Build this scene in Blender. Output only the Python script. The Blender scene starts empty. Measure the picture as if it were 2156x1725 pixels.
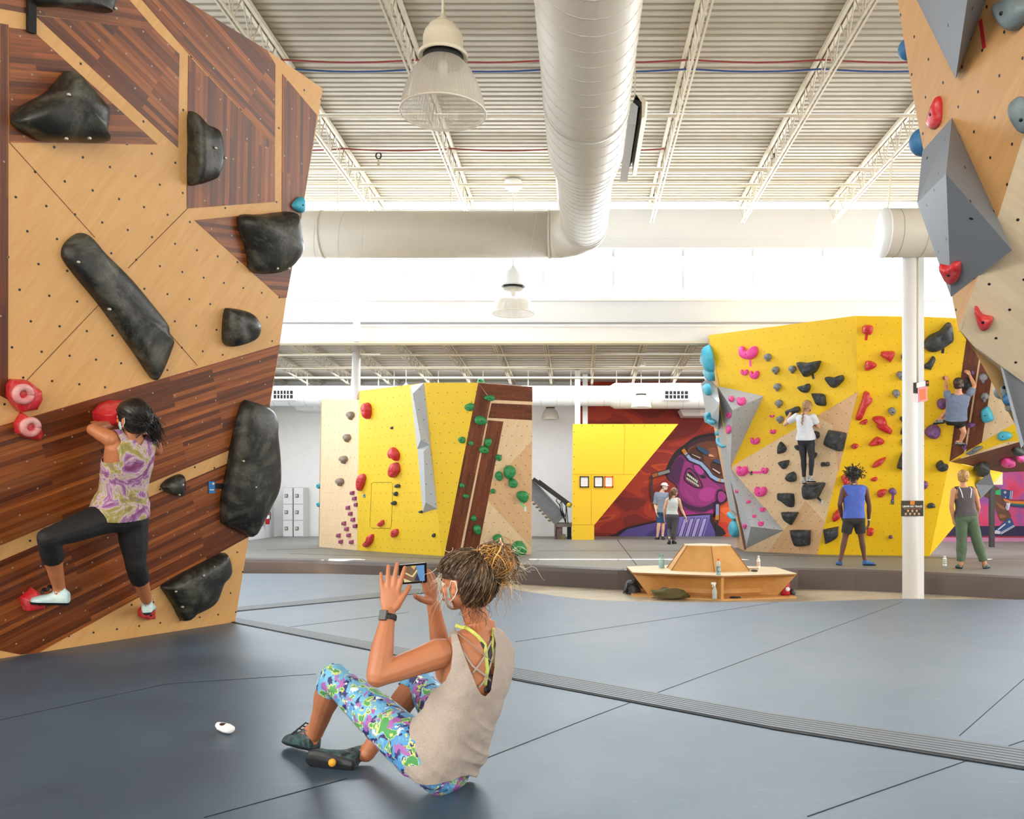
import bpy, bmesh, math, random
from mathutils import Vector, Matrix, noise
V = Vector
sc = bpy.context.scene
COL = sc.collection
# ------------------------------------------------------------- camera, sky, sun, exposure
F, CX, CY, EYE = 1800.0, 1220.0, 1047.0, 1.2      # metres: z = 0 is the top of the mats, the eye stands 1.2 m over them
cam_d = bpy.data.cameras.new('camera'); cam = bpy.data.objects.new('camera', cam_d); COL.objects.link(cam)
cam.location = (0, 0, EYE); cam.rotation_euler = (math.pi/2, 0, 0)
cam_d.sensor_width = 36; cam_d.sensor_fit = 'HORIZONTAL'; cam_d.lens = 36*F/2156
cam_d.shift_x = -(CX-1078)/2156; cam_d.shift_y = (CY-862.5)/2156
cam_d.clip_end = 200
sc.camera = cam
sc.view_settings.view_transform = 'Standard'; sc.view_settings.look = 'None'
sc.view_settings.gamma = 1; sc.view_settings.use_curve_mapping = False
sc.view_settings.exposure = 0.3
w = bpy.data.worlds.new('sky'); sc.world = w; w.use_nodes = True
bg = w.node_tree.nodes['Background']; bg.inputs[0].default_value = (.82, .91, 1, 1); bg.inputs[1].default_value = 4.2
def sun(rot, e, ang, col):
    d = bpy.data.lights.new('sun', 'SUN'); d.energy = e; d.angle = ang; d.color = col
    o = bpy.data.objects.new('sun', d); o.rotation_euler = rot; COL.objects.link(o); return o
sun((math.radians(-23), 0, 0), 45, math.radians(.6), (1, .96, .9))
def area(name, loc, rot, sx, sy, e, col):
    d = bpy.data.lights.new(name, 'AREA'); d.shape = 'RECTANGLE'; d.size = sx; d.size_y = sy; d.energy = e; d.color = col
    o = bpy.data.objects.new(name, d); o.location = loc; o.rotation_euler = rot; COL.objects.link(o); return o
R = math.radians
# clerestory daylight, plus five added fill lights on walls and ceiling without openings
area('fill_rear', (1, -9.6, 4.2), (R(80), 0, 0), 22, 6, 1200, (1, .92, .81))  # added fill from behind the camera; the rear wall is solid
area('daylight_clerestory', (1, 19.35, 6.2), (R(-48), 0, 0), 26, 1.3, 1900, (.8, .9, 1))
area('fill_right', (13.8, 9, 4.0), (0, R(90), 0), 6, 20, 1300, (1, .95, .88))  # added fill along the right wall, which has no window
area('fill_low_hall', (1, 22.6, 4.55), (0, 0, 0), 20, 4, 850, (.92, .96, 1))  # added fill to brighten the low hall, under its closed ceiling
area('fill_left', (-9.3, 15, 4.2), (0, R(-90), 0), 4, 10, 350, (.9, .95, 1))  # added fill at the solid left wall
area('fill_rear_left', (-9.3, -3.5, 3.6), (0, R(-80), 0), 4.5, 10, 1500, (1, .95, .88))  # added fill to brighten the right plywood wall; no opening here
# ------------------------------------------------------------- helpers
def at(x, y, D): return V(((x-CX)/F*D, D, EYE-(y-CY)/F*D))
def ground(x, y, z=0.0):
    D = (EYE-z)*F/(y-CY); return V(((x-CX)/F*D, D, z))
def lin(c):
    if isinstance(c, str): c = tuple(int(c[i:i+2], 16)/255 for i in (0, 2, 4))
    return tuple((k/12.92 if k <= .04045 else ((k+.055)/1.055)**2.4) for k in c[:3]) + (1,)
_M = {}
class NT:
    def __init__(s, m):
        m.use_nodes = True; s.m = m; s.t = m.node_tree; s.n = s.t.nodes; s.l = s.t.links; s.b = s.n['Principled BSDF']
    def new(s, k, **kw):
        n = s.n.new(k)
        for a, b in kw.items(): setattr(n, a, b)
        return n
    def put(s, sock, v):
        if hasattr(v, 'is_output'): s.l.new(v, sock)
        else: sock.default_value = v
    def math(s, op, a, b=0.0, c=None):
        n = s.new('ShaderNodeMath', operation=op); s.put(n.inputs[0], a); s.put(n.inputs[1], b)
        if c is not None: s.put(n.inputs[2], c)
        return n.outputs[0]
    def mix(s, f, a, b, mode='MIX'):
        n = s.new('ShaderNodeMix', data_type='RGBA', blend_type=mode)
        s.put(n.inputs[0], f); s.put(n.inputs[6], a); s.put(n.inputs[7], b); return n.outputs[2]
    def noise(s, vec, scale, detail=3, rough=.5, dist=0):
        n = s.new('ShaderNodeTexNoise'); n.inputs['Scale'].default_value = scale; n.inputs['Detail'].default_value = detail
        n.inputs['Roughness'].default_value = rough; n.inputs['Distortion'].default_value = dist
        if vec is not None: s.l.new(vec, n.inputs['Vector'])
        return n.outputs['Fac']
    def ramp(s, f, stops, const=False):
        n = s.new('ShaderNodeValToRGB'); r = n.color_ramp
        if const: r.interpolation = 'CONSTANT'
        while len(r.elements) < len(stops): r.elements.new(.5)
        for e, (p, c) in zip(r.elements, stops): e.position = p; e.color = c if len(c) == 4 else (*c, 1)
        s.l.new(f, n.inputs[0]); return n.outputs[0]
    def uv(s, name='UVMap'):
        return s.new('ShaderNodeUVMap', uv_map=name).outputs[0]
    def mapping(s, vec, scale=(1, 1, 1), rot=(0, 0, 0)):
        n = s.new('ShaderNodeMapping'); n.inputs['Scale'].default_value = scale; n.inputs['Rotation'].default_value = rot
        s.l.new(vec, n.inputs[0]); return n.outputs[0]
    def obj(s): return s.new('ShaderNodeTexCoord').outputs['Object']
    def bump(s, h, strength=.3, dist=.01):
        n = s.new('ShaderNodeBump'); n.inputs['Strength'].default_value = strength; n.inputs['Distance'].default_value = dist
        s.l.new(h, n.inputs['Height']); s.l.new(n.outputs[0], s.b.inputs['Normal'])
def mat(name, col, rough=.6, metal=0.0, spec=.5, var=0.0, vscale=4.0, bump=0.0, bscale=40.0, emit=None, alpha=None, col2=None, coat=0):
    if name in _M: return _M[name]
    m = bpy.data.materials.new(name); s = NT(m); b = s.b
    b.inputs['Roughness'].default_value = rough; b.inputs['Metallic'].default_value = metal
    b.inputs['Specular IOR Level'].default_value = spec; b.inputs['Base Color'].default_value = lin(col)
    if coat: b.inputs['Coat Weight'].default_value = coat
    o = s.obj()
    if var or col2:
        c = lin(col); c2 = lin(col2) if col2 else tuple(k*(1-var) for k in c[:3])+(1,)
        f = s.noise(o, vscale, 4, .6); s.l.new(s.ramp(f, [(.35, c), (.7, c2)]), b.inputs['Base Color'])
    if bump: s.bump(s.noise(o, bscale, 3), bump, .01)
    if emit: b.inputs['Emission Color'].default_value = lin(emit[0]); b.inputs['Emission Strength'].default_value = emit[1]
    if alpha is not None: b.inputs['Alpha'].default_value = alpha
    m.diffuse_color = lin(col); _M[name] = m; return m
def holes(s, base, spacing=.2, r=.009, dark=(.01, .01, .01, 1)):
    g = s.new('ShaderNodeSeparateXYZ'); s.l.new(s.uv('grid'), g.inputs[0])
    v = s.math('DIVIDE', g.outputs[1], spacing); row = s.math('FLOOR', v)
    u = s.math('ADD', s.math('DIVIDE', g.outputs[0], spacing), s.math('MULTIPLY', row, .5))
    fu = s.math('SUBTRACT', s.math('FRACT', u), .5); fv = s.math('SUBTRACT', s.math('FRACT', v), .5)
    d = s.math('SQRT', s.math('ADD', s.math('MULTIPLY', fu, fu), s.math('MULTIPLY', fv, fv)))
    k = s.math('LESS_THAN', d, r/spacing)
    return s.mix(k, base, dark)
def plywood(name, c1, c2, rough=.45, sp=.2, r=.009, dust=.0):
    if name in _M: return _M[name]
    m = bpy.data.materials.new(name); s = NT(m)
    uv = s.mapping(s.uv(), (1.2, 9, 1)); f = s.noise(uv, 1.6, 5, .6, 1.2); g = s.noise(s.mapping(s.uv(), (4, 60, 1)), 2, 3)
    c = s.ramp(f, [(.3, lin(c1)), (.7, lin(c2))]); c = s.mix(.18, c, s.ramp(g, [(.3, lin(c2)), (.6, lin(c1))]))
    if dust:
        d = s.noise(s.uv('grid'), 1.6, 6, .7, .5); c = s.mix(s.math('MULTIPLY', s.ramp(d, [(.45, (0, 0, 0)), (.75, (1, 1, 1))]), dust), c, lin('b8b4ac'))
    s.l.new(holes(s, c, sp, r), s.b.inputs['Base Color']); s.b.inputs['Roughness'].default_value = rough
    _M[name] = m; return m
def walnut(name, shades, sw=.045, ln=.7, rough=.35, sp=.2, r=.0065):
    if name in _M: return _M[name]
    m = bpy.data.materials.new(name); s = NT(m); uv = s.uv()
    b = s.new('ShaderNodeTexBrick'); s.l.new(uv, b.inputs['Vector'])
    b.inputs['Color1'].default_value = (0, 0, 0, 1); b.inputs['Color2'].default_value = (1, 1, 1, 1); b.inputs['Mortar'].default_value = (.2, .2, .2, 1)
    b.inputs['Scale'].default_value = 1; b.inputs['Mortar Size'].default_value = .0012; b.inputs['Brick Width'].default_value = ln; b.inputs['Row Height'].default_value = sw
    b.offset = .37; b.squash = 1
    f = b.outputs['Color']; g = s.noise(s.mapping(uv, (1.5, 40, 1)), 1.5, 5, .65, .4)
    c = s.ramp(f, [(i/(len(shades)-1), lin(k)) for i, k in enumerate(shades)])
    c = s.mix(.75, c, s.ramp(g, [(.28, lin('6a4428')), (.5, lin('8a7050')), (.72, lin('c8a070'))]), 'OVERLAY')
    d = s.noise(s.uv('grid'), 3, 6, .7, .5); c = s.mix(s.math('MULTIPLY', s.ramp(d, [(.66, (0, 0, 0)), (.9, (1, 1, 1))]), .06), c, lin('c8bcb0'))
    s.l.new(holes(s, c, sp, r, lin('a08e78')), s.b.inputs['Base Color']); s.b.inputs['Roughness'].default_value = rough
    _M[name] = m; return m
def paint(name, col, rough=.5, sp=.2, r=.009, var=.06, speck=0, dark=(.01, .01, .01, 1)):
    if name in _M: return _M[name]
    m = bpy.data.materials.new(name); s = NT(m); c = lin(col)
    f = s.noise(s.uv('grid'), 1.1, 5, .6)
    b = s.ramp(f, [(.35, c), (.75, tuple(min(1, k*(1-var)) for k in c[:3])+(1,))])
    if speck: b = s.mix(s.math('MULTIPLY', s.noise(s.uv('grid'), 240, 2), speck), b, (.02, .02, .02, 1))
    s.l.new(holes(s, b, sp, r, dark), s.b.inputs['Base Color']); s.b.inputs['Roughness'].default_value = rough
    _M[name] = m; return m
def root_of(o):
    p = V((0, 0, 0))
    while o is not None: p = p + V(o.location); o = o.parent
    return p
class MB:
    def __init__(s): s.v = []; s.f = []; s.m = []; s.uv = []; s.g = []; s.sm = []
    def face(s, pts, m=0, uv=None, g=None, smooth=False):
        i = len(s.v); s.v += [V(p) for p in pts]; s.f.append(list(range(i, i+len(pts)))); s.m.append(m); s.uv.append(uv); s.g.append(g); s.sm.append(smooth)
    def add(s, vs, fs, m=0, smooth=False):
        i = len(s.v); s.v += [V(p) for p in vs]
        for f in fs: s.f.append([i+k for k in f]); s.m.append(m); s.uv.append(None); s.g.append(None); s.sm.append(smooth)
    def box(s, a, b, m=0):
        x0, y0, z0 = a; x1, y1, z1 = b
        s.add([(x0,y0,z0),(x1,y0,z0),(x1,y1,z0),(x0,y1,z0),(x0,y0,z1),(x1,y0,z1),(x1,y1,z1),(x0,y1,z1)],
              [(0,3,2,1),(4,5,6,7),(0,1,5,4),(1,2,6,5),(2,3,7,6),(3,0,4,7)], m); return s
    def obox(s, c, ax, ay, az, m=0):
        c, ax, ay, az = V(c), V(ax), V(ay), V(az)
        p = [c+ax*i+ay*j+az*k for k in (-1, 1) for j in (-1, 1) for i in (-1, 1)]
        s.add(p, [(0,2,3,1),(4,5,7,6),(0,1,5,4),(1,3,7,5),(3,2,6,7),(2,0,4,6)], m); return s
    def bar(s, a, b, w, h=None, up=(0, 0, 1), m=0):
        a, b = V(a), V(b); d = (b-a); L = d.length; d.normalize(); h = h or w
        x = d.cross(V(up))
        if x.length < 1e-4: x = d.cross(V((1, 0, 0)))
        x.normalize(); z = x.cross(d)
        return s.obox((a+b)/2, x*w/2, d*L/2, z*h/2, m)
    def loft(s, rings, m=0, caps=True, smooth=True, closed=True):
        n = len(rings[0]); vs = [p for r in rings for p in r]; fs = []
        for i in range(len(rings)-1):
            for j in range(n if closed else n-1):
                k = (j+1) % n; fs.append((i*n+j, i*n+k, (i+1)*n+k, (i+1)*n+j))
        if caps: fs.append(tuple(range(n-1, -1, -1))); fs.append(tuple(range((len(rings)-1)*n, len(rings)*n)))
        s.add(vs, fs, m, smooth); return s
    def tube(s, pts, r, n=10, m=0, caps=True, smooth=True, flat=1.0, up=(0, 0, 1)):
        pts = [V(p) for p in pts]; rr = r if isinstance(r, (list, tuple)) else [r]*len(pts); rings = []; px = None
        for i, p in enumerate(pts):
            d = (pts[min(i+1, len(pts)-1)]-pts[max(i-1, 0)]).normalized()
            if px is None:
                x = d.cross(V(up)); x = x if x.length > 1e-3 else d.cross(V((1, 0, 0)))
            else: x = px-d*px.dot(d)
            x.normalize(); px = x; z = x.cross(d)
            rings.append([p+(x*math.cos(2*math.pi*k/n)+z*math.sin(2*math.pi*k/n)*flat)*rr[i] for k in range(n)])
        return s.loft(rings, m, caps, smooth)
    def lathe(s, prof, c, n=24, m=0, axis=(0, 0, 1), caps=False):
        c = V(c); a = V(axis).normalized(); x = a.cross(V((0, 1, 0)))
        if x.length < 1e-3: x = V((1, 0, 0))
        x.normalize(); y = a.cross(x)
        return s.loft([[c+a*h+(x*math.cos(2*math.pi*k/n)+y*math.sin(2*math.pi*k/n))*max(r, 1e-4) for k in range(n)] for r, h in prof], m, caps)
    def ball(s, c, r, m=0, nu=14, nv=8, R=None):
        c = V(c); r = (r, r, r) if isinstance(r, (int, float)) else r; rings = []
        for i in range(nv+1):
            t = math.pi*(i+.02 if i == 0 else i-.02 if i == nv else i)/nv; ring = []
            for k in range(nu):
                a = 2*math.pi*k/nu; q = V((r[0]*math.sin(t)*math.cos(a), r[1]*math.sin(t)*math.sin(a), -r[2]*math.cos(t)))
                ring.append(c+(R @ q if R else q))
            rings.append(ring)
        return s.loft(rings, m)
    def prism(s, pts, d, m=0, ms=None):
        pts = [V(p) for p in pts]; d = V(d); n = len(pts); q = [p+d for p in pts]
        s.add(pts+q, [tuple(range(n)), tuple(range(2*n-1, n-1, -1))], m)
        s.add(pts+q, [(i, i+n, (i+1) % n+n, (i+1) % n) for i in range(n)], m if ms is None else ms); return s
    def build(s, name, mats, parent=None, org=None, recalc=True, bevel=0):
        mats = mats if isinstance(mats, (list, tuple)) else [mats]
        if parent is not None: o0 = root_of(parent)
        elif org is not None: o0 = V(org)
        else:
            lo = [min(p[i] for p in s.v) for i in range(3)]; hi = [max(p[i] for p in s.v) for i in range(3)]
            o0 = V(((lo[0]+hi[0])/2, (lo[1]+hi[1])/2, lo[2]))
        me = bpy.data.meshes.new(name); me.from_pydata([p-o0 for p in s.v], [], s.f)
        for m in mats: me.materials.append(m)
        for p, m, sm in zip(me.polygons, s.m, s.sm): p.material_index = m; p.use_smooth = sm
        if any(u for u in s.uv):
            for ln, src in (('UVMap', s.uv), ('grid', s.g)):
                L = me.uv_layers.new(name=ln)
                for p, u in zip(me.polygons, src):
                    if u:
                        for li, q in zip(p.loop_indices, u): L.data[li].uv = q
        elif recalc:
            bm = bmesh.new(); bm.from_mesh(me); bmesh.ops.recalc_face_normals(bm, faces=bm.faces); bm.to_mesh(me); bm.free()
        ob = bpy.data.objects.new(name, me); COL.objects.link(ob)
        if parent is not None: ob.parent = parent
        else: ob.location = o0
        if bevel:
            b = ob.modifiers.new('bevel', 'BEVEL'); b.width = bevel; b.segments = 2; b.limit_method = 'ANGLE'
        return ob
def thing(name, label, cat, loc, group=None):
    o = bpy.data.objects.new(name, None); COL.objects.link(o); o.location = loc; o.empty_display_size = .1
    tag(o, label, cat, group); return o
def tag(o, label, cat, group=None, kind=None):
    o['label'] = label; o['category'] = cat
    if group: o['group'] = group
    if kind: o['kind'] = kind
    return o
def struct(o): o['kind'] = 'structure'; return o
class Plane:
    def __init__(s, a, b, c):
        s.o = V(a); n = (V(b)-V(a)).cross(V(c)-V(a)).normalized()
        if n.dot(V((0, 0, EYE))-s.o) < 0: n = -n
        s.n = n; s.u = V((0, 0, 1)).cross(n)
        if s.u.length < 1e-3: s.u = V((1, 0, 0))
        s.u.normalize(); s.v = n.cross(s.u)
        if s.v.z < 0: s.v = -s.v; s.u = -s.u
    def hit(s, x, y, off=0.0):
        e = V((0, 0, EYE)); d = at(x, y, 1)-e; t = (s.o+s.n*off-e).dot(s.n)/d.dot(s.n); return e+d*t
    def uv(s, p): q = V(p)-s.o; return (q.dot(s.u), q.dot(s.v))
    def pt(s, u, v, off=0.0): return s.o+s.u*u+s.v*v+s.n*off
def panel(mb, pl, px, m=0, grain=None, off=0.0, th=.02, ms=None):
    P = [pl.hit(x, y, off) for x, y in px]
    if grain:
        a, b = pl.uv(pl.hit(*grain[0])), pl.uv(pl.hit(*grain[1])); g = V((b[0]-a[0], b[1]-a[1])).normalized()
    else: g = V((1, 0))
    G = [pl.uv(p) for p in P]; U = [(q[0]*g.x+q[1]*g.y, -q[0]*g.y+q[1]*g.x) for q in G]
    nn = V((0, 0, 0))
    for i in range(len(P)): nn += P[i].cross(P[(i+1) % len(P)])
    if nn.dot(pl.n) < 0: P.reverse(); G.reverse(); U.reverse()
    mb.face(P, m, U, G)
    n = len(P)
    for i in range(n):
        j = (i+1) % n; a, b = P[i], P[j]
        mb.face([b, a, a-pl.n*th, b-pl.n*th], m if ms is None else ms, [U[j], U[i], U[i], U[j]], [(.05, .05)]*4)
def body(mb, pts, d, m=0):
    P = [V(p) for p in pts]; Q = [p+V(d) for p in P]; n = len(P); z = [(.05, .05)]
    mb.face(list(reversed(Q)), m, z*n, z*n)
    for i in range(n):
        j = (i+1) % n; mb.face([P[i], P[j], Q[j], Q[i]], m, z*4, z*4)
def crom(pts, k=4):
    n = len(pts); out = []
    for i in range(n):
        a, b, c, d = [V(pts[(i+j-1) % n]) for j in range(4)]
        for q in range(k):
            t = q/k; out.append(.5*((2*b)+(c-a)*t+(2*a-5*b+4*c-d)*t*t+(3*b-a-3*c+d)*t**3))
    return out
# ------------------------------------------------------------- the hall
white = mat('white_paint', 'eeeff0', .6, var=.03)
steel = mat('painted_steel', 'cfc5b0', .5, var=.04)
cream = mat('cream_paint', 'e6ddc8', .5, var=.05)
darkm = mat('dark_rubber', '16181a', .7)
def matfoam(name, c1, c2, rough=.36):
    m = bpy.data.materials.new(name); s = NT(m); o = s.obj()
    f = s.noise(o, .9, 6, .65); g = s.noise(s.mapping(o, (1, 6, 1), (0, 0, .5)), 5, 5, .7, 1)
    c = s.ramp(f, [(.3, lin(c1)), (.75, lin(c2))]); c = s.mix(s.math('MULTIPLY', s.ramp(g, [(.55, (0, 0, 0)), (.85, (1, 1, 1))]), .22), c, lin('8494a2'))
    s.l.new(c, s.b.inputs['Base Color']); s.b.inputs['Roughness'].default_value = rough
    s.put(s.b.inputs['Roughness'], s.math('ADD', s.math('MULTIPLY', f, .25), rough-.12)); s.bump(s.noise(o, 90, 3), .12, .004)
    _M[name] = m; return m
mat_top = matfoam('blue_grey_vinyl', '36495b', '475b6e', .43)
mat_far = matfoam('warm_grey_vinyl', '6c6b66', '7c7b75', .5)
riser = mat('brown_grey_vinyl', '5f5452', .5, var=.12, vscale=2)
def concrete():
    m = bpy.data.materials.new('polished_concrete'); s = NT(m); o = s.obj()
    f = s.noise(o, 1.3, 8, .7, .6); s.l.new(s.ramp(f, [(.3, lin('8a7c68')), (.5, lin('b8a88e')), (.7, lin('cabfa9'))]), s.b.inputs['Base Color'])
    s.b.inputs['Roughness'].default_value = .35; return m
struct(MB().box((-10, -10.2, -.55), (14.2, 27, -.35)).build('floor', concrete()))
bk = MB().box((-10, 26.3, -.35), (14.2, 26.5, 8)); struct(bk.build('wall_back', white))
struct(MB().box((-9.7, -10, -.35), (-9.4, 26.5, 8)).build('wall_left', mat('white_paint_cool', 'e6eaee', .6)))
struct(MB().box((14, -10, -.35), (14.2, 26.5, 8)).build('wall_right', white))
struct(MB().box((-9.7, -10.2, -.35), (14.2, -10, 8)).build('wall_rear', white))
# high ceiling: corrugated metal deck, ribs across the hall
ZD = 7.75
dk = MB(); prof = []; y = -10.0; i = 0
while y < 18.95:
    prof += [(y, ZD), (y+.03, ZD), (y+.045, ZD-.022), (y+.13, ZD-.022), (y+.142, ZD)]
    if i % 6 == 5: prof += [(y+.145, ZD+.07), (y+.168, ZD+.07), (y+.17, ZD)]; y += .17
    else: y += .15
    i += 1
dk.loft([[(-9.6, a, b) for a, b in prof], [(14.1, a, b) for a, b in prof]], 0, False, False, False)
dk.box((-9.7, -10.2, ZD+.1), (14.2, 19.12, ZD+.2))
def deckm(name, c):
    m = bpy.data.materials.new(name); s = NT(m); o = s.obj()
    f = s.noise(o, .7, 5, .6); g = s.noise(s.mapping(o, (.35, 9, 1)), 3, 4)
    c0 = s.ramp(f, [(.3, lin(c)), (.75, tuple(k*.9 for k in lin(c)[:3])+(1,))])
    s.l.new(s.mix(.12, c0, s.ramp(g, [(.4, lin('8a8070')), (.6, lin(c))])), s.b.inputs['Base Color']); s.b.inputs['Roughness'].default_value = .6; _M[name] = m; return m
deck_mat = deckm('cream_metal_deck', 'b8b0a0')
struct(dk.build('ceiling', deck_mat))
lowd = MB(); prof = []; y = 19.2
zl = lambda y: 5.12-(y-19)*.045
while y < 26.3:
    prof += [(y, zl(y)), (y+.1, zl(y)), (y+.12, zl(y)-.05), (y+.27, zl(y)-.05), (y+.29, zl(y))]; y += .3
lowd.loft([[(-9.6, a, b) for a, b in prof], [(14.1, a, b) for a, b in prof]], 0, False, False, False)
lowd.prism([(-9.7, 19.15, 5.3), (-9.7, 26.5, 5.0), (-9.7, 26.5, 5.2), (-9.7, 19.15, 5.5)], (23.9, 0, 0))
struct(lowd.build('ceiling_low', deckm('grey_metal_deck', 'c4beb2')))
# clerestory wall above the low roof
YW = 19.0
cw = MB().box((-9.7, YW+.05, 5.0), (14.2, YW+.3, 5.585)); struct(cw.build('wall_clerestory', mat('clerestory_white', 'e0e4e9', .6)))
hb = MB().box((-9.7, YW-.02, 6.95), (14.2, YW+.2, 7.6)).box((-9.7, YW+.0, 6.74), (14.2, YW+.25, 6.95)); struct(hb.build('trim_1', mat('header_grey', 'd5d8dc', .5)))
sl = MB().box((-9.7, YW-.03, 5.56), (14.2, YW+.2, 5.62)); struct(sl.build('trim_2', white))
glass = bpy.data.materials.new('window_glass'); s_ = NT(glass)
tr = s_.new('ShaderNodeBsdfTransparent'); gl = s_.new('ShaderNodeBsdfGlossy'); gl.inputs['Roughness'].default_value = .05
mx = s_.new('ShaderNodeMixShader'); mx.inputs[0].default_value = .06; s_.l.new(tr.outputs[0], mx.inputs[1]); s_.l.new(gl.outputs[0], mx.inputs[2])
s_.l.new(mx.outputs[0], s_.n['Material Output'].inputs[0])
xs = [-9.6]+[(706+146.3*k-CX)/F*19.1 for k in range(-1, 13)]; xs = [x for x in xs if x < 13.9]+[13.95]
for k in range(len(xs)-1):
    a, b = xs[k], xs[k+1]
    if b-a < .2: continue
    o = MB().box((a+.02, YW+.1, 5.6), (b-.02, YW+.11, 6.76)).build('window_%d' % (k+1), glass); struct(o)
    MB().box((b-.03, YW+.03, 5.6), (b+.03, YW+.18, 6.76)).box((a, YW+.03, 5.6), (b, YW+.16, 5.64)).build('window_frame', mat('frame_white', 'c6ced6', .5), o)
# big white beam under the clerestory, with its grey cable tray on top
bt = thing('steel_beam', 'long white steel beam running under the clerestory windows', 'beam', (2, YW, 4.62))
MB().box((-9.4, YW+.06, 4.66), (14, YW+.1, 4.99)).build('web', white, bt)
MB().box((-9.4, YW-.0, 4.62), (14, YW+.25, 4.66)).build('bottom_flange', mat('beam_flange', 'e8e2c8', .5), bt)
MB().box((-9.4, YW-.0, 4.99), (14, YW+.25, 5.03)).build('top_flange', white, bt)
MB().box((-9.4, YW-.0, 5.07), (14, YW+.05, 5.09)).build('cable_channel', mat('grey_channel', '9a9ca0', .5), bt)
# joists
def joist(name, X, y0, y1, zt, zb, pitch, lab, grp, t=1.0, dz=0.0):
    o = thing(name, lab, 'joist', (X, (y0+y1)/2, zb), grp); Z = lambda y, z: z-(y-y0)*dz
    mb = MB().bar((X-.04*t, y0, Z(y0, zt)), (X-.04*t, y1, Z(y1, zt)), .05*t, .07*t).bar((X+.04*t, y0, Z(y0, zt)), (X+.04*t, y1, Z(y1, zt)), .05*t, .07*t)
    mb.build('top_chord', steel, o)
    e = min(.35, pitch)
    MB().bar((X-.03*t, y0+e, Z(y0, zb)), (X-.03*t, y1-e, Z(y1, zb)), .03*t).bar((X+.03*t, y0+e, Z(y0, zb)), (X+.03*t, y1-e, Z(y1, zb)), .03*t).build('bottom_chord', steel, o)
    wb = MB(); y = y0+e
    wb.tube([(X, y0, Z(y0, zt)), (X, y, Z(y, zb))], .011*t, 5)
    while y+pitch <= y1-e+.01:
        wb.tube([(X, y, Z(y, zb)), (X, y+pitch/2, Z(y, zt)), (X, y+pitch, Z(y, zb))], .011*t, 5)
        wb.tube([(X, y, Z(y, zb)), (X, y, Z(y, zt))], .008*t, 5); y += pitch
    wb.tube([(X, y, Z(y, zb)), (X, y1, Z(y1, zt))], .011*t, 5)
    wb.build('web', steel, o)
ORD = ['first', 'second', 'third', 'fourth', 'fifth', 'sixth', 'seventh', 'eighth', 'ninth', 'tenth', 'eleventh', 'twelfth', 'thirteenth', 'fourteenth', 'fifteenth', 'sixteenth', 'seventeenth', 'eighteenth', 'nineteenth', 'twentieth']
for k in range(7):
    joist('roof_joist', -4.36+1.98*k, -1, 19.02, 7.66, 7.2, .6, 'white open-web joist under the high cream deck, %s from the left' % ORD[k], 'roof joists of the high ceiling')
for k in range(14):
    joist('ceiling_joist', -9.0+1.17*k, 19.25, 26.2, 5.0, 4.72, .45, 'thin open-web joist under the low ceiling behind, %s from the left' % ORD[k], 'joists of the low ceiling', .7, .045)
# pipes under the deck
def pipe(name, pts, r, lab, cat, m, n=8): return tag(MB().tube(pts, r, n).build(name, m), lab, cat)
for yy, r, lab in ((14.0, .03, 'thin cream pipe crossing the ceiling, nearest of the four'), (16.3, .04, 'cream sprinkler pipe crossing the ceiling above the elbow, carrying the black sprinkler heads'), (17.1, .03, 'thin cream pipe crossing the ceiling just beyond the sprinkler pipe'), (17.9, .035, 'cream pipe crossing the ceiling nearest the clerestory')):
    pipe('ceiling_pipe', [(-9.4, yy, 7.45), (14, yy, 7.45)], r, lab, 'pipe', steel)
for yy in (20.6, 22.2, 23.6):
    pipe('ceiling_pipe', [(-9.3, yy, zl(yy)-.42), (13.9, yy, zl(yy)-.42)], .03, 'white pipe crossing under the low ceiling, %s of three' % {20.6: 'nearest', 22.2: 'middle', 23.6: 'farthest'}[yy], 'pipe', steel)
def cable(pts, c, lab):
    P = []
    for i in range(len(pts)-1):
        a, b = V(pts[i]), V(pts[i+1])
        for q in range(6): t = q/6; p = a.lerp(b, t); p.z -= .04*math.sin(math.pi*t); P.append(p)
    P.append(V(pts[-1])); tag(MB().tube(P, .014, 6).build('ceiling_cable', mat('cable_'+c, c, .5)), lab, 'cable')
cable([(-6.3+1.98*k, 12.55, 7.62) for k in range(8)], '8e3b34', 'red cable draped joist to joist, above the blue one')
cable([(-6.3+1.98*k, 12.7, 7.56) for k in range(8)], '2a4a86', 'dark blue cable draped from joist to joist')
cable([(-6.3+1.98*k, 15.75, 7.62) for k in range(5)], '8e3b34', 'red cable draped across the ceiling left of the duct')
for (x, y, lab) in ((797, 352, 'small black sprinkler head on the pipe left of the big duct'), (1625, 345, 'small black sprinkler head on the pipe right of the big duct')):
    c = at(x, y, 16.25); o = thing('sprinkler_head', lab, 'sprinkler', c); c.z = 7.49
    o.location = c
    MB().lathe([(.03, 0), (.03, .06), (.015, .07), (.015, .14)], c, 10, caps=True).build('stem', steel, o)
    MB().tube([c+V((.05*math.cos(t), 0, .2+.06*math.sin(t))) for t in [k*math.pi/6 for k in range(13)]], .014, 6).lathe([(.05, .26), (.05, .275)], c, 10, caps=True).build('cage', darkm, o)
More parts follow.
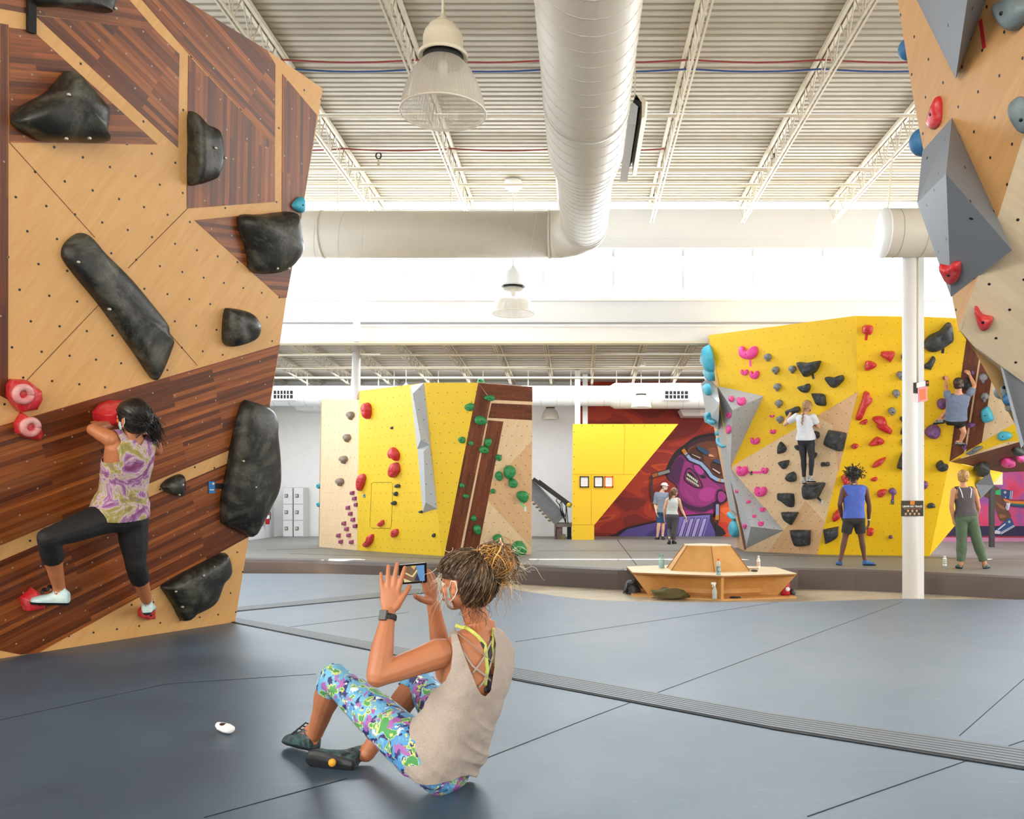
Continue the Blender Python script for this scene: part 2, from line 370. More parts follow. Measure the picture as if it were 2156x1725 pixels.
# ------------------------------------------------------------- ducts
def ductm(name, c, sp):
    m = bpy.data.materials.new(name); s = NT(m); g = s.noise(s.obj(), 1.2, 4)
    s.l.new(s.ramp(g, [(.3, lin(c)), (.7, tuple(k*.92 for k in lin(c)[:3])+(1,))]), s.b.inputs['Base Color'])
    s.b.inputs['Roughness'].default_value = .42; return m
duct_m = ductm('painted_duct', 'd6d1c6', .3); seam_m = mat('duct_seam', 'a39c8e', .6)
R1, R2, ZC, YE, XC = .54, .43, 6.17, 16.2, .09
du = thing('spiral_duct', 'huge cream spiral duct running overhead and turning left in front of the clerestory', 'duct', (XC, YE, ZC-R1))
def ring(c, ax, r, n=40):
    c = V(c); ax = V(ax).normalized(); x = ax.cross(V((0, 0, 1))).normalized(); z = x.cross(ax)
    return [c+(x*math.cos(2*math.pi*k/n)+z*math.sin(2*math.pi*k/n))*r for k in range(n)]
mb = MB()
secs = [((XC, -2, ZC), (0, 1, 0), R1), ((XC, 12.2, ZC), (0, 1, 0), R1), ((XC, 13.2, ZC), (0, 1, 0), R2), ((XC, 15.55, ZC), (0, 1, 0), R2)]
mb.loft([ring(*q) for q in secs]); mb.build('main_run', duct_m, du)
eb = MB(); rr = []
for k in range(7):
    t = k/6*math.pi/2; rr.append(ring((XC-.65+.65*math.cos(t), 15.55+.65*math.sin(t), ZC), (-math.sin(t), math.cos(t), 0), R2+.006))
eb.loft(rr); eb.build('elbow', duct_m, du)
MB().loft([ring((XC-.65, YE, ZC), (-1, 0, 0), R2), ring((-7.4, YE, ZC), (-1, 0, 0), R2)]).build('branch_run', duct_m, du)
sb = MB(); y = 6.0
def coil(mb, a, b, r0, r1, pitch, th=.006):
    a, b = V(a), V(b); L = (b-a).length; ax = (b-a).normalized(); x = ax.cross(V((0, 0, 1))).normalized(); z = x.cross(ax)
    n = int(L/pitch*28); pts = []
    for k in range(n+1):
        t = k/n; an = 2*math.pi*t*L/pitch; pts.append(a.lerp(b, t)+(x*math.cos(an)+z*math.sin(an))*(r0+(r1-r0)*t+.001))
    mb.tube(pts, th, 4, caps=False)
coil(sb, (XC, 5, ZC), (XC, 12.2, ZC), R1, R1, .3); coil(sb, (XC, 12.2, ZC), (XC, 13.2, ZC), R1, R2, .2); coil(sb, (XC, 13.2, ZC), (XC, 15.5, ZC), R2, R2, .2)
sb.build('spiral_seam', duct_m, du)
s2 = MB(); coil(s2, (XC-.7, YE, ZC), (-7.3, YE, ZC), R2, R2, .45, .0035)
s2.build('spiral_seam', duct_m, du)
s3 = MB()
for c, ax, r in (((XC, 10.7, ZC), (0, 1, 0), R1+.012), ((XC-.66, YE, ZC), (-1, 0, 0), R2+.014), ((-4.85, YE, ZC), (-1, 0, 0), R2+.012), ((XC, 15.5, ZC), (0, 1, 0), R2+.012)):
    s3 = MB(); s3.loft([ring(V(c)-V(ax)*.02, ax, r), ring(V(c)+V(ax)*.02, ax, r)]); s3.build('collar', duct_m, du)
for x in (-4.57, -2.43, -.39): MB().bar((x, YE, ZC+R2-.02), (x, YE, 7.55), .035, .012).build('hanger_strap', cream, du)
d2 = thing('capped_duct', 'short cream duct with a flat round end cap beside the right plywood wall', 'duct', (5.5, 11.35, 4.4))
YK = 11.35; RK = .314; ZK = at(0, 491, YK).z; x0 = (1860-CX)/F*YK
MB().loft([ring((x0, YK, ZK), (1, 0, 0), RK), ring((x0+3.2, YK, ZK), (1, 0, 0), RK)], caps=False).build('duct_body', duct_m, d2)
MB().loft([ring((x0-.01, YK, ZK), (1, 0, 0), RK+.008), ring((x0+.015, YK, ZK), (1, 0, 0), RK+.008)]).build('end_cap', white, d2)
s4 = MB()
for k in range(9): s4.loft([ring((x0+.16+k*.32, YK, ZK), (1, .02, 0), RK+.003), ring((x0+.165+k*.32, YK, ZK), (1, .02, 0), RK+.003)])
s4.build('seam', seam_m, d2)
MB().bar(at(1869, 442, YK), at(1879, 330, YK), .05, .012).build('hanger_strap', cream, d2)
# low round duct by the back wall
YL = 24.6
d3 = thing('low_duct', 'long white round duct along the back wall under the low ceiling', 'duct', (-3, YL, 3.8))
c1 = at(900, 834, YL).z; xa = at(1284, 0, YL).x; xb = at(1294, 0, YL).x
MB().loft([ring((-9.3, YL, c1), (1, 0, 0), .29), ring((xa, YL, c1), (1, 0, 0), .29), ring((xb, YL, c1), (1, 0, 0), .37), ring((7, YL, c1), (1, 0, 0), .37)]).build('duct_body', white, d3)
s5 = MB()
for k in range(36):
    x = -9.2+k*.45; r = .292 if x < xa else .372
    s5.loft([ring((x, YL, c1), (1, 0, 0), r), ring((x+.006, YL, c1), (1, 0, 0), r)])
s5.build('seam', seam_m, d3)
for (xa_, xb_, ya_, yb_) in ((572, 621, 819, 843), (1396, 1453, 820, 843)):
    a = at(xa_, ya_, YL-.42); b = at(xb_, yb_, YL-.42)
    g = MB().box((a.x, a.y, b.z), (b.x, a.y+.2, a.z)).build('vent_grille', white, d3)
    MB().box((a.x+.06, a.y-.01, b.z+.05), (b.x-.06, a.y, a.z-.05)).build('opening', darkm, g)
    q = MB()
    for k in range(5): x = a.x+.06+(b.x-a.x-.12)*(k+1)/6; q.box((x-.012, a.y-.02, b.z+.04), (x+.012, a.y-.01, a.z-.04))
    zz = (a.z+b.z)/2; q.box((a.x+.05, a.y-.02, zz-.01), (b.x-.05, a.y-.01, zz+.01)); q.build('bars', white, g)
for k, x in enumerate((647, 740, 797, 830, 923, 1017, 1112, 1202, 1298, 1388)):
    p = at(x, 815, YL); q = MB().bar((p.x, YL, c1+.25), (p.x, YL, zl(YL)), .025); q.build('hanger_rod', white, d3)
for k, (xa_, xb_, ya_, yb_, lab) in enumerate(((617, 690, 849, 864, 'white rectangular unit on the wall below the duct, by the lockers'), (1432, 1492, 862, 876, 'white rectangular unit under the duct in front of the red mural'))):
    a = at(xa_, ya_, 25.6); b = at(xb_, yb_, 25.6); o = thing('ventilation_unit', lab, 'ventilation unit', ((a.x+b.x)/2, 25.9, b.z))
    MB().prism([(a.x, 25.6, a.z), (a.x+.1, 25.6, b.z), (b.x, 25.6, b.z), (b.x, 25.6, a.z)], (0, .68, 0)).build('housing', white, o)
    MB().box((a.x+.6, 25.58, b.z+.04), (a.x+.75, 25.6, a.z-.01)).build('vent', mat('plain_white_panel', 'ffffff', .4), o)  # plain pure white front panel
# ------------------------------------------------------------- columns
col = thing('column', 'slim white round column standing in the pit, carrying the black sign', 'column', (4.48, 11.6, -.35))
cp = ground(1916, 1290, -.35); col.location = (cp.x, cp.y, -.35)
MB().lathe([(.098, -.35), (.098, 4.44)], (cp.x, cp.y, 0), 28, caps=True).build('shaft', white, col)
MB().lathe([(.17, -.35), (.17, -.32)], (cp.x, cp.y, 0), 20, caps=True).build('base_plate', white, col)
MB().lathe([(.012, 2.6), (.012, 4.42)], (cp.x+.075, cp.y-.075, 0), 10, caps=True).build('conduit', steel, col)
COLP = cp
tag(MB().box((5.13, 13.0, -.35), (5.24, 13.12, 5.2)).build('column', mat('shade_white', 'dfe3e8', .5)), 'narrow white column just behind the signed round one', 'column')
for x, D, r, z1, lab in ((750, 20.6, .1, 5.0, 'slim white column behind the pale climbing wall, left'),):
    p = at(x, 1000, D); tag(MB().lathe([(r, 0), (r, z1)], (p.x, D, 0), 20, caps=True).build('column', white), lab, 'column')
p = at(753, 0, 18.9); tag(MB().box((p.x-.06, 18.75, 4.62), (p.x+.06, 18.9, 7.3)).build('column', mat('col_w', 'f2f4f6', .5)), 'upper white post in front of the clerestory, above the left column', 'column')
for x, D, w_, lab in ((1216, 24.3, .15, 'left of the two square white columns behind the yellow panel'), (1232, 25.0, .15, 'right of the two square white columns behind the yellow panel')):
    p = at(x, 0, D); tag(MB().box((p.x-w_/2, D, 0), (p.x+w_/2, D+.15, 4.8)).build('column', white), lab, 'column')
for k, (x, w_) in enumerate(((1600, .2), (1655, .1), (1682, .12), (1700, .1), (1768, .1), (1815, .12), (1885, .12))):
    p = at(x, 0, 19.5); tag(MB().box((p.x-w_/2, 19.5, 5.3), (p.x+w_/2, 19.62, 7.75)).build('window_post', mat('col_w', 'f2f4f6', .5)), 'white post against the bright clerestory on the right, %s from the left' % ORD[k], 'post', 'posts in front of the right clerestory')
# ------------------------------------------------------------- mats
def slab(mb, poly, z0, z1, bev, mt, ms):
    n = len(poly); P = [V((p[0], p[1], 0)) for p in poly]
    A = sum(P[i].x*P[(i+1) % n].y-P[(i+1) % n].x*P[i].y for i in range(n))
    if A < 0: P.reverse()
    def off(d):
        out = []
        for i in range(n):
            a = (P[i]-P[i-1]).normalized(); b = (P[(i+1) % n]-P[i]).normalized(); na = V((-a.y, a.x, 0)); nb = V((-b.y, b.x, 0)); m = (na+nb).normalized()
            out.append(P[i]+m*d/max(.4, m.dot(na)))
        return out
    steps = [(0, z0), (0, z1-bev), (bev*.3, z1-bev*.3), (bev, z1)]
    R_ = [[V((q.x, q.y, z)) for q in off(d)] for d, z in steps]; nb = len(mb.f)
    mb.loft(R_, ms, True, False); mb.m[-1] = mt
    for k in range(nb, len(mb.f)): mb.sm[k] = False
near_edge = [(-9.3, 14.3)]+[tuple(ground(x, y)[:2]) for x, y in ((500, 1207), (700, 1208), (900, 1213), (1010, 1225), (1075, 1236), (1100, 1243), (1180, 1255), (1260, 1263), (1435, 1268), (1680, 1266), (1900, 1260), (2156, 1262), (2500, 1262))]+[(13.9, 9.9), (13.9, -1), (-9.3, -1)]
nm = thing('floor_mat', 'wide blue-grey crash mat covering the whole foreground', 'mat', (0, 5, -.35))
q = MB(); slab(q, near_edge, -.35, 0, .05, 0, 1); q.build('mat_body', [mat_top, mat('near_riser', '4a5056', .5)], nm)
far_edge = [tuple(ground(x, y)[:2]) for x, y in ((-100, 1175), (350, 1175), (520, 1175), (660, 1177), (830, 1183), (960, 1186), (1110, 1190), (1300, 1198), (1500, 1200), (1680, 1197), (1800, 1199), (1950, 1205), (2156, 1215), (2400, 1228))]
far_edge = [p for p in far_edge if p[0] > -9.2]; far_edge = [(-9.3, far_edge[0][1])]+far_edge+[(13.9, 11.8), (13.9, 26.25), (-9.3, 26.25)]
fm = thing('floor_mat', 'raised warm-grey crash mat with a brown edge under the far climbing walls', 'mat', (2, 20, -.35))
q = MB(); slab(q, far_edge, -.35, 0, .09, 0, 1); q.build('mat_body', [mat_far, riser], fm)
def strip(mb, a, b, w, z, m=0, h=.004):
    a, b = V((a[0], a[1], z)), V((b[0], b[1], z)); mb.bar(a, b, w, h, m=m)
seam = MB()
G = lambda x, y: ground(x, y)[:2]
for a, b in (((0, 1517), (350, 1441)), ((350, 1441), (665, 1420)), ((1014, 1601), (1260, 1505)), ((1260, 1505), (1900, 1268)), ((730, 1640), (430, 1722)), ((1085, 1352), (1640, 1268)), ((2020, 1550), (2156, 1430)), ((560, 1327), (860, 1290)), ((1700, 1720), (2156, 1560))):
    strip(seam, G(*a), G(*b), .0042, .0012, 0, .002)
seam.build('seam', mat('seam_line', '20262c', .7), nm)
sf = MB()
for a, b in (((560, 1158), (760, 1153)), ((610, 1166), (960, 1178)), ((1130, 1160), (1500, 1160)), ((1300, 1137), (1340, 1190)), ((1600, 1170), (2156, 1178))):
    strip(sf, G(*a), G(*b), .02, .0015, 0, .003)
sf.build('seam', darkm, fm)
def band(pts_up, pts_lo, lab):
    o = MB(); n = len(pts_up)
    A = [ground(*p, z=.004) for p in pts_up]; B = [ground(*p, z=.004) for p in pts_lo]
    for i in range(n-1):
        for k in range(7):
            f0, f1 = k/7+.015, (k+1)/7-.015
            a0, a1 = A[i].lerp(B[i], f0), A[i].lerp(B[i], f1); b0, b1 = A[i+1].lerp(B[i+1], f0), A[i+1].lerp(B[i+1], f1)
            u = V((0, 0, .004)); o.loft([[a0-u, a0+u, a1+u, a1-u], [b0-u, b0+u, b1+u, b1-u]], 0, True, False)
        gp = (B[i]-A[i]).normalized()*.03
        o.loft([[B[i]-V((0, 0, .002)), B[i]+V((0, 0, .001)), B[i]+gp+V((0, 0, .001)), B[i]+gp-V((0, 0, .002))], [B[i+1]-V((0, 0, .002)), B[i+1]+V((0, 0, .001)), B[i+1]+gp+V((0, 0, .001)), B[i+1]+gp-V((0, 0, .002))]], 1, True, False)
    tag(o.build('mat_seam_cover', [mat('webbing', '3f474e', .45, var=.15, vscale=9), darkm]), lab, 'seam cover')
band([(484, 1299), (1075, 1404), (1620, 1502), (2156, 1577), (2500, 1625)], [(484, 1309), (1075, 1428), (1620, 1531), (2156, 1616), (2500, 1672)], 'long ribbed webbing strip joining the foreground mats, running to the lower right')
band([(497, 1279), (900, 1238)], [(497, 1287), (900, 1248)], 'short ribbed webbing strip on the bright mat behind the plywood wall')
# ------------------------------------------------------------- climbing walls
birch = plywood('birch_plywood', 'dcae72', 'cf9c5e', dust=.0)
birch2 = plywood('birch_plywood_light', 'efd6b2', 'e4c59c', r=.0085)
birch3 = plywood('birch_plywood_pink', 'e4bf95', 'd8ac7e')
birchR = plywood('birch_plywood_orange', 'c99d68', 'bd8e5a', .5, dust=.0, sp=.21, r=.010)
birchR2 = plywood('birch_plywood_chalky_daylit', 'd8c8ac', 'c8b698', .55, dust=.35, sp=.21, r=.010)  # paler facets: chalk dust plus the daylight they catch, put into the colour
wal = walnut('walnut_strips', ['5e2f12', '8a4e24', 'a2622e', 'b87840', '7a4420', '643816'], .036, 1.1)
walF = walnut('walnut_strips_far', ['6b3c28', '8b5138', '7a4630', '9a6044'], .05, .9, .45)
yel = paint('yellow_paint', 'f8cc18', .5, var=.08, r=.0068)
yelL = paint('yellow_paint_worn', 'f2cc2e', .5, var=.06)
greyV = paint('grey_texture_paint', 'c2c9d2', .55, r=.009, speck=.25)
greyR = paint('grey_sandy_paint', '8b929c', .6, sp=.3, r=.011, speck=.5)
edge = mat('plywood_edge', '9c6b40', .6, var=.2, vscale=8)
backm = mat('wall_back_face', 'b99766', .7)
def wallthing(label, p):
    return thing('climbing_wall', label, 'climbing wall', (p.x, p.y, 0), None)
def sheet(name, par, pl, px, m, grain=None, off=0.0, th=.03, label=None):
    mb = MB(); panel(mb, pl, px, 0, grain, off, th); o = mb.build(name, m, par)
    if label: o['label'] = label
    return o
# --- left foreground wall: overhanging, walnut strips inlaid in birch plywood
a0, a1 = ground(0, 1387), ground(495, 1310)
W1 = Plane(a0, a1, at(680, 187, 7.66))
w1 = wallthing('big overhanging foreground wall of birch plywood with dark walnut strips, left', a1)
sheet('plywood_face', w1, W1, [(-220, -260), (200, -260), (390, 0), (563, 106), (680, 187), (632, 470), (603, 627), (586, 745), (524, 1130), (495, 1310), (0, 1387), (-220, 1421)], birch, ((20, 900), (400, 380)), 0, .04)
for px, gr in (
    ([(20, 58), (68, 64), (332, 304), (20, 300)], ((0, 300), (300, 303))),
    ([(-220, -20), (-220, -260), (60, -260), (273, 0), (328, 64), (70, 30), (0, 18)], ((0, 0), (300, 50))),
    ([(74, 32), (328, 64), (378, 114), (375, 311)], ((70, 32), (375, 313))),
    ([(-220, 10), (0, 49), (18, 52), (17, 842), (0, 833), (-220, 730)], ((10, 50), (9, 800))),
    ([(300, 0), (100, -260), (200, -260), (390, 0), (563, 106), (580, 136), (579, 306), (398, 113)], ((398, 115), (579, 306))),
    ([(397, 116), (579, 308), (579, 425), (394, 439)], ((394, 440), (397, 116))),
    ([(595, 156), (668, 243), (635, 455), (594, 446)], ((595, 156), (594, 440))),
    ([(410, 464), (594, 446), (635, 455), (604, 627), (592, 628)], ((410, 464), (600, 490))),
    ([(-220, 960), (0, 897), (589, 726), (578, 790), (557, 917), (484, 948), (0, 1149), (-220, 1240)], ((0, 897), (589, 726))),
    ([(-220, 1272), (0, 1182), (480, 976), (553, 943), (523, 1131), (81, 1375), (45, 1379), (0, 1370), (-220, 1330)], ((0, 1182), (480, 976))),
): sheet('walnut_panel', w1, W1, px, wal, gr, .004, .006)
for a, b in (((20, 300), (200, 500)), ((355, 700), (416, 770)), ((394, 440), (270, 565)), ((210, 640), (50, 808)), ((394, 325), (394, 440))):
    mb = MB(); p, q = W1.hit(*a, .002), W1.hit(*b, .002); mb.bar(p, q, .004, .002, up=W1.n); mb.build('panel_joint', mat('joint_line', '6b4a2c', .7), w1)
mb = MB(); body(mb, [W1.hit(x, y, -.04) for x, y in [(-220, -260), (200, -260), (390, 0), (680, 187), (603, 627), (524, 1130), (495, 1310), (-220, 1421)]], (-.9, 1.0, 0)); mb.build('wall_body', backm, w1)
# --- right foreground wall
dA = V((.987, .158, 0)); eA = at(1890, 0, 6.0)
WA = Plane(eA, eA+V((-.158, .987, 0)), at(2010, 640, 6.07))
w2 = wallthing('tall overhanging plywood wall with grey volumes, cropped by the right edge of the photo', V((3.2, 5.4, 0)))
sheet('plywood_face', w2, WA, [(1852, -200), (1890, 0), (1920, 190), (1975, 480), (2018, 692), (2025, 694), (2057, 588), (2106, 440), (2156, 282), (2276, -94), (2290, -200)], birchR, ((2000, 600), (2150, 300)))
c1_, c2_ = WA.hit(2025, 692), WA.hit(2156, 282)
WB = Plane(c1_, c2_, at(2156, 805, c1_.y+.05))
sheet('plywood_face', w2, WB, [(2018, 692), (2057, 588), (2106, 440), (2156, 282), (2276, -94), (2400, 200), (2400, 970), (2156, 806), (2048, 727)], birchR2, ((2050, 700), (2156, 780)))
c3_, c4_ = WB.hit(2048, 727), WB.hit(2156, 806)
WC = Plane(c3_, c4_, at(2117, 806, c3_.y+.45))
sheet('plywood_face', w2, WC, [(2048, 727), (2110, 773), (2156, 806), (2156, 900), (2124, 830), (2112, 812)], birchR2, ((2048, 727), (2156, 806)))
mb = MB(); P = [WB.hit(2110, 772, -.02), WB.hit(2400, 975), WB.hit(2400, 1150, -.1), at(2156, 945, 6.3), at(2150, 930, 6.3)]
mb.add(P, [(0, 1, 2, 3, 4)]); Q = at(2162, 885, 6.1); mb.build('grey_volume', greyR, w2)
mb = MB(); mb.add([WB.hit(2106, 772, .02), at(2112, 776, 6.0), at(2156, 935, 6.2), at(2150, 945, 6.3)], [(0, 1, 2, 3)]); mb.build('wall_edge', greyV, w2)
mb = MB(); body(mb, [WA.hit(1852, -200, -.04), WA.hit(1890, 0, -.04), WA.hit(1975, 480, -.04), WA.hit(2018, 692, -.04), WB.hit(2052, 740, -.04), at(2160, 935, 6.35), WB.hit(2400, 1150, -.1), WB.hit(2400, 200, -.04), WA.hit(2290, -200, -.04)], (.8, .35, 0)); mb.build('wall_body', backm, w2)
# --- middle pale wall with yellow, grey and brown faces
g1, g2, g3, g4 = ground(672, 1152), ground(752, 1159), ground(930, 1171), ground(1119, 1168)
MA_ = Plane(g1, g2, at(757, 841, g2.y-.1)); MBp = Plane(g2, g3, at(896, 806, 17.0))
MC_ = Plane(g3, ground(935, 1171), at(1007, 806, 16.9)); MC_ = Plane(g3, MBp.hit(896, 806), at(1007, 806, 16.75)); MD_ = Plane(ground(935, 1171), g4, MC_.hit(1007, 806))
w3 = wallthing('middle climbing wall in pale plywood, yellow and brown, behind the seated woman', g3)
sheet('plywood_face', w3, MA_, [(678, 841), (757, 842), (752, 1159), (672, 1152)], birch2, ((680, 1150), (740, 850)))
sheet('plywood_face', w3, MA_, [(752, 980), (752, 1159), (704, 1155)], birch2, ((700, 1150), (750, 1150)), .004)
sheet('yellow_face', w3, MBp, [(757, 823), (864, 810), (896, 806), (930, 1171), (752, 1160)], yelL)
sheet('yellow_face', w3, MC_, [(896, 806), (1007, 806), (935, 1171), (930, 1171)], yelL)
sheet('plywood_face', w3, MD_, [(1007, 806), (1121, 815), (1119, 1168), (935, 1171)], birch2, ((1020, 1100), (1100, 940)))
sheet('plywood_face', w3, MD_, [(1120, 929), (1031, 1023), (1028, 1055), (1118, 1152)], birch3, ((1031, 1023), (1118, 1140)), .004)
for px, gr in (([(1007, 806), (1121, 815), (1121, 846), (1034, 842)], ((1007, 806), (1121, 815))), ([(1007, 806), (1033, 844), (966, 1171), (935, 1171)], ((1007, 806), (935, 1171))),
               ([(1035, 849), (1120, 853), (1120, 885), (1028, 880)], ((1035, 849), (1120, 853))), ([(1028, 885), (1060, 888), (1005, 1169), (972, 1169)], ((1028, 885), (972, 1169)))):
    sheet('walnut_panel', w3, MD_, px, walF, gr, .005, .008)
mb = MB(); body(mb, [MA_.hit(678, 841, -.03), MA_.hit(757, 842, -.03), MBp.hit(757, 823, -.03), MBp.hit(896, 806, -.03), MD_.hit(1007, 806, -.03), MD_.hit(1121, 815, -.03), MD_.hit(1119, 1168, -.03), MBp.hit(930, 1170, -.03), MA_.hit(752, 1159, -.03), MA_.hit(672, 1152, -.03)], (-.25, .75, 0)); mb.build('wall_body', backm, w3)
def volume(pl, V_, F_, name, m, par=None, lab=None, group=None):
    mb = MB(); P = [pl.hit(x, y, 0)+pl.n*h for x, y, h in V_]
    for f in F_:
        q = [P[i] for i in f]; nn = (q[1]-q[0]).cross(q[2]-q[0]).normalized(); mid = sum(q, V((0, 0, 0)))/len(q)
        if nn.dot(V((0, 0, EYE))-mid) < 0: q.reverse(); nn = -nn
        uu = V((0, 0, 1)).cross(nn); uu = uu.normalized() if uu.length > .01 else V((1, 0, 0)); vv = nn.cross(uu); g = [((p-P[0]).dot(uu), (p-P[0]).dot(vv)) for p in q]
        mb.face(q, 0, g, g)
    o = mb.build(name, m, par)
    if lab: tag(o, lab, 'climbing volume', group)
    return o
# volumes are bolted on: the photo point of a raised vertex is corrected for its height
def raised(pl, x, y, h):
    p = pl.hit(x, y, h); q = p-pl.n*h; return (CX+q.x/q.y*F, CY-(q.z-EYE)/q.y*F, h)
r_ = lambda pl, x, y, h: raised(pl, x, y, h)
volume(MBp, [(864, 812, 0), (893, 806, 0), (906, 937, 0), (878, 946, 0), r_(MBp, 869, 829, .2), r_(MBp, 886, 926, .2)], [(0, 1, 4), (1, 2, 5, 4), (2, 3, 5), (3, 0, 4, 5)], 'climbing_volume', greyV, None, 'upper long grey wedge volume on the pale yellow wall')
volume(MBp, [(879, 946, 0), (906, 937, 0), (921, 1072, 0), (890, 1080, 0), r_(MBp, 892, 950, .17), r_(MBp, 896, 1058, .2)], [(0, 1, 4), (1, 2, 5, 4), (2, 3, 5), (3, 0, 4, 5)], 'climbing_volume', greyV, None, 'lower long grey wedge volume on the pale yellow wall')
mb = MB(); P = [(782, 1020), (785, 1016), (824, 1016), (827, 1020), (824, 1108), (821, 1113), (782, 1112), (779, 1107)]; Q = [MBp.hit(x, y, .001) for x, y in P]; mb.tube(Q+[Q[0]], .006, 4); mb.build('hatch_outline', mat('hatch_line', '9a7a10', .6), w3)
# --- big right yellow wall
h1, h2, h3 = ground(1570, 1161), ground(1720, 1168), ground(1956, 1171)
WL = Plane(h1, h2, at(1802, 665, 16.6)); WRr = Plane(h2, h3, WL.hit(1806, 825))
w4 = wallthing('tall bright yellow and plywood climbing wall with two climbers on it', h2)
sheet('yellow_face', w4, WL, [(1492, 706), (1802, 665), (1806, 826), (1538, 984), (1514, 850)], yel)
sheet('plywood_face', w4, WL, [(1538, 984), (1806, 825), (1720, 1168), (1570, 1161)], birch2, ((1600, 1100), (1780, 880)))
sheet('plywood_face', w4, WL, [(1696, 1055), (1737, 1100), (1720, 1168), (1616, 1164)], birch3, ((1620, 1160), (1700, 1060)), .004)
sheet('plywood_face', w4, WL, [(1806, 826), (1765, 995), (1752, 895), (1720, 877)], birch3, ((1720, 877), (1780, 960)), .004)
sheet('yellow_face', w4, WRr, [(1802, 665), (1940, 667), (2037, 671), (2037, 705), (1999, 972), (1956, 1171), (1720, 1168), (1806, 825)], yel)
k1, k2 = WRr.hit(2037, 705), WRr.hit(1999, 972)
WE = Plane(k1, k2, at(2139, 891, 15.9))
sheet('plywood_face', w4, WE, [(2037, 690), (2120, 680), (2152, 929), (1999, 973)], birch2, ((2060, 900), (2100, 800)))
sheet('walnut_panel', w4, WE, [(2037, 690), (2070, 690), (2060, 762), (2030, 952), (2022, 966), (1999, 972)], walF, ((2037, 711), (1999, 972)), .005)
sheet('walnut_panel', w4, WE, [(2073, 700), (2096, 740), (2089, 791), (2067, 932), (2034, 952), (2065, 755)], walF, ((2037, 711), (1999, 972)), .005)
sheet('yellow_face', w4, WE, [(1999, 972), (2139, 890), (2153, 929), (2122, 930)], yel, None, .006)
k3 = WE.hit(2122, 930)
WU = Plane(k2, k3, at(2083, 989, 17.6))
sheet('overhang_face', w4, WU, [(1999, 972), (2122, 930), (2240, 928), (2240, 990), (2111, 995), (2083, 989)], walF, ((1999, 972), (2122, 930)))
WG = Plane(k2, h3, at(2084, 994, 17.9))
sheet('yellow_face', w4, WG, [(1999, 972), (2084, 990), (2111, 995), (2088, 1021), (2064, 1049), (2008, 1110), (1957, 1171)], yel)
sheet('plywood_face', w4, WG, [(2111, 995), (2111, 1021), (2088, 1021)], birch2, None, .005)
# side of the prow
WP = Plane(WL.hit(1492, 706), h1, ground(1551, 1153)+V((0, .3, 0)))
sheet('plywood_side', w4, WP, [(1492, 706), (1487, 740), (1482, 790), (1490, 830), (1503, 900), (1551, 1153), (1570, 1161), (1538, 984), (1511, 813)], birch3, ((1503, 900), (1551, 1153)))
mb = MB(); mb.bar(WP.hit(1529, 957, .02), WP.hit(1569, 1158, .02), .03, .04); mb.build('walnut_edge', mat('walnut_edge', '7a4f36', .5), w4)
mb = MB(); body(mb, [WL.hit(1492, 706, -.03), WL.hit(1802, 665, -.03), WRr.hit(2037, 671, -.03), WRr.hit(1999, 972, -.03), WRr.hit(1956, 1170, -.03), WL.hit(1720, 1167, -.03), WL.hit(1570, 1160, -.03)], (.22, 1.1, 0)); mb.build('wall_body', backm, w4)
volume(WL, [(1511, 813, 0), (1608, 834, 0), (1538, 985, 0), r_(WL, 1542, 864, .55)], [(0, 1, 3), (1, 2, 3), (2, 0, 3)], 'climbing_volume', greyV, None, 'upper big grey triangular volume on the left side of the tall yellow wall')
volume(WL, [(1538, 986, 0), (1650, 1117, 0), (1570, 1156, 0), r_(WL, 1581, 1109, .5)], [(0, 1, 3), (1, 2, 3), (2, 0, 3)], 'climbing_volume', greyV, None, 'lower big grey triangular volume near the foot of the tall yellow wall')
volume(WP, [(1492, 796, 0), (1510, 815, 0), (1540, 985, 0), (1556, 1085, 0), (1549, 1088, 0), (1510, 901, 0), r_(WP, 1475, 808, .25), r_(WP, 1490, 892, .22), r_(WP, 1515, 850, .2), r_(WP, 1535, 1070, .12), r_(WP, 1512, 905, .1)],
       [(0, 1, 8, 6), (6, 8, 7), (1, 2, 10, 8), (8, 10, 7), (2, 3, 9, 10), (7, 10, 5), (10, 9, 4, 5), (3, 4, 9)], 'climbing_volume', greyV, None, 'long pale grey faceted volume down the left side of the tall yellow wall')
volume(WG, [r_(WG, 2084, 994, .25), (2088, 1021, .05), (2064, 1049, .02), (2052, 1020, .02)], [(0, 1, 2, 3)], 'climbing_volume', greyR, None, 'small grey volume under the dark overhang at the far right')
pp = at(2088, 1021, 20.5); tag(MB().box((pp.x-.05, 20.45, 0), (pp.x+.05, 20.55, 2.3)).build('support_post', mat('black_steel', '2a2a2e', .5)), 'thin black steel post holding up the overhang at the far right', 'post')
# right wall volumes
volume(WA, [(1930, 0, 0), (2005, 150, 0), (2076, 0, 0), (2110, -80, 0), (1900, -80, 0), r_(WA, 2050, -90, .45), r_(WA, 2012, 166, .05)], [(0, 6, 5, 4), (6, 2, 3, 5), (0, 1, 6), (1, 2, 6)], 'climbing_volume', greyR, None, 'grey pointed volume at the top of the right plywood wall, tip pointing down')
volume(WA, [r_(WA, 2004, 248, .0), r_(WA, 1992, 366, .42), r_(WA, 1931, 427, .1), r_(WA, 2002, 626, .0), r_(WA, 2131, 527, .0), r_(WA, 1942, 318, 0)], [(0, 5, 2, 1), (1, 2, 3, 4), (0, 1, 4)], 'climbing_volume', greyR, None, 'large grey faceted volume halfway up the right plywood wall')
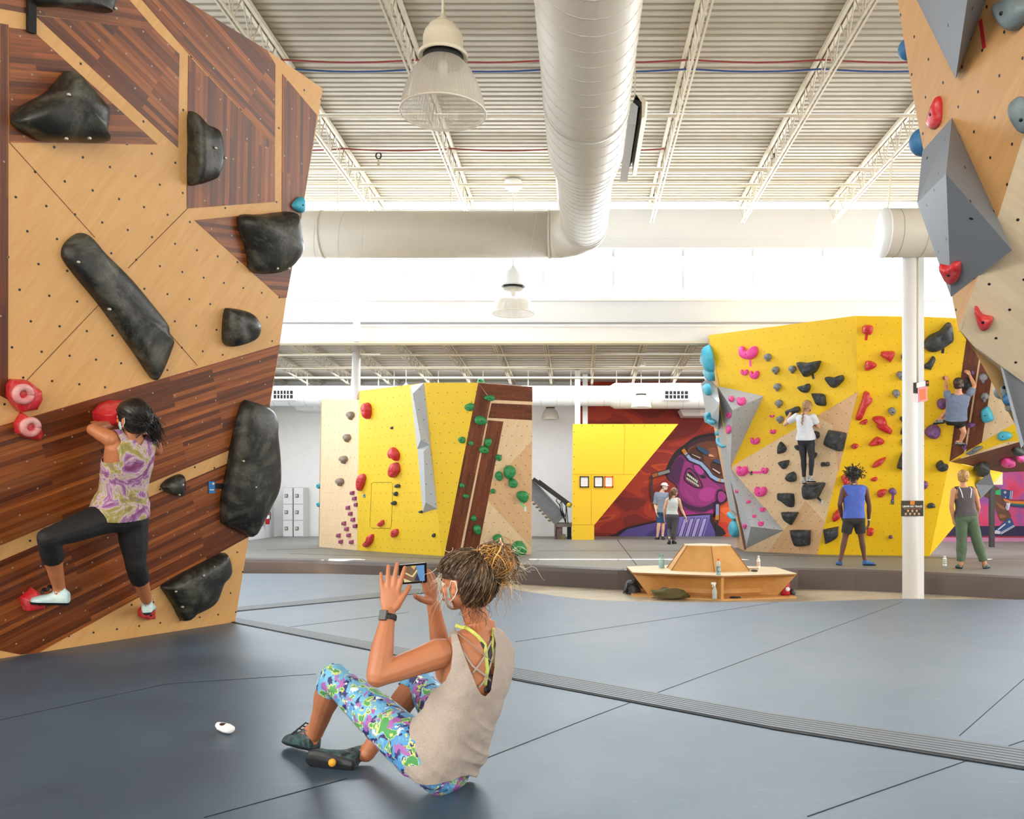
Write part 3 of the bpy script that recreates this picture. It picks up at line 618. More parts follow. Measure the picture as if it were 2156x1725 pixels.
# --- yellow panelled partition in front of the mural
YP = Plane(ground(1204, 1137), ground(1252, 1137), at(1204, 893, 24.0))
yp = thing('partition_panel', 'flat yellow wall panel cut off diagonally, with three framed notices', 'wall panel', ground(1204, 1137))
yp.location = (ground(1225, 1137).x, 24, 0)
sheet('yellow_board', yp, YP, [(1206, 893), (1428, 893), (1251, 1106), (1251, 1137), (1204, 1137)], mat('plain_yellow', 'f2c626', .5, var=.03), None, 0, .12)
for a, b in (((1316, 895), (1313, 999)), ((1206, 999), (1336, 999)), ((1245, 1000), (1245, 1105)), ((1205, 1105), (1250, 1105))):
    MB().bar(YP.hit(*a, .001), YP.hit(*b, .001), .012, .004, up=(0, 1, 0)).build('panel_joint', mat('yellow_joint', 'c99a10', .6), yp)
mb = MB()
for k in range(9): mb.ball(YP.hit(1225+k*22, 897, .002), .012, nu=6, nv=4); mb.ball(YP.hit(1209, 910+k*26, .002), .012, nu=6, nv=4)
mb.build('screw', mat('screw_dark', '5a4a20', .5), yp)
for x0_, x1_, c, lab in ((1220.5, 1240, '2a2624', 'black framed white notice on the yellow panel, standing apart on the left'), (1250.5, 1270, '2a2624', 'black framed white notice in the middle of the three on the yellow panel'), (1272.5, 1291, 'f4682c', 'orange framed white notice on the yellow panel, rightmost of three')):
    a, b = YP.hit(x0_, 1003, .0), YP.hit(x1_, 1026.5, .0); o = thing('framed_notice', lab, 'notice', (a.x, a.y-.02, b.z), 'framed notices on the yellow panel')
    q = MB(); t = .03
    for A, B in (((a.x, b.z), (a.x+t, a.z)), ((b.x-t, b.z), (b.x, a.z)), ((a.x, a.z-t), (b.x, a.z)), ((a.x, b.z), (b.x, b.z+t))): q.box((A[0], a.y-.03, A[1]), (B[0], a.y-.002, B[1]))
    q.build('frame', mat('frame_'+c, c, .4), o)
    MB().box((a.x+.02, a.y-.015, b.z+.02), (b.x-.02, a.y-.002, a.z-.02)).build('paper', mat('paper', 'f6f4f2', .6), o)
    q = MB()
    for k in range(7):
        z = a.z-.06-k*.028; wd = (b.x-a.x-.1)*(.45+.5*abs(math.sin(k*2.1+x0_))); xm = (a.x+b.x)/2; q.box((xm-wd/2, a.y-.017, z-.004), (xm+wd/2, a.y-.015, z))
    q.build('text_lines', mat('grey_ink', '8d8a90', .6), o)
# ------------------------------------------------------------- holds
random.seed(4)
def chalky(name, c, chalk='8f938c', amt=.5, rough=.55, sc_=7):
    m = bpy.data.materials.new(name); s = NT(m); o = s.obj(); f = s.noise(o, sc_, 8, .72, .6)
    s.l.new(s.mix(s.math('MULTIPLY', s.ramp(f, [(.47, (0, 0, 0)), (.78, (1, 1, 1))]), amt), lin(c), lin(chalk)), s.b.inputs['Base Color'])
    s.b.inputs['Roughness'].default_value = rough; s.bump(s.noise(o, 30, 4), .25, .01); return m
HM = dict(black=chalky('black_fibreglass', '1d1e1c', '8f907e', .55, .42, 4), dark=chalky('charcoal_hold', '2b3036', '8a9096', .5), grey=chalky('grey_hold', '7d838a', 'c0c4c8', .4),
          pink=mat('pink_hold', 'f04ea8', .4), red=chalky('red_hold', 'c9202a', 'e0c0c0', .35, .35), green=chalky('green_hold', '1f8a4c', '8fc0a0', .3, .4), purple=chalky('purple_hold', '754a86', 'a890b0', .4),
          cyan=chalky('cyan_hold', '3fb2d2', 'b0d8e4', .3), blue=chalky('blue_hold', '2f6d9e', '6f93a8', .35), plum=mat('plum_hold', 'a34f7c', .5), tan=chalky('taupe_hold', '8d7f72', 'b5aa9e', .4), steel=chalky('grey_blue_hold', '6f7f86', '9aa8a8', .5))
bolt_m = mat('bolt_black', '0c0c0c', .4); bolt_l = mat('bolt_light', 'b9b4a8', .4, metal=.6)
ALLH = []
def hold(pl, px, h, color, wall, sharp=False, center=None, peak=(0, 0), bolts=None, name='climbing_hold', k=4, desc=None):
    P = [V((*pl.uv(pl.hit(x, y)), 0)) for x, y in px]
    A = sum(P[i].x*P[(i+1) % len(P)].y-P[(i+1) % len(P)].x*P[i].y for i in range(len(P)))
    if A < 0: P.reverse()
    O = P if sharp else crom(P, k)
    if sharp:
        O = []
        for i in range(len(P)):
            a, b, c = P[i-1], P[i], P[(i+1) % len(P)]; O += [b.lerp(a, .12), b, b.lerp(c, .12), b.lerp(c, .5)]
    n = len(O); c = sum(O, V((0, 0, 0)))/n
    if center: c = V((*pl.uv(pl.hit(*center)), 0))
    size = max((p-c).length for p in O); sd = random.random()*50
    mb = MB(); rings = []
    prof = [(1, -.004), (1.0, .12), (.985, .34), (.94, .58), (.84, .78), (.68, .91), (.48, .98), (.26, 1.0), (.06, 1.0)]
    pk = V((peak[0]*size, peak[1]*size, 0))
    for s_, z in prof:
        ring_ = []
        for p in O:
            q = c+(p-c)*s_+pk*(1-s_); nz = noise.noise(V((q.x/size*1.6+sd, q.y/size*1.6, z)))*.16*(1-s_*s_ if z > .9 else .6*z)
            ring_.append(pl.pt(q.x, q.y, (max(-.004, z*h+nz*h))))
        rings.append(ring_)
    mb.loft(rings, 0, True, True)
    o = mb.build(name, HM[color], None, pl.pt(c.x, c.y))
    if bolts is None: bolts = [(c.x+pk.x*.8, c.y+pk.y*.8)]
    else: bolts = [pl.uv(pl.hit(*b)) for b in bolts]
    for bx, by in bolts:
        q = MB(); r = min(.011, size*.14)
        q2 = V((bx, by, 0)); s0 = (q2-c-pk).length/size
        hh = h*(1.0 if s0 < .45 else .8 if s0 < .8 else .4); q.lathe([(r, hh-.02), (r, hh+.004), (r*.5, hh+.006)], pl.pt(bx, by), 8, axis=pl.n, caps=True)
        bo = q.build('bolt', bolt_m if color not in ('black',) else bolt_l, o)
    ALLH.append((o, color, wall, px, h, desc)); return o
def EL(x, y, w_, h_, a=0, n=10, kind='e'):
    out = []
    for i in range(n):
        t = 2*math.pi*i/n; r = 1.0
        if kind == 'e': r = 1+.07*math.sin(2*t+x)+.06*math.cos(3*t+y)
        u, v = r*math.cos(t), r*math.sin(t)
        out.append((x+(u*w_*math.cos(a)-v*h_*math.sin(a))/2, y+(u*w_*math.sin(a)+v*h_*math.cos(a))/2))
    return out
def shp(pts, x, y, w_, h_): return [(x+u*w_/2, y+v*h_/2) for u, v in pts]
CRES = [(-.95, -.45), (-.8, -.95), (-.45, -.85), (-.35, -.45), (0, -.3), (.35, -.45), (.45, -.9), (.8, -.95), (1, -.4), (.9, .35), (.5, .85), (0, 1), (-.5, .85), (-.9, .35)]
HEART = [(-.95, -.4), (-.75, -.9), (-.35, -.85), (0, -.6), (.35, -.9), (.8, -.8), (1, -.25), (.9, .35), (.5, .85), (0, 1), (-.55, .85), (-.92, .35)]
DROP = [(-.95, -.3), (-.6, -.85), (0, -1), (.6, -.85), (.95, -.3), (.85, .25), (.45, .45), (.1, 1), (-.05, .98), (-.45, .45), (-.85, .25)]
def cv(x0, y0, s): return lambda x, y: (x0+x/s, y0+y/s)
cA, cB, cC, cD = cv(1450, 660, 6.16), cv(1450, 900, 6.16), cv(1780, 650, 5.734), cv(1780, 920, 5.734)
cE, c1, c2, c3 = cv(560, 680, 2.973), cv(0, 0, 3.08), cv(0, 400, 3.08), cv(0, 840, 3.08)
cR = cv(1780, 0, 2.269)
def pts(cf, L): return [cf(x, y) for x, y in L]
def tape(pl, a, b, col, lab, w_=.035, off=.003):
    p, q = pl.hit(*a, off), pl.hit(*b, off)
    return tag(MB().bar(p, q, w_, .003, up=pl.n).build('route_tape', mat('tape_'+col, col, .5)), lab, 'tape')
def routetag(pl, x0, y0, x1, y1, col, lab):
    q = MB(); P = [pl.hit(x, y, .015) for x, y in ((x0, y0), (x1, y0), (x1, y1), (x0, y1))]; q.prism(P, -pl.n*.01); o = q.build('route_tag', mat('tag_'+col, col, .4)); tag(o, lab, 'tag')
    cx, cy = (x0+x1)/2, (y0+y1)/2; dx, dy = (x1-x0)/2, (y1-y0)/2
    q = MB(); q.lathe([(.012, .016), (.012, .02)], pl.hit(cx, y0+dy*.3), 8, axis=pl.n, caps=True); q.bar(pl.hit(cx-dx*.7, cy+dy*.4, .017), pl.hit(cx+dx*.7, cy+dy*.4, .017), .008, .003, up=pl.n); q.build('print', mat('tag_ink', 'e8eef2' if col != 'e8eaec' else '555a60', .5), o)
# left foreground wall: black macros with their own labels
for L, cf, h, pk, bl, lab in (
    ([(65, 770), (130, 690), (300, 590), (400, 475), (440, 465), (480, 510), (620, 670), (650, 730), (640, 870), (650, 925), (450, 918), (260, 915), (160, 870), (85, 820)], c1, .42, (.0, .25), [(130, 818), (320, 610), (205, 698), (480, 890), (330, 892)], 'huge black mountain-shaped macro hold at the upper left, apex pointing up'),
    ([(1220, 725), (1310, 800), (1395, 850), (1410, 1020), (1385, 1130), (1360, 1165), (1260, 1197), (1215, 1180), (1215, 950)], c1, .28, (-.15, 0), [(1318, 955), (1247, 1153), (1398, 1020)], 'black half-moon macro hold against the light vertical band, flat side left'),
    ([(215, -90), (218, 35), (420, 50), (640, 80), (680, 70), (685, -90)], c1, .35, (0, 0), [(663, 58)], 'black macro hold cut off by the top edge of the photo'),
    ([(1535, 180), (1700, 160), (1860, 140), (1885, 165), (1905, 290), (1910, 400), (1810, 525), (1625, 530), (1590, 400)], c2, .34, (.15, .1), [(1590, 203), (1610, 352), (1655, 495), (1725, 498), (1800, 498)], 'square black macro hold near the right edge of the wall, chalky on top'),
    ([(395, 400), (420, 340), (490, 285), (550, 283), (590, 320), (640, 380), (820, 560), (970, 740), (1070, 870), (1085, 930), (1112, 980), (1110, 1010), (1065, 1130), (1025, 1215), (1000, 1232), (960, 1200), (850, 1040), (640, 750), (500, 580), (410, 460)], c2, .2, (0, 0), [(463, 460), (1003, 1172), (655, 762)], 'very long black macro hold running diagonally down the plywood'),
    ([(1450, 790), (1475, 765), (1600, 790), (1650, 850), (1655, 910), (1620, 970), (1500, 1012), (1460, 1005), (1438, 970), (1440, 860)], c2, .25, (.15, 0), [(1610, 875), (1483, 972)], 'medium black round-cornered macro hold alone on the plywood at mid right'),
    ([(1570, 20), (1610, 10), (1750, 70), (1760, 180), (1783, 400), (1780, 580), (1715, 720), (1640, 860), (1610, 893), (1560, 870), (1440, 810), (1425, 770), (1430, 620), (1470, 420), (1500, 250), (1540, 80)], c3, .3, (.1, .1), [(1500, 380), (1582, 548), (1520, 820)], 'tall black chalk-covered macro hold on the right edge, like a surfboard'),
    ([(1040, 560), (1080, 520), (1160, 487), (1182, 510), (1180, 590), (1160, 628), (1070, 600), (1045, 580)], c3, .14, (.25, 0), [(1150, 545), (1135, 612)], 'smallest black hold, on the light band right of the climbing woman'),
    ([(1040, 1215), (1080, 1180), (1240, 1092), (1400, 1010), (1440, 998), (1465, 1010), (1482, 1110), (1430, 1180), (1390, 1290), (1340, 1345), (1230, 1400), (1200, 1430), (1170, 1435), (1150, 1410), (1110, 1330), (1050, 1240)], c3, .25, (0, .1), [(1090, 1228), (1258, 1120), (1338, 1072), (1135, 1328)], 'wide black wing-shaped macro hold at the bottom right of the wall'),
): hold(W1, pts(cf, L), h*.55, 'black', 'w1', peak=pk, bolts=pts(cf, bl), name='macro_hold', desc=lab, k=5)
def pocket(pl, cx, cy, off, r):
    c = pl.hit(cx, cy, off); q = MB(); n = 18; R_ = []
    for i in range(n+1):
        t = 2*math.pi*i/n; R_.append(c+(pl.u*math.cos(t)+pl.v*math.sin(t))*r)
    q.tube(R_, r*.48, 10); return q
for L, cf, h, pk, lab, poc in (
    ([(35, 1265), (60, 1225), (160, 1230), (240, 1290), (245, 1350), (215, 1420), (110, 1437), (75, 1400), (35, 1340)], c2, .12, (0, 0), 'upper red hexagonal hold with a chalky pocket at the left edge', (150, 1325)),
    ([(85, 1510), (130, 1440), (200, 1490), (245, 1540), (255, 1590), (230, 1620), (150, 1605), (90, 1570)], c2, .1, (.1, 0), 'lower red hold with a chalky pocket at the left edge', (198, 1538)),
    ([(590, 1440), (640, 1385), (700, 1362), (800, 1360), (830, 1400), (800, 1480), (720, 1505), (605, 1525)], c2, .2, (0, .1), 'big red angular hold the dark-haired climber grips', None),
    ([(125, 1285), (200, 1220), (265, 1270), (260, 1350), (225, 1360), (145, 1368), (130, 1320)], c3, .1, (.2, 0), 'red foothold under the left shoe of the tie-dye climber', None),
    ([(890, 1375), (920, 1340), (985, 1350), (985, 1420), (930, 1425), (895, 1410)], c3, .08, (.1, 0), 'red foothold under the right shoe of the tie-dye climber', None)):
    o = hold(W1, pts(cf, L), h, 'red', 'w1', sharp=True, peak=pk, desc=lab)
    if poc:
        c_ = cf(*poc); pocket(W1, c_[0], c_[1], h*1.0, .05).build('pocket_rim', chalky('chalked_red', 'd98a8c', 'efe6e4', .8), o)
hold(W1, pts(c1, [(1890, 1325), (1940, 1275), (1958, 1310), (1950, 1380), (1905, 1360)]), .07, 'cyan', 'w1', desc='small cyan hold on the right rim of the walnut wall')
tag(MB().bar(W1.hit(*c1(203, -60), .02), W1.hit(*c1(203, 213), .02), .05, .03, up=W1.n).build('strap', mat('black_strap', '0d0d0d', .7)), 'black strap hanging over the light band at the top left', 'strap')
routetag(W1, *c3(1355, 537), *c3(1393, 613), '2f7fc4', 'small blue route card beside the tall black surfboard-shaped hold')
tape(W1, c3(1393, 565), c3(1450, 567), '1a1a1a', 'short black tape joining the blue card to the tall black hold', .05)
# big right wall
def many(pl, wall, color, shape, L, cf, s, hf=.3, **kw):
    for x, y, w_, h_ in L:
        X, Y = cf(x, y); p = pl.hit(X, Y); wm = min(w_, h_)/s*p.y/F
        px_ = EL(X, Y, w_/s, h_/s) if shape is None else shp(shape, X, Y, w_/s, h_/s)
        hold(pl, px_, max(.03, wm*hf*1.6), color, wall, center=(X, Y+h_/s*.12) if shape in (CRES, HEART) else None, **kw)
many(WL, 'w4', 'pink', CRES, [(780, 510, 245, 175), (727, 765, 95, 80), (857, 798, 120, 110), (1080, 1333, 65, 34), (1095, 1535, 80, 62), (865, 1655, 120, 92)], cA, 6.16)
many(WL, 'w4', 'pink', HEART, [(700, 565, 145, 135), (990, 560, 90, 85), (940, 830, 155, 135)], cB, 6.16)
class Off:      # a plane pushed off another one, for holds on a volume's face
    pass
VT = Plane(WL.hit(1511, 813), WL.hit(1608, 834), WL.hit(1542, 864, .55)); VL_ = Plane(WL.hit(1511, 813), WL.hit(1538, 985), WL.hit(1542, 864, .55))
VR2 = Plane(WL.hit(1538, 986), WL.hit(1650, 1117), WL.hit(1581, 1109, .5)); VL2 = Plane(WL.hit(1538, 986), WL.hit(1570, 1156), WL.hit(1581, 1109, .5))
many(VT, 'w4', 'pink', HEART, [(555, 1115, 75, 70), (683, 1150, 125, 100)], cA, 6.16)
many(VL_, 'w4', 'pink', None, [(524, 1322, 55, 90), (524, 1507, 62, 118)], cA, 6.16)
many(VR2, 'w4', 'pink', HEART, [(777, 968, 60, 42), (957, 1070, 78, 56), (850, 1155, 57, 42), (935, 1253, 78, 62)], cB, 6.16)
many(VL2, 'w4', 'pink', None, [(625, 830, 34, 45), (730, 1282, 46, 68)], cB, 6.16)
many(WL, 'w4', 'grey', DROP, [(1035, 573, 88, 104), (1138, 742, 92, 104), (1355, 728, 92, 104), (1160, 958, 92, 104), (1181, 1172, 92, 104), (1195, 1378, 90, 98)], cA, 6.16, .5)
many(WRr, 'w4', 'grey', DROP, [(712, 590, 90, 105), (662, 808, 100, 108), (610, 1028, 95, 104), (560, 1240, 92, 100)], cC, 5.734, .5)
many(WE, 'w4', 'grey', DROP, [(1670, 840, 100, 114), (1688, 1068, 95, 112)], cC, 5.734, .5)
for pl, cf, L, h in (
    (WL, cA, [(1440, 630), (1560, 640), (1700, 612), (1717, 640), (1670, 745), (1600, 790), (1540, 823), (1510, 800), (1440, 670)], .25),
    (WL, cA, [(1790, 860), (1810, 820), (1900, 830), (1990, 800), (2017, 830), (2005, 880), (1890, 968)], .18),
    (WL, cA, [(1420, 955), (1500, 935), (1555, 910), (1580, 935), (1575, 990), (1540, 1028), (1480, 1020)], .14),
    (WL, cA, [(1612, 1045), (1630, 1037), (1760, 1050), (1787, 1150), (1785, 1185), (1765, 1200), (1680, 1185), (1640, 1110)], .15),
    (WL, cA, [(1270, 1270), (1330, 1240), (1420, 1205), (1452, 1240), (1440, 1275), (1330, 1320), (1295, 1340)], .15),
    (WL, cA, [(1600, 1550), (1640, 1525), (1695, 1545), (1700, 1600), (1670, 1625), (1620, 1610)], .1),
    (WL, cB, [(1830, 45), (1850, 38), (2020, 65), (2050, 100), (2030, 200), (2010, 290), (1950, 305), (1800, 240), (1775, 190)], .22),
    (WL, cB, [(1190, 200), (1205, 187), (1250, 230), (1272, 270), (1250, 320), (1180, 343), (1165, 330), (1170, 250)], .12),
    (WL, cB, [(1175, 450), (1290, 423), (1307, 440), (1290, 500), (1245, 543), (1200, 500)], .12),
    (WL, cB, [(1380, 240), (1410, 230), (1440, 270), (1435, 300), (1400, 280)], .08),
    (WL, cB, [(1620, 340), (1650, 325), (1667, 350), (1640, 400), (1610, 410)], .1),
    (WL, cB, [(1265, 665), (1290, 610), (1355, 573), (1390, 600), (1403, 660), (1385, 700), (1320, 705)], .14),
    (WL, cB, [(1725, 460), (1745, 450), (1775, 458), (1810, 447), (1830, 465), (1825, 500), (1775, 500), (1735, 508), (1722, 490)], .08),
    (WL, cB, [(1525, 740), (1600, 720), (1740, 712), (1775, 735), (1740, 810), (1700, 890), (1670, 915), (1570, 928), (1530, 870)], .35),
    (WL, cB, [(1165, 865), (1180, 855), (1340, 855), (1370, 885), (1370, 1020), (1310, 1027), (1220, 960), (1170, 930)], .14),
    (WL, cB, [(1215, 1110), (1240, 1098), (1415, 1100), (1420, 1125), (1350, 1250), (1330, 1255), (1250, 1200)], .14),
    (WL, cB, [(1335, 1350), (1360, 1330), (1570, 1332), (1585, 1350), (1580, 1500), (1550, 1530), (1410, 1538), (1370, 1480)], .18),
    (WRr, cB, [(1745, 1340), (1770, 1320), (1930, 1288), (1937, 1300), (1925, 1415), (1780, 1497), (1765, 1480)], .16),
    (WRr, cC, [(930, 440), (1000, 330), (1130, 265), (1200, 190), (1240, 165), (1270, 190), (1292, 350), (1260, 410), (1120, 500), (1040, 522), (985, 505)], .3),
    (WRr, cC, [(918, 705), (1000, 640), (1050, 573), (1083, 610), (1030, 730), (1015, 735)], .12),
    (WRr, cC, [(655, 1330), (680, 1300), (730, 1325), (725, 1350), (690, 1373)], .1),
    (WRr, cC, [(662, 1510), (690, 1420), (720, 1397), (737, 1400), (737, 1515)], .1),
    (WRr, cC, [(672, 1600), (685, 1570), (728, 1570), (735, 1650), (690, 1655)], .08),
    (WE, cC, [(1440, 870), (1470, 830), (1520, 900), (1510, 950), (1430, 980)], .12),
    (WRr, cD, [(620, 355), (680, 190), (722, 165), (740, 250), (735, 400), (640, 375)], .2),
    (WRr, cD, [(1090, 340), (1130, 290), (1165, 285), (1190, 320), (1232, 335), (1220, 380), (1160, 410), (1110, 395)], .2),
    (WRr, cD, [(980, 850), (1000, 810), (1030, 797), (1065, 805), (1082, 830), (1075, 848), (1020, 852)], .1),
    (WU, cD, [(1540, 370), (1640, 310), (1740, 350), (1700, 420), (1600, 425)], .15),
): hold(pl, pts(cf, L), h, 'dark', 'w4')
hold(WE, pts(cD, [(1460, 195), (1520, 160), (1570, 120), (1640, 108), (1660, 130), (1600, 170), (1550, 205), (1480, 210)]), .12, 'steel', 'w4', desc='flat silvery grey hold on the yellow lip of the overhang, right')
for cf, L, h in (
    (cC, [(200, 270), (220, 205), (320, 203), (327, 260), (300, 310), (220, 300)], .15), (cC, [(425, 560), (450, 515), (580, 515), (590, 550), (545, 640), (530, 643), (450, 590)], .16),
    (cC, [(237, 745), (243, 640), (300, 630), (372, 665), (350, 710)], .16),
    (cC, [(120, 1310), (190, 1120), (220, 1010), (260, 998), (290, 1020), (295, 1065), (325, 1085), (310, 1130), (250, 1200), (200, 1320), (165, 1348), (130, 1340)], .14),
    (cC, [(165, 1378), (240, 1335), (265, 1345), (245, 1395), (220, 1397)], .07),
    (cC, [(325, 1340), (350, 1300), (450, 1300), (490, 1350), (500, 1400), (560, 1460), (550, 1505), (530, 1512), (390, 1450), (370, 1390)], .16),
    (cC, [(280, 1650), (320, 1590), (380, 1545), (460, 1580), (462, 1610), (420, 1635)], .14),
    (cC, [(70, 1655), (100, 1630), (150, 1635), (155, 1660), (120, 1690), (80, 1685)], .09),
    (cD, [(320, 360), (370, 290), (470, 245), (485, 255), (430, 330), (350, 368)], .1), (cD, [(303, 515), (340, 490), (380, 485), (382, 515), (345, 537)], .07),
    (cD, [(380, 680), (410, 640), (480, 630), (497, 650), (450, 715), (395, 725)], .1), (cD, [(258, 1180), (265, 1110), (300, 1097), (342, 1110), (330, 1165), (305, 1187)], .12),
    (cB, [(1977, 650), (2010, 615), (2060, 640), (2090, 700), (2050, 740), (2010, 735)], .2), (cB, [(1855, 1190), (1880, 1120), (1940, 1060), (1965, 1080), (1965, 1160), (1890, 1215)], .14)):
    hold(WRr, pts(cf, L), h, 'red', 'w4')
many(WRr, 'w4', 'purple', None, [(1162, 1145, 125, 130), (1050, 1480, 180, 172)], cC, 5.734, .55)
many(WRr, 'w4', 'purple', None, [(1195, 835, 42, 50)], cC, 5.734, .5)
many(WE, 'w4', 'purple', None, [(1540, 775, 40, 60), (1515, 1405, 110, 70)], cC, 5.734, .5)
many(WE, 'w4', 'purple', None, [(1440, 115, 50, 90)], cD, 5.734, .5)
many(WRr, 'w4', 'purple', None, [(945, 577, 100, 90), (568, 655, 92, 80), (545, 1207, 46, 45), (885, 1195, 28, 38)], cD, 5.734, .5)
hold(WE, pts(cC, [(1645, 1240), (1680, 1195), (1730, 1185), (1785, 1290), (1785, 1345), (1690, 1375), (1655, 1340)]), .12, 'cyan', 'w4')
hold(WE, EL(*cC(1922, 1535), 190/5.734, 105/5.734), .12, 'cyan', 'w4')
for cf, L, h in ((cA, [(275, 405), (235, 500), (232, 620), (300, 720), (335, 745), (320, 560)], .2), (cA, [(262, 700), (240, 750), (300, 850), (337, 868), (334, 750)], .15),
                 (cB, [(395, 130), (440, 190), (495, 230), (490, 265), (440, 250), (405, 190)], .12), (cB, [(535, 1095), (600, 1160), (605, 1195), (540, 1140)], .1), (cB, [(600, 1200), (640, 1290), (655, 1380), (640, 1425), (600, 1400), (570, 1290)], .15)):
    hold(WP, pts(cf, L), h, 'cyan', 'w4')
VP3 = Plane(WP.hit(1475, 808, .25), WP.hit(1490, 892, .22), WP.hit(1515, 850, .2))
for L in ([(250, 905), (285, 940), (297, 1020), (275, 1062), (235, 1030), (215, 960)], [(235, 1290), (280, 1290), (290, 1360), (340, 1400), (335, 1445), (290, 1425), (245, 1400)]): hold(VP3, pts(cA, L), .1, 'cyan', 'w4')
hold(WP, pts(cA, [(385, 1530), (405, 1515), (425, 1545), (415, 1580), (390, 1575)]), .1, 'cyan', 'w4')
for a, b, c, pl, lab in ((cA(797, 605), cA(803, 690), 'ff4fb0', WL, 'pink tape hanging under the biggest pink hold'), (cB(770, 588), cB(950, 584), 'ff4fb0', WL, 'pink tape bar between two heart-shaped pink holds'), (cA(1606, 785), cA(1620, 850), '33383e', WL, 'black tape under the top black hold on the yellow wall'),
    (cB(1670, 910), cB(1730, 968), '33383e', WL, 'black tape running from the black volume under the braided climber'), (cC(257, 310), cC(249, 383), 'd6222a', WRr, 'red tape under the top red hold of the yellow wall'), (cC(1180, 465), cC(1172, 540), '22262c', WRr, 'black tape under the biggest black hold right of the column'),
    (cD(940, 618), cD(930, 690), '8a4f9a', WRr, 'purple tape under the egg-shaped purple hold right of the column'), (cD(576, 695), cD(570, 766), '8a4f9a', WRr, 'purple tape above the small dark card left of the column')): tape(pl, a, b, c, lab, .05)
routetag(WRr, *cD(553, 765), *cD(587, 815), '1d3a4a', 'small dark route card at the end of purple tape left of the column')
routetag(WL, *cB(1715, 945), *cB(1747, 1005), 'e8eaec', 'small white route card under the black volume of the braided climber')
routetag(WL, *cB(795, 568), *cB(822, 618), '1a2420', 'small black route card on the pink tape bar')
# middle wall
many(MA_, 'w3', 'tan', DROP, [(537, 582, 38, 52), (515, 722, 38, 50), (494, 857, 40, 50), (471, 997, 40, 50)], cE, 2.973, .5)
for pl, L, h in ((MBp, [(615, 530), (630, 500), (655, 510), (663, 560), (650, 600), (630, 590)], .15), (MBp, [(782, 810), (795, 780), (815, 785), (838, 820), (830, 863), (810, 850), (790, 845)], .14), (MBp, [(782, 930), (800, 880), (832, 878), (842, 920), (835, 940), (810, 968), (788, 960)], .14),
                 (MBp, [(580, 1010), (592, 955), (615, 945), (628, 970), (607, 1040), (586, 1050)], .12), (MBp, [(703, 1262), (735, 1233), (742, 1255), (720, 1275)], .07), (MBp, [(790, 1325), (800, 1295), (828, 1292), (828, 1325), (800, 1343)], .08), (MBp, [(617, 1385), (640, 1360), (652, 1328), (676, 1325), (670, 1370), (640, 1403), (622, 1400)], .1)):
    hold(pl, pts(cE, L), h, 'red', 'w3')
for x, y in ((546, 1065), (560, 1100), (570, 1138), (519, 1157), (534, 1195), (550, 1232), (494, 1255), (564, 1272), (511, 1291), (460, 1331), (524, 1330), (475, 1370), (541, 1372)):
    X, Y = cE(x, y); hold(MA_, [(X-3, Y-3.6), (X+3.2, Y-4.4), (X+3, Y+3.6), (X-3.4, Y+4.2)], .07, 'plum', 'w3', sharp=True)
many(MBp, 'w3', 'dark', None, [(789, 658, 14, 18), (827, 1021, 30, 24), (817, 1070, 24, 26), (806, 1128, 26, 28), (974, 1183, 22, 18), (1053, 1330, 18, 26), (947, 560, 26, 20), (966, 728, 30, 16)], cE, 2.973, .5)
many(MD_, 'w3', 'green', None, [(1400, 470, 68, 38), (1343, 610, 80, 58), (1283, 753, 34, 28), (1390, 747, 48, 54), (1365, 793, 60, 50), (1455, 843, 42, 40), (1523, 932, 80, 80), (1457, 958, 45, 62), (1545, 1003, 62, 55), (1228, 1018, 34, 30), (1421, 1053, 32, 32), (1252, 1084, 38, 28), (1606, 1085, 72, 75), (1301, 1222, 38, 32), (1322, 1292, 52, 60), (1452, 1350, 65, 55), (1583, 1410, 100, 85)], cE, 2.973, .4)
many(MC_, 'w3', 'green', None, [(1277, 527, 58, 50), (1228, 733, 45, 40)], cE, 2.973, .4)
tape(MD_, cE(1590, 1122), cE(1622, 1162), '66e08a', 'green tape under a green hold at the right edge of the middle wall'); routetag(MD_, *cE(1616, 1152), *cE(1630, 1180), 'e8eaec', 'small white route card below the green tape on the middle wall')
routetag(MBp, *cE(606, 1074), *cE(618, 1093), '2f7fc4', 'small blue route card below the chalky red jug of the middle wall')
# right foreground wall
BR = Plane(WA.hit(2002, 626), WA.hit(2131, 527), WA.hit(1992, 366, .42))
for pl, L, c, h, lab in (
    (WA, [(405, 570), (440, 475), (452, 460), (463, 490), (460, 580), (430, 618), (408, 600)], 'red', .1, 'red teardrop hold high on the right wall, between the two grey volumes'),
    (BR, [(452, 1262), (490, 1268), (520, 1250), (548, 1248), (557, 1275), (545, 1325), (515, 1350), (485, 1335), (465, 1300)], 'red', .1, 'chalky red hold on the lower face of the large grey volume'),
    (WB, [(618, 1470), (632, 1465), (655, 1500), (700, 1510), (707, 1525), (690, 1560), (660, 1573), (635, 1550)], 'red', .12, 'lowest red hold of the right wall, on the chalky plywood'),
    (WA, [(735, 40), (760, 0), (853, -10), (900, 40), (830, 143), (780, 120)], 'steel', .18, 'grey curved hold at the very top right corner'),
    (WB, [(775, 520), (810, 470), (860, 465), (920, 520), (900, 620), (853, 628), (812, 600)], 'steel', .18, 'grey curved hold at the right edge below the top one')):
    hold(pl, pts(cR, L), h*.5, c, 'w2', desc=lab)
def knob(x, y, r, D, c, lab):
    p = at(x, y, D); o = MB().ball(p, r/F*D, 0, 20, 14).build('round_hold', HM[c], None, p); tag(o, lab, 'climbing hold')
    MB().lathe([(.012, 0), (.012, .01)], p+V((-.02, -r/F*D*.99, .02)), 8, axis=(0, -1, 0), caps=True).build('bolt', bolt_m, o)
knob(1913, 104, 22, 6.12, 'blue', 'blue round hold peeking past the left rim of the right wall, upper')
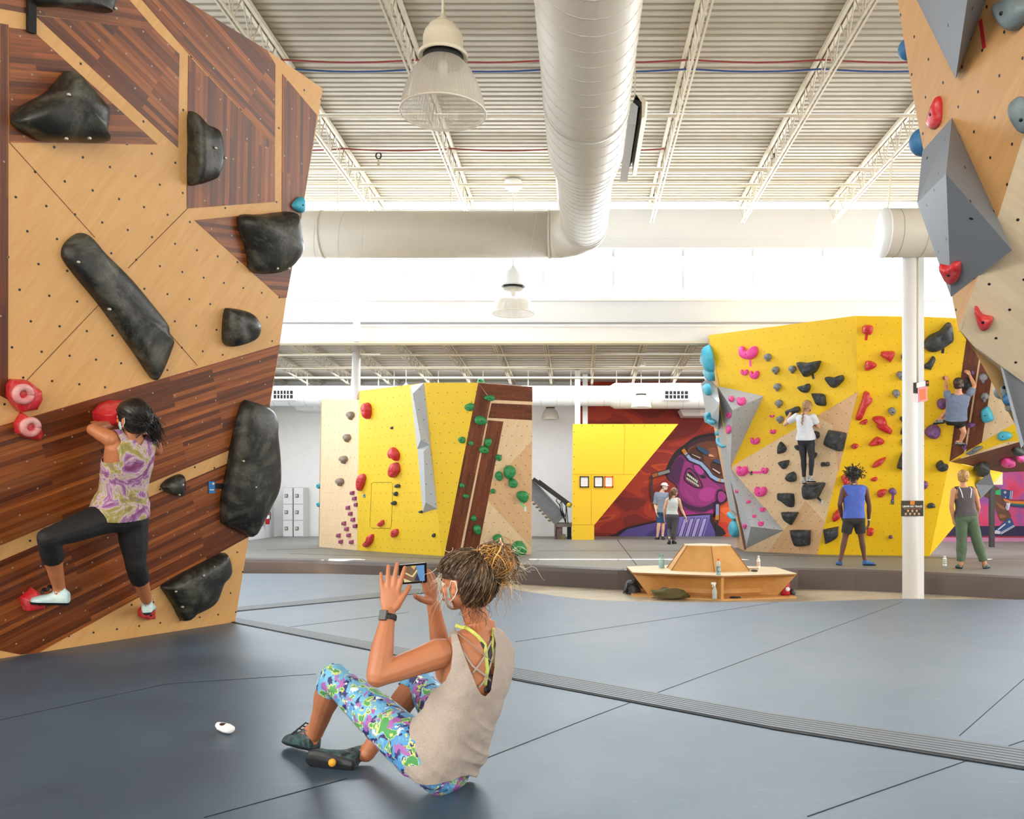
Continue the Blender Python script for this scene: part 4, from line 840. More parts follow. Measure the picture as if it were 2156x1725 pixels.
knob(1944, 299, 29, 6.15, 'blue', 'blue round hold peeking past the left rim of the right wall, lower')
knob(2110, 824, 17, 6.3, 'steel', 'chalky blue-grey round hold at the foot of the right wall')
knob(2124, 840, 13, 6.25, 'blue', 'blue hold between the two chalky round ones')
knob(2127, 857, 11, 6.3, 'steel', 'small blue-grey round hold just below the larger one')
knob(671, 1024, 5.5, 20.75, 'cyan', 'upper of two small blue holds peeking past the left edge of the middle wall')
knob(671, 1063, 5.0, 20.75, 'cyan', 'lower of two small blue holds peeking past the left edge of the middle wall')
knob(1012, 805, 8, 17.1, 'green', 'pale green hold peeking over the top of the middle wall')
for cx_, cy_, w_, h_, c_, lab in ((2122, 972, 34, 14, 'pink', 'wide pink hold on the dark overhang at the right edge'), (2148, 962, 22, 10, 'pink', 'small pink hold on the dark overhang, nearest the photo edge'), (2143, 948, 26, 12, 'dark', 'black hold on the dark overhang above the pink ones')):
    hold(WU, EL(cx_, cy_, w_, h_), .1, c_, 'w4', desc=lab)
tape(WA, cR(645, 95), cR(663, 230), 'b8202c', 'dark red tape right of the top grey volume', .03)
# labels that single each hold out
CN = dict(dark='black', tan='taupe', plum='plum-red square')
WN = dict(w4='the tall yellow wall', w3='the middle wall', w1='the left wall', w2='the right wall')
def many_lab():
    from collections import defaultdict
    g = defaultdict(list)
    for o, c, wl, px, h, d in ALLH:
        if d: tag(o, d, 'climbing hold', {'w1': 'holds on the left foreground wall'}.get(wl)); continue
        x = sum(p[0] for p in px)/len(px); y = sum(p[1] for p in px)/len(px); sz = max(p[0] for p in px)-min(p[0] for p in px)
        g[(wl, c)].append((y, x, sz, o))
    for (wl, c), L in g.items():
        L.sort(key=lambda t: t[0]); szs = sorted(t[2] for t in L); big = max(L, key=lambda t: t[2])[3]; n = len(L)
        xs_ = sorted(t[1] for t in L)
        for i, (y, x, sz, o) in enumerate(L):
            how = 'large' if sz > szs[n//2]*1.35 else 'small' if sz < szs[n//2]*.75 else 'medium'
            rank = '%s from top' % ORD[i] if i < n-i-1 or n < 3 else ('lowest' if i == n-1 else '%s from bottom' % ORD[n-1-i])
            if i == 0: rank = 'highest'
            if x == xs_[0] and n > 2: rank += ' and leftmost'
            elif x == xs_[-1] and n > 2: rank += ' and rightmost'
            tag(o, '%s %s hold on %s, %s of its colour' % (how, CN.get(c, c), WN[wl], rank), 'climbing hold', '%s holds on %s' % (CN.get(c, c), WN[wl]))
many_lab()
# ------------------------------------------------------------- loose things
def T(par, body_, size, loc, m, name='lettering', rot=(math.pi/2, 0, 0), ext=.001, bold=0.0, sx=1.0):
    c = bpy.data.curves.new(name, 'FONT'); c.body = body_; c.size = size; c.extrude = ext; c.align_x = 'CENTER'; c.align_y = 'CENTER'; c.offset = bold; c.space_character = 1.05
    tmp = bpy.data.objects.new('tmp', c); COL.objects.link(tmp); bpy.context.view_layer.update()
    me = bpy.data.meshes.new_from_object(tmp.evaluated_get(bpy.context.evaluated_depsgraph_get())); bpy.data.objects.remove(tmp)
    me.materials.clear(); me.materials.append(m); o = bpy.data.objects.new(name, me); COL.objects.link(o); o.parent = par
    o.location = V(loc)-root_of(par); o.rotation_euler = rot; o.scale = (sx, 1, 1); return o
shade_m = mat('prismatic_acrylic', 'd8d2c6', .12, spec=.8, alpha=.6); shade_m.use_nodes = True
_s = NT.__new__(NT); _s.m = shade_m; _s.t = shade_m.node_tree; _s.n = _s.t.nodes; _s.l = _s.t.links; _s.b = _s.n['Principled BSDF']
def lamp(px, py, D, dia, ztop, lab, rodr=.012, canopy=True, zc=None, m=cream):
    k = dia/.85; c = at(px, py, D); o = thing('pendant_lamp', lab, 'pendant lamp', c, 'big bell pendant lamps')
    P = [(.425, 0), (.418, .05), (.405, .12), (.375, .22), (.335, .32), (.28, .42), (.21, .50), (.17, .54)]
    sh = MB().lathe([(r*k, z*k) for r, z in P], c, 56); ob = sh.build('lamp_shade', shade_m, o)
    rb = MB(); n = 72
    for i in range(n):
        a = 2*math.pi*i/n; ca, sa = math.cos(a), math.sin(a)
        rb.tube([c+V((ca*r*k, sa*r*k, z*k)) for r, z in P], .0028*k, 3, caps=False)
    rb.build('prism_ribs', mat('acrylic_rib', 'e6e2da', .15, alpha=.5), ob)
    rm = MB(); R_ = [c+V((math.cos(2*math.pi*i/48)*.427*k, math.sin(2*math.pi*i/48)*.427*k, 0)) for i in range(49)]; rm.tube(R_, .011*k, 6, caps=False); rm.build('rim', mat('rim_cream', 'e4dfd2', .3), ob)
    MB().lathe([(.2*k, .50*k), (.2*k, .57*k)], c, 32, caps=True).build('gap_ring', darkm, o)
    MB().lathe([(.19*k, .575*k), (.247*k, .545*k), (.247*k, .585*k), (.2*k, .62*k), (.2*k, .75*k), (.185*k, .80*k), (.15*k, .845*k), (.145*k, .86*k), (.13*k, .875*k), (.075*k, .90*k), (.065*k, .93*k), (.035*k, .95*k), (.03*k, .98*k)], c, 40, caps=True).build('housing', m, o)
    MB().lathe([(rodr, .95*k), (rodr, ztop-c.z)], c, 10, caps=True).build('rod', m, o)
    MB().lathe([(.035*k, .36*k), (.05*k, .45*k), (.05*k, .53*k)], c, 14, caps=True).build('socket', white, o)
    if canopy: MB().lathe([(.15*k, ztop-c.z-.16*k), (.18*k, ztop-c.z-.13*k), (.18*k, ztop-c.z), (.05, ztop-c.z+.03)], c, 24, caps=True).build('canopy', white, o)
    return o
lamp(933, 237, 8.6, .85, 7.6, 'big bell pendant lamp with clear ribbed shade, nearest, left of the duct', .016, False)
lamp(1080.5, 660, 17.6, .85, 7.71, 'bell pendant lamp hanging in front of the clerestory windows', .01, True, m=mat('lamp_cream_backlit', 'c2c3c4', .5))  # cream housing greyed: its backlit look against the windows is put into the colour
lamp(1350, 858, 23.5, .56, zl(23.5), 'small bell pendant lamp in front of the low duct over the red mural', .008, m=white)
lamp(1158.5, 883, 25.5, .54, zl(25.5), 'small bell pendant lamp half hidden behind the low duct', .008, m=cream)
lamp(855, 858, 22.5, .56, zl(22.5), 'pendant lamp of which only the tip shows above the middle wall', .008, m=white)
# linear heater / light beside the duct
lf = thing('ceiling_fixture', 'long cream and grey fixture beside the big duct with a lit yellow edge', 'light fixture', at(1340, 260, 12.5))
q = MB(); a0_, b0_ = V((.74, 11.5, 6.42)), V((.74, 13.6, 6.42))
def loft2(name, sec, m):
    MB().loft([[a0_+V((x, 0, z)) for x, z in sec], [b0_+V((x, 0, z)) for x, z in sec]], 0, True, False).build(name, m, lf)
loft2('reflector', [(.0, .14), (.08, .2), (.16, .12), (.14, -.1), (.1, -.12), (.1, .1)], cream)
loft2('side_panel', [(-.1, -.2), (.02, -.2), (.05, .05), (-.04, .1)], mat('fixture_grey', 'b9bdc4', .35)); loft2('inner_gap', [(-.02, .1), (.06, .02), (.09, .1), (.02, .2)], darkm)
loft2('light_strip', [(.145, -.09), (.165, -.09), (.175, .1), (.155, .1)], mat('strip_glow', 'ffe9a0', .5, emit=('ffe28a', 3)))
MB().bar((.78, 12, 6.55), (.78, 12, 7.6), .02).build('hanger', steel, lf); MB().bar((.78, 13.2, 6.55), (.78, 13.2, 7.6), .02).build('hanger', steel, lf)
# murals (painted flat on the walls)
def flame():
    m = bpy.data.materials.new('mural_flames'); s = NT(m); o = s.mapping(s.obj(), (.5, 1, 1.1), (0, .5, 0)); f = s.noise(o, 1.1, 1, .5, 1.0)
    s.l.new(s.ramp(f, [(.0, lin('7c211c')), (.42, lin('97291f')), (.5, lin('b03722')), (.58, lin('c4481f')), (.62, lin('9a2c20'))], True), s.b.inputs['Base Color']); s.b.inputs['Roughness'].default_value = .6; return m
def mural(name, YW_, base, cf, L, lab, bm):
    mb = MB(); mats = [bm]; idx = {}; d = .004
    P = [at(x, y, YW_) for x, y in base]; mb.prism(P, (0, .02, 0), 0)
    for k, (kind, col, data, w_) in enumerate(L):
        if col not in idx: idx[col] = len(mats); mats.append(mat('mural_'+col, col, .6))
        y = YW_-.003-.0012*k
        if kind == 'p': P = [at(*cf(*p), YW_) for p in data]
        elif kind == 'c': P = [at(*cf(*p), YW_) for p in crom([V((a, b, 0)) for a, b in data], 4)] if False else [at(*cf(p.x, p.y), YW_) for p in crom([V((a, b, 0)) for a, b in data], 4)]
        else:
            ps = [V((*p, 0)) for p in data]; A, B = [], []
            for i, p in enumerate(ps):
                t = (ps[min(i+1, len(ps)-1)]-ps[max(i-1, 0)]).normalized(); n_ = V((-t.y, t.x, 0)); A.append(p+n_*w_/2); B.append(p-n_*w_/2)
            P = [at(*cf(p.x, p.y), YW_) for p in A+B[::-1]]
        P = [V((p.x, y, p.z)) for p in P]; mb.face(P, idx[col])
    o = mb.build(name, mats, recalc=False)
    return tag(o, lab, 'mural')
cM = cv(1100, 780, 4.54); cN = cv(2050, 980, 9.58)
K = '231420'
ML = [('p', 'd1501e', [(1820, 1290), (1960, 1200), (2200, 1300), (2200, 1592), (1850, 1592)], 0), ('c', 'e8642a', [(1890, 1330), (1980, 1310), (2150, 1400), (2150, 1450), (1960, 1390)], 0), ('c', 'c1321c', [(1870, 1450), (1990, 1470), (2150, 1540), (2150, 1580), (1950, 1550)], 0),
 ('c', K, [(1370, 950), (1450, 790), (1560, 700), (1640, 640), (1750, 608), (1860, 612), (1915, 760), (1945, 1060), (1962, 1200), (1880, 1300), (1850, 1400), (1560, 1410), (1480, 1260), (1465, 1110), (1385, 1040)], 0),
 ('c', '40202e', [(1560, 740), (1640, 670), (1750, 635), (1850, 640), (1890, 720), (1760, 700), (1640, 740)], 0),
 ('c', '6e3a22', [(1575, 770), (1640, 715), (1760, 680), (1860, 690), (1905, 800), (1925, 1050), (1870, 1065), (1790, 985), (1700, 905), (1600, 860)], 0),
 ('c', '8a4c2c', [(1760, 760), (1840, 740), (1860, 830), (1800, 850), (1770, 810)], 0), ('c', '4a2418', [(1600, 760), (1680, 740), (1740, 860), (1690, 880), (1610, 840)], 0), ('c', '4a2418', [(1800, 880), (1890, 880), (1915, 1000), (1860, 1010), (1805, 950)], 0),
 ('c', '742462', [(1402, 965), (1480, 830), (1560, 800), (1620, 865), (1720, 915), (1800, 1000), (1870, 1070), (1930, 1085), (1940, 1180), (1860, 1290), (1800, 1385), (1570, 1395), (1495, 1240), (1478, 1110), (1395, 1030)], 0),
 ('c', '4c1a4c', [(1405, 965), (1480, 840), (1540, 850), (1520, 960), (1490, 1080), (1440, 1060), (1398, 1025)], 0),
 ('c', '942c78', [(1560, 870), (1640, 880), (1760, 960), (1810, 1060), (1880, 1110), (1900, 1180), (1800, 1280), (1650, 1290), (1530, 1200), (1500, 1120), (1520, 980)], 0),
 ('c', 'ac368a', [(1700, 1150), (1790, 1120), (1860, 1160), (1790, 1250), (1690, 1230)], 0), ('c', 'a03280', [(1540, 1120), (1600, 1180), (1640, 1250), (1570, 1220)], 0),
 ('c', '3f1644', [(1500, 1230), (1600, 1290), (1720, 1310), (1850, 1250), (1800, 1340), (1660, 1345), (1540, 1300)], 0), ('c', 'a42a80', [(1560, 1340), (1700, 1370), (1810, 1330), (1800, 1385), (1570, 1395)], 0),
 ('c', '5a1c5c', [(1620, 900), (1700, 900), (1760, 960), (1765, 1020), (1720, 1035), (1660, 990)], 0), ('c', 'b03a90', [(1640, 910), (1700, 915), (1735, 975), (1700, 1000), (1655, 960)], 0), ('c', K, [(1700, 1000), (1740, 1010), (1745, 1030), (1710, 1030)], 0),
 ('c', K, [(1545, 1000), (1575, 935), (1620, 945), (1690, 1030), (1725, 1120), (1660, 1125), (1590, 1090), (1545, 1050)], 0), ('c', '86246a', [(1555, 1000), (1580, 948), (1620, 960), (1680, 1040), (1710, 1110), (1660, 1112), (1590, 1075), (1555, 1040)], 0),
 ('c', '1d0a1c', [(1565, 1005), (1585, 972), (1620, 985), (1670, 1050), (1690, 1100), (1650, 1098), (1595, 1060), (1566, 1032)], 0)]
for k in range(6):
    x, y = 1575+k*17, 984+k*13; ML.append(('p', 'cfd0bc', [(x, y), (x+14, y+5), (x+12, y+30), (x-2, y+22)], 0))
for k in range(7): x, y = 1566+k*17, 1020+k*11; ML.append(('p', 'bfc2a8', [(x, y), (x+14, y+8), (x+16, y+30), (x+3, y+24)], 0))
ML += [('l', K, [(1540, 770), (1600, 850), (1700, 890), (1760, 950), (1800, 1010), (1860, 1045), (1930, 1060)], 50), ('l', '8fa9d0', [(1545, 778), (1605, 850), (1705, 892), (1765, 955), (1805, 1012), (1860, 1045), (1925, 1058)], 32),
 ('l', 'cc7f22', [(1532, 756), (1558, 795)], 34), ('l', '5a4420', [(1566, 805), (1574, 815)], 34), ('l', 'cc7f22', [(1880, 1050), (1895, 1053)], 34), ('l', 'b9a89a', [(1620, 800), (1700, 840)], 14), ('l', K, [(1610, 792), (1700, 830)], 6), ('l', 'c8b8a8', [(1815, 940), (1885, 985)], 14), ('l', K, [(1812, 930), (1885, 972)], 6),
 ('p', '28496f', [(1655, 712), (1790, 775), (1760, 815), (1680, 765)], 0), ('p', '28496f', [(1815, 870), (1850, 848), (1905, 870), (1900, 905)], 0), ('c', 'd9a07e', [(1775, 820), (1830, 828), (1795, 800)], 0),
 ('l', '3a3834', [(1265, 1330), (1245, 1250), (1232, 1150), (1232, 1020), (1250, 1000)], 22), ('l', K, [(1235, 1012), (1412, 960)], 44), ('l', 'b0622a', [(1240, 1010), (1290, 995)], 32), ('l', '8b8d88', [(1296, 994), (1405, 962)], 30),
 ('c', K, [(895, 1592), (900, 1560), (1000, 1500), (1300, 1430), (1500, 1392), (1800, 1368), (1815, 1430), (1890, 1592)], 0), ('p', '56468e', [(905, 1592), (1000, 1518), (1300, 1448), (1500, 1402), (1790, 1380), (1790, 1440), (1860, 1592)], 0), ('p', '7c6cb8', [(1500, 1400), (1790, 1382), (1730, 1592), (1480, 1592)], 0), ('p', '3e3474', [(1160, 1592), (1280, 1500), (1420, 1470), (1400, 1592)], 0)]
for k in range(4):
    x = 1515+k*62; ML += [('p', K, [(x+22, 1415), (x+66, 1408), (x+12, 1592), (x-36, 1592)], 0), ('p', 'a497d6', [(x+25, 1420), (x+58, 1414), (x+4, 1592), (x-28, 1592)], 0)]
ML += [('c', K, [(1860, 1150), (1900, 1140), (1960, 1190), (1950, 1250), (1890, 1280), (1855, 1240)], 0), ('c', '9a2f82', [(1870, 1165), (1910, 1160), (1940, 1200), (1930, 1240), (1890, 1262), (1866, 1230)], 0),
 ('l', K, [(1860, 1270), (1858, 1440)], 44), ('l', '8a93b4', [(1860, 1280), (1859, 1390)], 30), ('l', 'b07a28', [(1858, 1385), (1856, 1432)], 34), ('l', '1c1c24', [(1856, 1430), (1850, 1590)], 20),
 ('l', '4a1410', [(1200, 1440), (1215, 1432), (1230, 1438), (1248, 1430), (1275, 1436)], 3), ('l', '4a1410', [(1222, 1420), (1236, 1410), (1245, 1420), (1256, 1408)], 4)]
mural('mural', 26.28, [(1222, 800), (1640, 800), (1640, 1130.5), (1222, 1130.5)], cM, ML, 'red mural of a tilted purple grimacing face with a blue band over the nose', flame())
def sky_m():
    m = bpy.data.materials.new('mural_sunset'); s = NT(m); f = s.noise(s.obj(), 1.1, 4, .6, .6)
    s.l.new(s.ramp(f, [(.3, lin('b92a5e')), (.45, lin('d03c68')), (.55, lin('9a4a96')), (.7, lin('6a4c9c'))]), s.b.inputs['Base Color']); s.b.inputs['Roughness'].default_value = .6; return m
NL = [('p', '221a48', [(-650, 1225), (1500, 1225), (1500, 1430), (-650, 1430)], 0), ('p', '9c1f38', [(-650, 1430), (1500, 1430), (1500, 1460), (-650, 1450)], 0), ('p', 'c07fa8', [(-650, 1455), (1500, 1465), (1500, 1545), (-650, 1545)], 0),
 ('c', '4c3026', [(200, 520), (330, 480), (400, 560), (420, 700), (330, 680), (180, 600)], 0), ('c', '5c3c28', [(400, 430), (480, 440), (560, 560), (600, 690), (690, 900), (745, 1000), (740, 1060), (580, 1130), (510, 1080), (430, 850), (390, 640)], 0), ('c', '8a5a34', [(420, 700), (480, 760), (600, 830), (640, 900), (520, 850)], 0), ('c', '8a5a34', [(520, 990), (640, 1010), (640, 1050), (530, 1070)], 0),
 ('p', '22a768', [(440, 510), (545, 485), (545, 600), (430, 590)], 0), ('p', '1b3b74', [(540, 490), (585, 478), (792, 515), (770, 690), (560, 660)], 0), ('l', 'd6d8ea', [(742, 515), (728, 680)], 12), ('l', 'd6d8ea', [(775, 518), (760, 684)], 12), ('c', 'a8a8a4', [(598, 545), (628, 515), (658, 545), (628, 575)], 0), ('l', 'd8dbe6', [(632, 630), (640, 660)], 14),
 ('p', '1c7a5c', [(595, 700), (740, 770), (1200, 800), (1200, 840), (740, 800), (620, 745)], 0), ('p', '1d3766', [(735, 785), (1200, 830), (1200, 880), (735, 830)], 0), ('p', 'd07a2a', [(585, 668), (740, 720), (1200, 735), (1200, 800), (740, 765), (610, 720)], 0), ('p', '8c2434', [(600, 668), (760, 695), (1200, 700), (1200, 725), (740, 720)], 0),
 ('p', 'cfd0e2', [(650, 760), (735, 760), (700, 900), (660, 910)], 0), ('c', 'a8a2c8', [(632, 850), (672, 786), (690, 850), (672, 915)], 0), ('p', '1c4a84', [(560, 1180), (660, 1085), (750, 1060), (820, 1230), (540, 1375), (420, 1310)], 0), ('p', 'c8cce4', [(530, 1350), (800, 1205), (822, 1235), (545, 1392)], 0), ('l', '1c3a74', [(535, 1365), (812, 1222)], 10), ('p', 'c9c2dc', [(395, 1335), (450, 1303), (530, 1330), (525, 1388), (395, 1378)], 0), ('c', 'b4b4ac', [(680, 1140), (707, 1112), (735, 1140), (707, 1168)], 0),
 ('l', 'cfd0d8', [(480, 1300), (630, 1180)], 26), ('l', '1c4a84', [(490, 1310), (640, 1195)], 6)]
NL += [('c', 'e0d0e8', [(x, y-5), (x+5, y), (x, y+5), (x-5, y)], 0) for x, y in ((622, 250), (893, 335), (810, 145), (150, 935), (940, 1005))]
mural('mural', 23.0, [(1975, 900), (2300, 900), (2300, 1141), (1975, 1141)], cN, NL, 'pink and violet mural of legs in blue high-top sneakers and a skateboard', sky_m())
# bench
Hx = [V(p) for p in ((2.14, 12.76, 0), (3.33, 13.12, 0), (3.28, 14.3, 0), (2.02, 14.95, 0), (.80, 14.42, 0), (.83, 13.33, 0))]; HC = V((2.07, 13.85, 0))
def hx(s, z, dy=0): return [HC+(p-HC)*s+V((0, 0, z)) for p in Hx]
bb = thing('bench', 'hexagonal birch plywood bench with a tapered backrest, standing in the pit', 'bench', (2.07, 13.85, -.35))
bw = mat('bench_birch', 'dba866', .42, col2='c8914e', vscale=2.5); bl_ = mat('bench_top', 'efe0c0', .35, var=.05)
MB().loft([hx(1.0, .0), hx(1.0, .03)], 0, True, False).build('seat', bl_, bb)
MB().loft([hx(.985, -.012), hx(1.004, .0), hx(1.004, .022)], 0, False, False).build('seat_edge', edge, bb)
MB().loft([hx(1.0, -.35), hx(1.0, -.325)], 0, True, False).build('base_board', bw, bb)
MB().loft([hx(.60, -.325), hx(.74, -.005)], 0, True, False).build('storage_back', bw, bb)
for i, p in enumerate(Hx):
    d = (p-HC); n_ = V((-d.y, d.x, 0)).normalized()*.02; bs = .97 if i in (0,) else .80
    P = [HC+d*.58+V((0, 0, -.325)), HC+d*bs+V((0, 0, -.325)), HC+d*.99+V((0, 0, -.002)), HC+d*.7+V((0, 0, -.002))]; MB().prism([q-n_ for q in P], n_*2).build('divider', bw, bb)
for i in range(6):
    a, b = hx(.62, -.25)[i], hx(.62, -.25)[(i+1) % 6]; q = MB().bar(a+(a-HC)*.02, b+(b-HC)*.02, .03, .07); q.build('cleat', bw, bb)
MB().loft([hx(.49, .03), hx(.275, .42)], 0, True, False).build('backrest', bw, bb)
MB().loft([hx(.28, .42), hx(.28, .435)], 0, True, False).build('backrest_cap', bl_, bb)
for a, b in zip(hx(.492, .032), hx(.278, .42)): MB().bar(a, b, .012).build('edge_strip', edge, bb)
def bottle(name, c, h, prof, m, lab, capm=None, ch=.03, cr=.018):
    o = thing(name, lab, 'bottle', c); MB().lathe([(r, z*h) for r, z in prof], c, 20, caps=True).build('body', m, o)
    if capm: MB().lathe([(cr, h), (cr, h+ch)], c, 14, caps=True).build('cap', capm, o)
    return o
clear = mat('clear_plastic', 'cfe3e6', .08, alpha=.45, spec=.8)
c = at(1393, 1194, 14.1); c.z = .03
o = bottle('water_bottle', c, .2, [(.045, 0), (.048, .05), (.048, .8), (.03, .92), (.03, 1)], mat('teal_clear', 'a8d4d4', .1, alpha=.6), 'clear teal water bottle with a loop cap on the left of the bench', mat('teal_cap', '7fb8b8', .4), .03, .034)
MB().tube([c+V((-.03, 0, .22)), c+V((-.06, 0, .25)), c+V((-.055, 0, .21)), c+V((-.03, 0, .19))], .006, 6).build('loop', mat('teal_cap', '7fb8b8'), o)
MB().lathe([(.046, .01), (.046, .09)], c, 20, caps=True).build('water', mat('water', '9fd0dc', .05, alpha=.6), o)
c = V((2.093, 12.87, .03)); o = bottle('sports_drink_bottle', c, .215, [(.033, 0), (.036, .04), (.036, .55), (.031, .62), (.036, .7), (.03, .85), (.016, .97), (.016, 1)], clear, 'clear sports drink bottle with an orange cap on the front corner of the bench', mat('orange_cap', 'f0682a', .4), .028, .02)
MB().lathe([(.037, .04), (.037, .125)], c, 24).build('label', mat('drink_label', '6f8a8a', .4), o); MB().lathe([(.034, .004), (.034, .035)], c, 20, caps=True).build('drink', mat('blue_drink', '4fc0dc', .1, alpha=.8), o)
T(o, 'G', .06, c+V((.012, -.0385, .085)), white, bold=.002)
c = at(1597, 1197, 14.05); c.z = .03; o = bottle('chalk_bottle', c, .185, [(.028, 0), (.03, .03), (.03, .72), (.018, .85), (.018, .95)], mat('bottle_cream', 'eee6dc', .4), 'white bottle standing at the back right of the bench', mat('bottle_cream', 'eee6dc'), .02, .019)
MB().lathe([(.0305, .04), (.0305, .11)], c, 16).build('label', mat('label_print', 'c9b3a4', .5), o)
c = V((2.02, 12.66+.12, -.325)); o = thing('spray_bottle', 'clear spray bottle standing on the base board under the front corner of the bench', 'spray bottle', c)
MB().lathe([(.035, 0), (.037, .02), (.037, .12), (.02, .17), (.014, .2)], c, 18, caps=True).build('body', clear, o)
MB().bar(c+V((-.05, 0, .235)), c+V((.02, 0, .235)), .03, .03).bar(c+V((0, 0, .19)), c+V((0, 0, .235)), .025).bar(c+V((-.035, 0, .18)), c+V((-.02, 0, .225)), .01).build('trigger_head', white, o)
def cloth_blob(name, c, size, m, lab, cat, amp=.5, seed=0, n=28):
    mb = MB(); rings = []
    for i in range(10):
        t = i/9; rg = []
        for k in range(n):
            a = 2*math.pi*k/n; r = math.cos(t*math.pi/2)**.6 if t < 1 else .02; nz = noise.noise(V((math.cos(a)*2+seed, math.sin(a)*2, t*3)))
            rg.append(V(c)+V((math.cos(a)*size[0]*r*(1+amp*nz), math.sin(a)*size[1]*r*(1+amp*nz), max(0.0, size[2]*(math.sin(t*math.pi/2)+amp*.7*noise.noise(V((math.cos(a)*3*r, math.sin(a)*3*r, seed+5)))*(1 if 0 < t else 0))))))
        rings.append(rg)
    mb.loft(rings); return tag(mb.build(name, m), lab, cat)
cloth_blob('jacket', (1.36, 12.95, -.325), (.27, .13, .14), mat('olive_cloth', '5c5330', .8, bump=.5, bscale=25), 'crumpled olive jacket lying on the left base board of the bench', 'jacket', .5, 3)
bp = at(1331, 1252, 13.75); bp.z = -.35
o = cloth_blob('backpack', bp, (.13, .16, .22), mat('slate_nylon', '43454e', .5, bump=.4, bscale=20), 'slate and grey backpack slumped on the floor left of the bench', 'backpack', .3, 8)
for k in range(3): MB().tube([bp+V((-.13+.02*k, -.12, .03)), bp+V((-.08, -.17, .12+.03*k)), bp+V((.02, -.14, .19-.02*k)), bp+V((.1, -.1, .08))], .012, 6, flat=.4).build('strap', mat('strap_grey', 'a9a9b4' if k == 1 else '2a2a30', .6), o)
c = V((3.2, 13.3, -.325)); o = thing('shoulder_bag', 'red bag with a round white badge leaning by the right end of the bench', 'bag', c)
MB().loft([[c+V((x*s_, y*s_, z)) for x, y in ((-.07, -.06), (.06, -.07), (.08, .06), (-.06, .07))] for z, s_ in ((0, .9), (.03, 1), (.2, .95), (.27, .55))], 0, True, True).build('body', mat('red_nylon', 'b01226', .5), o)
MB().lathe([(.035, 0), (.035, .004)], c+V((.02, -.078, .1)), 18, axis=(0, -1, 0), caps=True).build('badge', white, o)
MB().tube([c+V((-.02, 0, .26)), c+V((0, 0, .34)), c+V((.03, 0, .26))], .008, 6).build('handle', mat('red_nylon', 'b01226'), o)
tag(MB().ball(V((3.33, 13.36, -.29)), (.05, .06, .06)).build('helmet', mat('dark_ball', '3a3c44', .4)), 'small dark round object behind the red bag at the bench', 'ball')
tag(MB().ball(V((2.745, 13.42, .045)), (.06, .035, .018), R=Matrix.Rotation(-.4, 3, 'Z')).build('glasses_case', mat('olive_dark', '3b3a26', .3)), 'small dark olive case lying on the right of the bench seat', 'case')
tag(MB().bar((2.62, 13.9, .035), (2.9, 13.86, .035), .06, .01).build('thin_board', edge), 'thin flat brown piece lying on the bench behind the small dark case', 'board')
cloth_blob('sandals', (2.35, 12.9, -.325), (.09, .04, .025), darkm, 'flat black pair of sandals on the base board right of the front corner', 'sandals', .4, 2)
# chalk bottles
c = V((-1.79, 4.36, .024)); c.x = (480-CX)/F*4.4; o = thing('chalk_bottle', 'white liquid chalk bottle lying on its side on the foreground mat', 'bottle', c)
ax = V((.75, -.66, 0)).normalized(); M3 = Matrix((ax, ax.cross(V((0, 0, 1))), V((0, 0, 1)))).transposed()
MB().loft([[c+ax*t+M3 @ V((0, math.cos(2*math.pi*k/20)*r, math.sin(2*math.pi*k/20)*r*.75)) for k in range(20)] for t, r in ((-.05, .012), (-.048, .02), (-.035, .028), (.02, .031), (.055, .027), (.068, .018), (.07, .004))], 0).build('body', white, o)
MB().lathe([(.016, 0), (.017, .005), (.017, .022), (.014, .025)], c-ax*.072, 16, axis=ax, caps=True).build('cap', white, o)
MB().ball(c+V((-.002, -.004, .0165)), (.034, .019, .007), R=M3).build('label', mat('maroon_label', '341a1e', .4), o)
c = ground(1989, 1192); o = bottle('chalk_bottle', c, .155, [(.032, 0), (.034, .03), (.034, .8), (.02, .92), (.02, .97)], white, 'white chalk bottle standing on the far mat, left of the woman in green trousers', white, .02, .022)
q = MB()
for k in range(3): q.lathe([(.0346, .04+k*.03), (.0346, .055+k*.03)], c, 18)
q.build('print', mat('label_grey', '8a9a80', .5), o)
# sign and scanner on the column
c = COLP; s0, s1 = at(1898, 1055, c.y-.11), at(1944, 1087, c.y-.11); yy = c.y-.11; cx_, cz_ = (s0.x+s1.x)/2, (s0.z+s1.z)/2; W_, H_ = s1.x-s0.x, s0.z-s1.z
sg = thing('sign', 'small dark brown sign reading LEAVE NO TRACE on the white column', 'sign', (cx_, yy, s1.z))
MB().box((s0.x, yy, s1.z), (s1.x, yy+.01, s0.z)).build('board', mat('sign_brown', '3a3129', .5), sg)
q = MB().box((s0.x-.002, yy+.002, s1.z-.003), (s1.x+.002, yy+.008, s0.z+.003)); q.build('border', mat('sign_border', '1d150f', .5), sg)
MB().box((cx_-.03, yy-.002, s0.z-H_*.26), (cx_+.03, yy, s0.z)).build('orange_tab', mat('sign_orange', 'e08a1e', .5), sg)
T(sg, 'LEAVE NO TRACE', .034, (cx_, yy-.001, cz_+H_*.13), mat('sign_white', 'f2f0ea', .5), bold=.0012, sx=.92)
T(sg, 'OUTDOORS AT THE GYM AND CRAGS', .0125, (cx_, yy-.001, cz_-.005), mat('sign_tan', 'c98a4c', .5), bold=.0004)
for j, row in enumerate(((-.33, 0, .33), (-.5, -.17, .17, .5))):
    for k, u in enumerate(row):
        p = V((cx_+u*W_*.6-.002, yy-.001, cz_-H_*(.16+.2*j))); q = MB().lathe([(.0135, 0), (.0135, .002)], p, 14, axis=(0, -1, 0), caps=True); q.build('icon', mat('sign_icon', 'f0c090', .5), sg)
        MB().box((p.x-.022, yy-.0015, p.z-.024), (p.x+.022, yy-.0005, p.z-.020)).build('caption', mat('sign_caption', '8f8878', .5), sg)
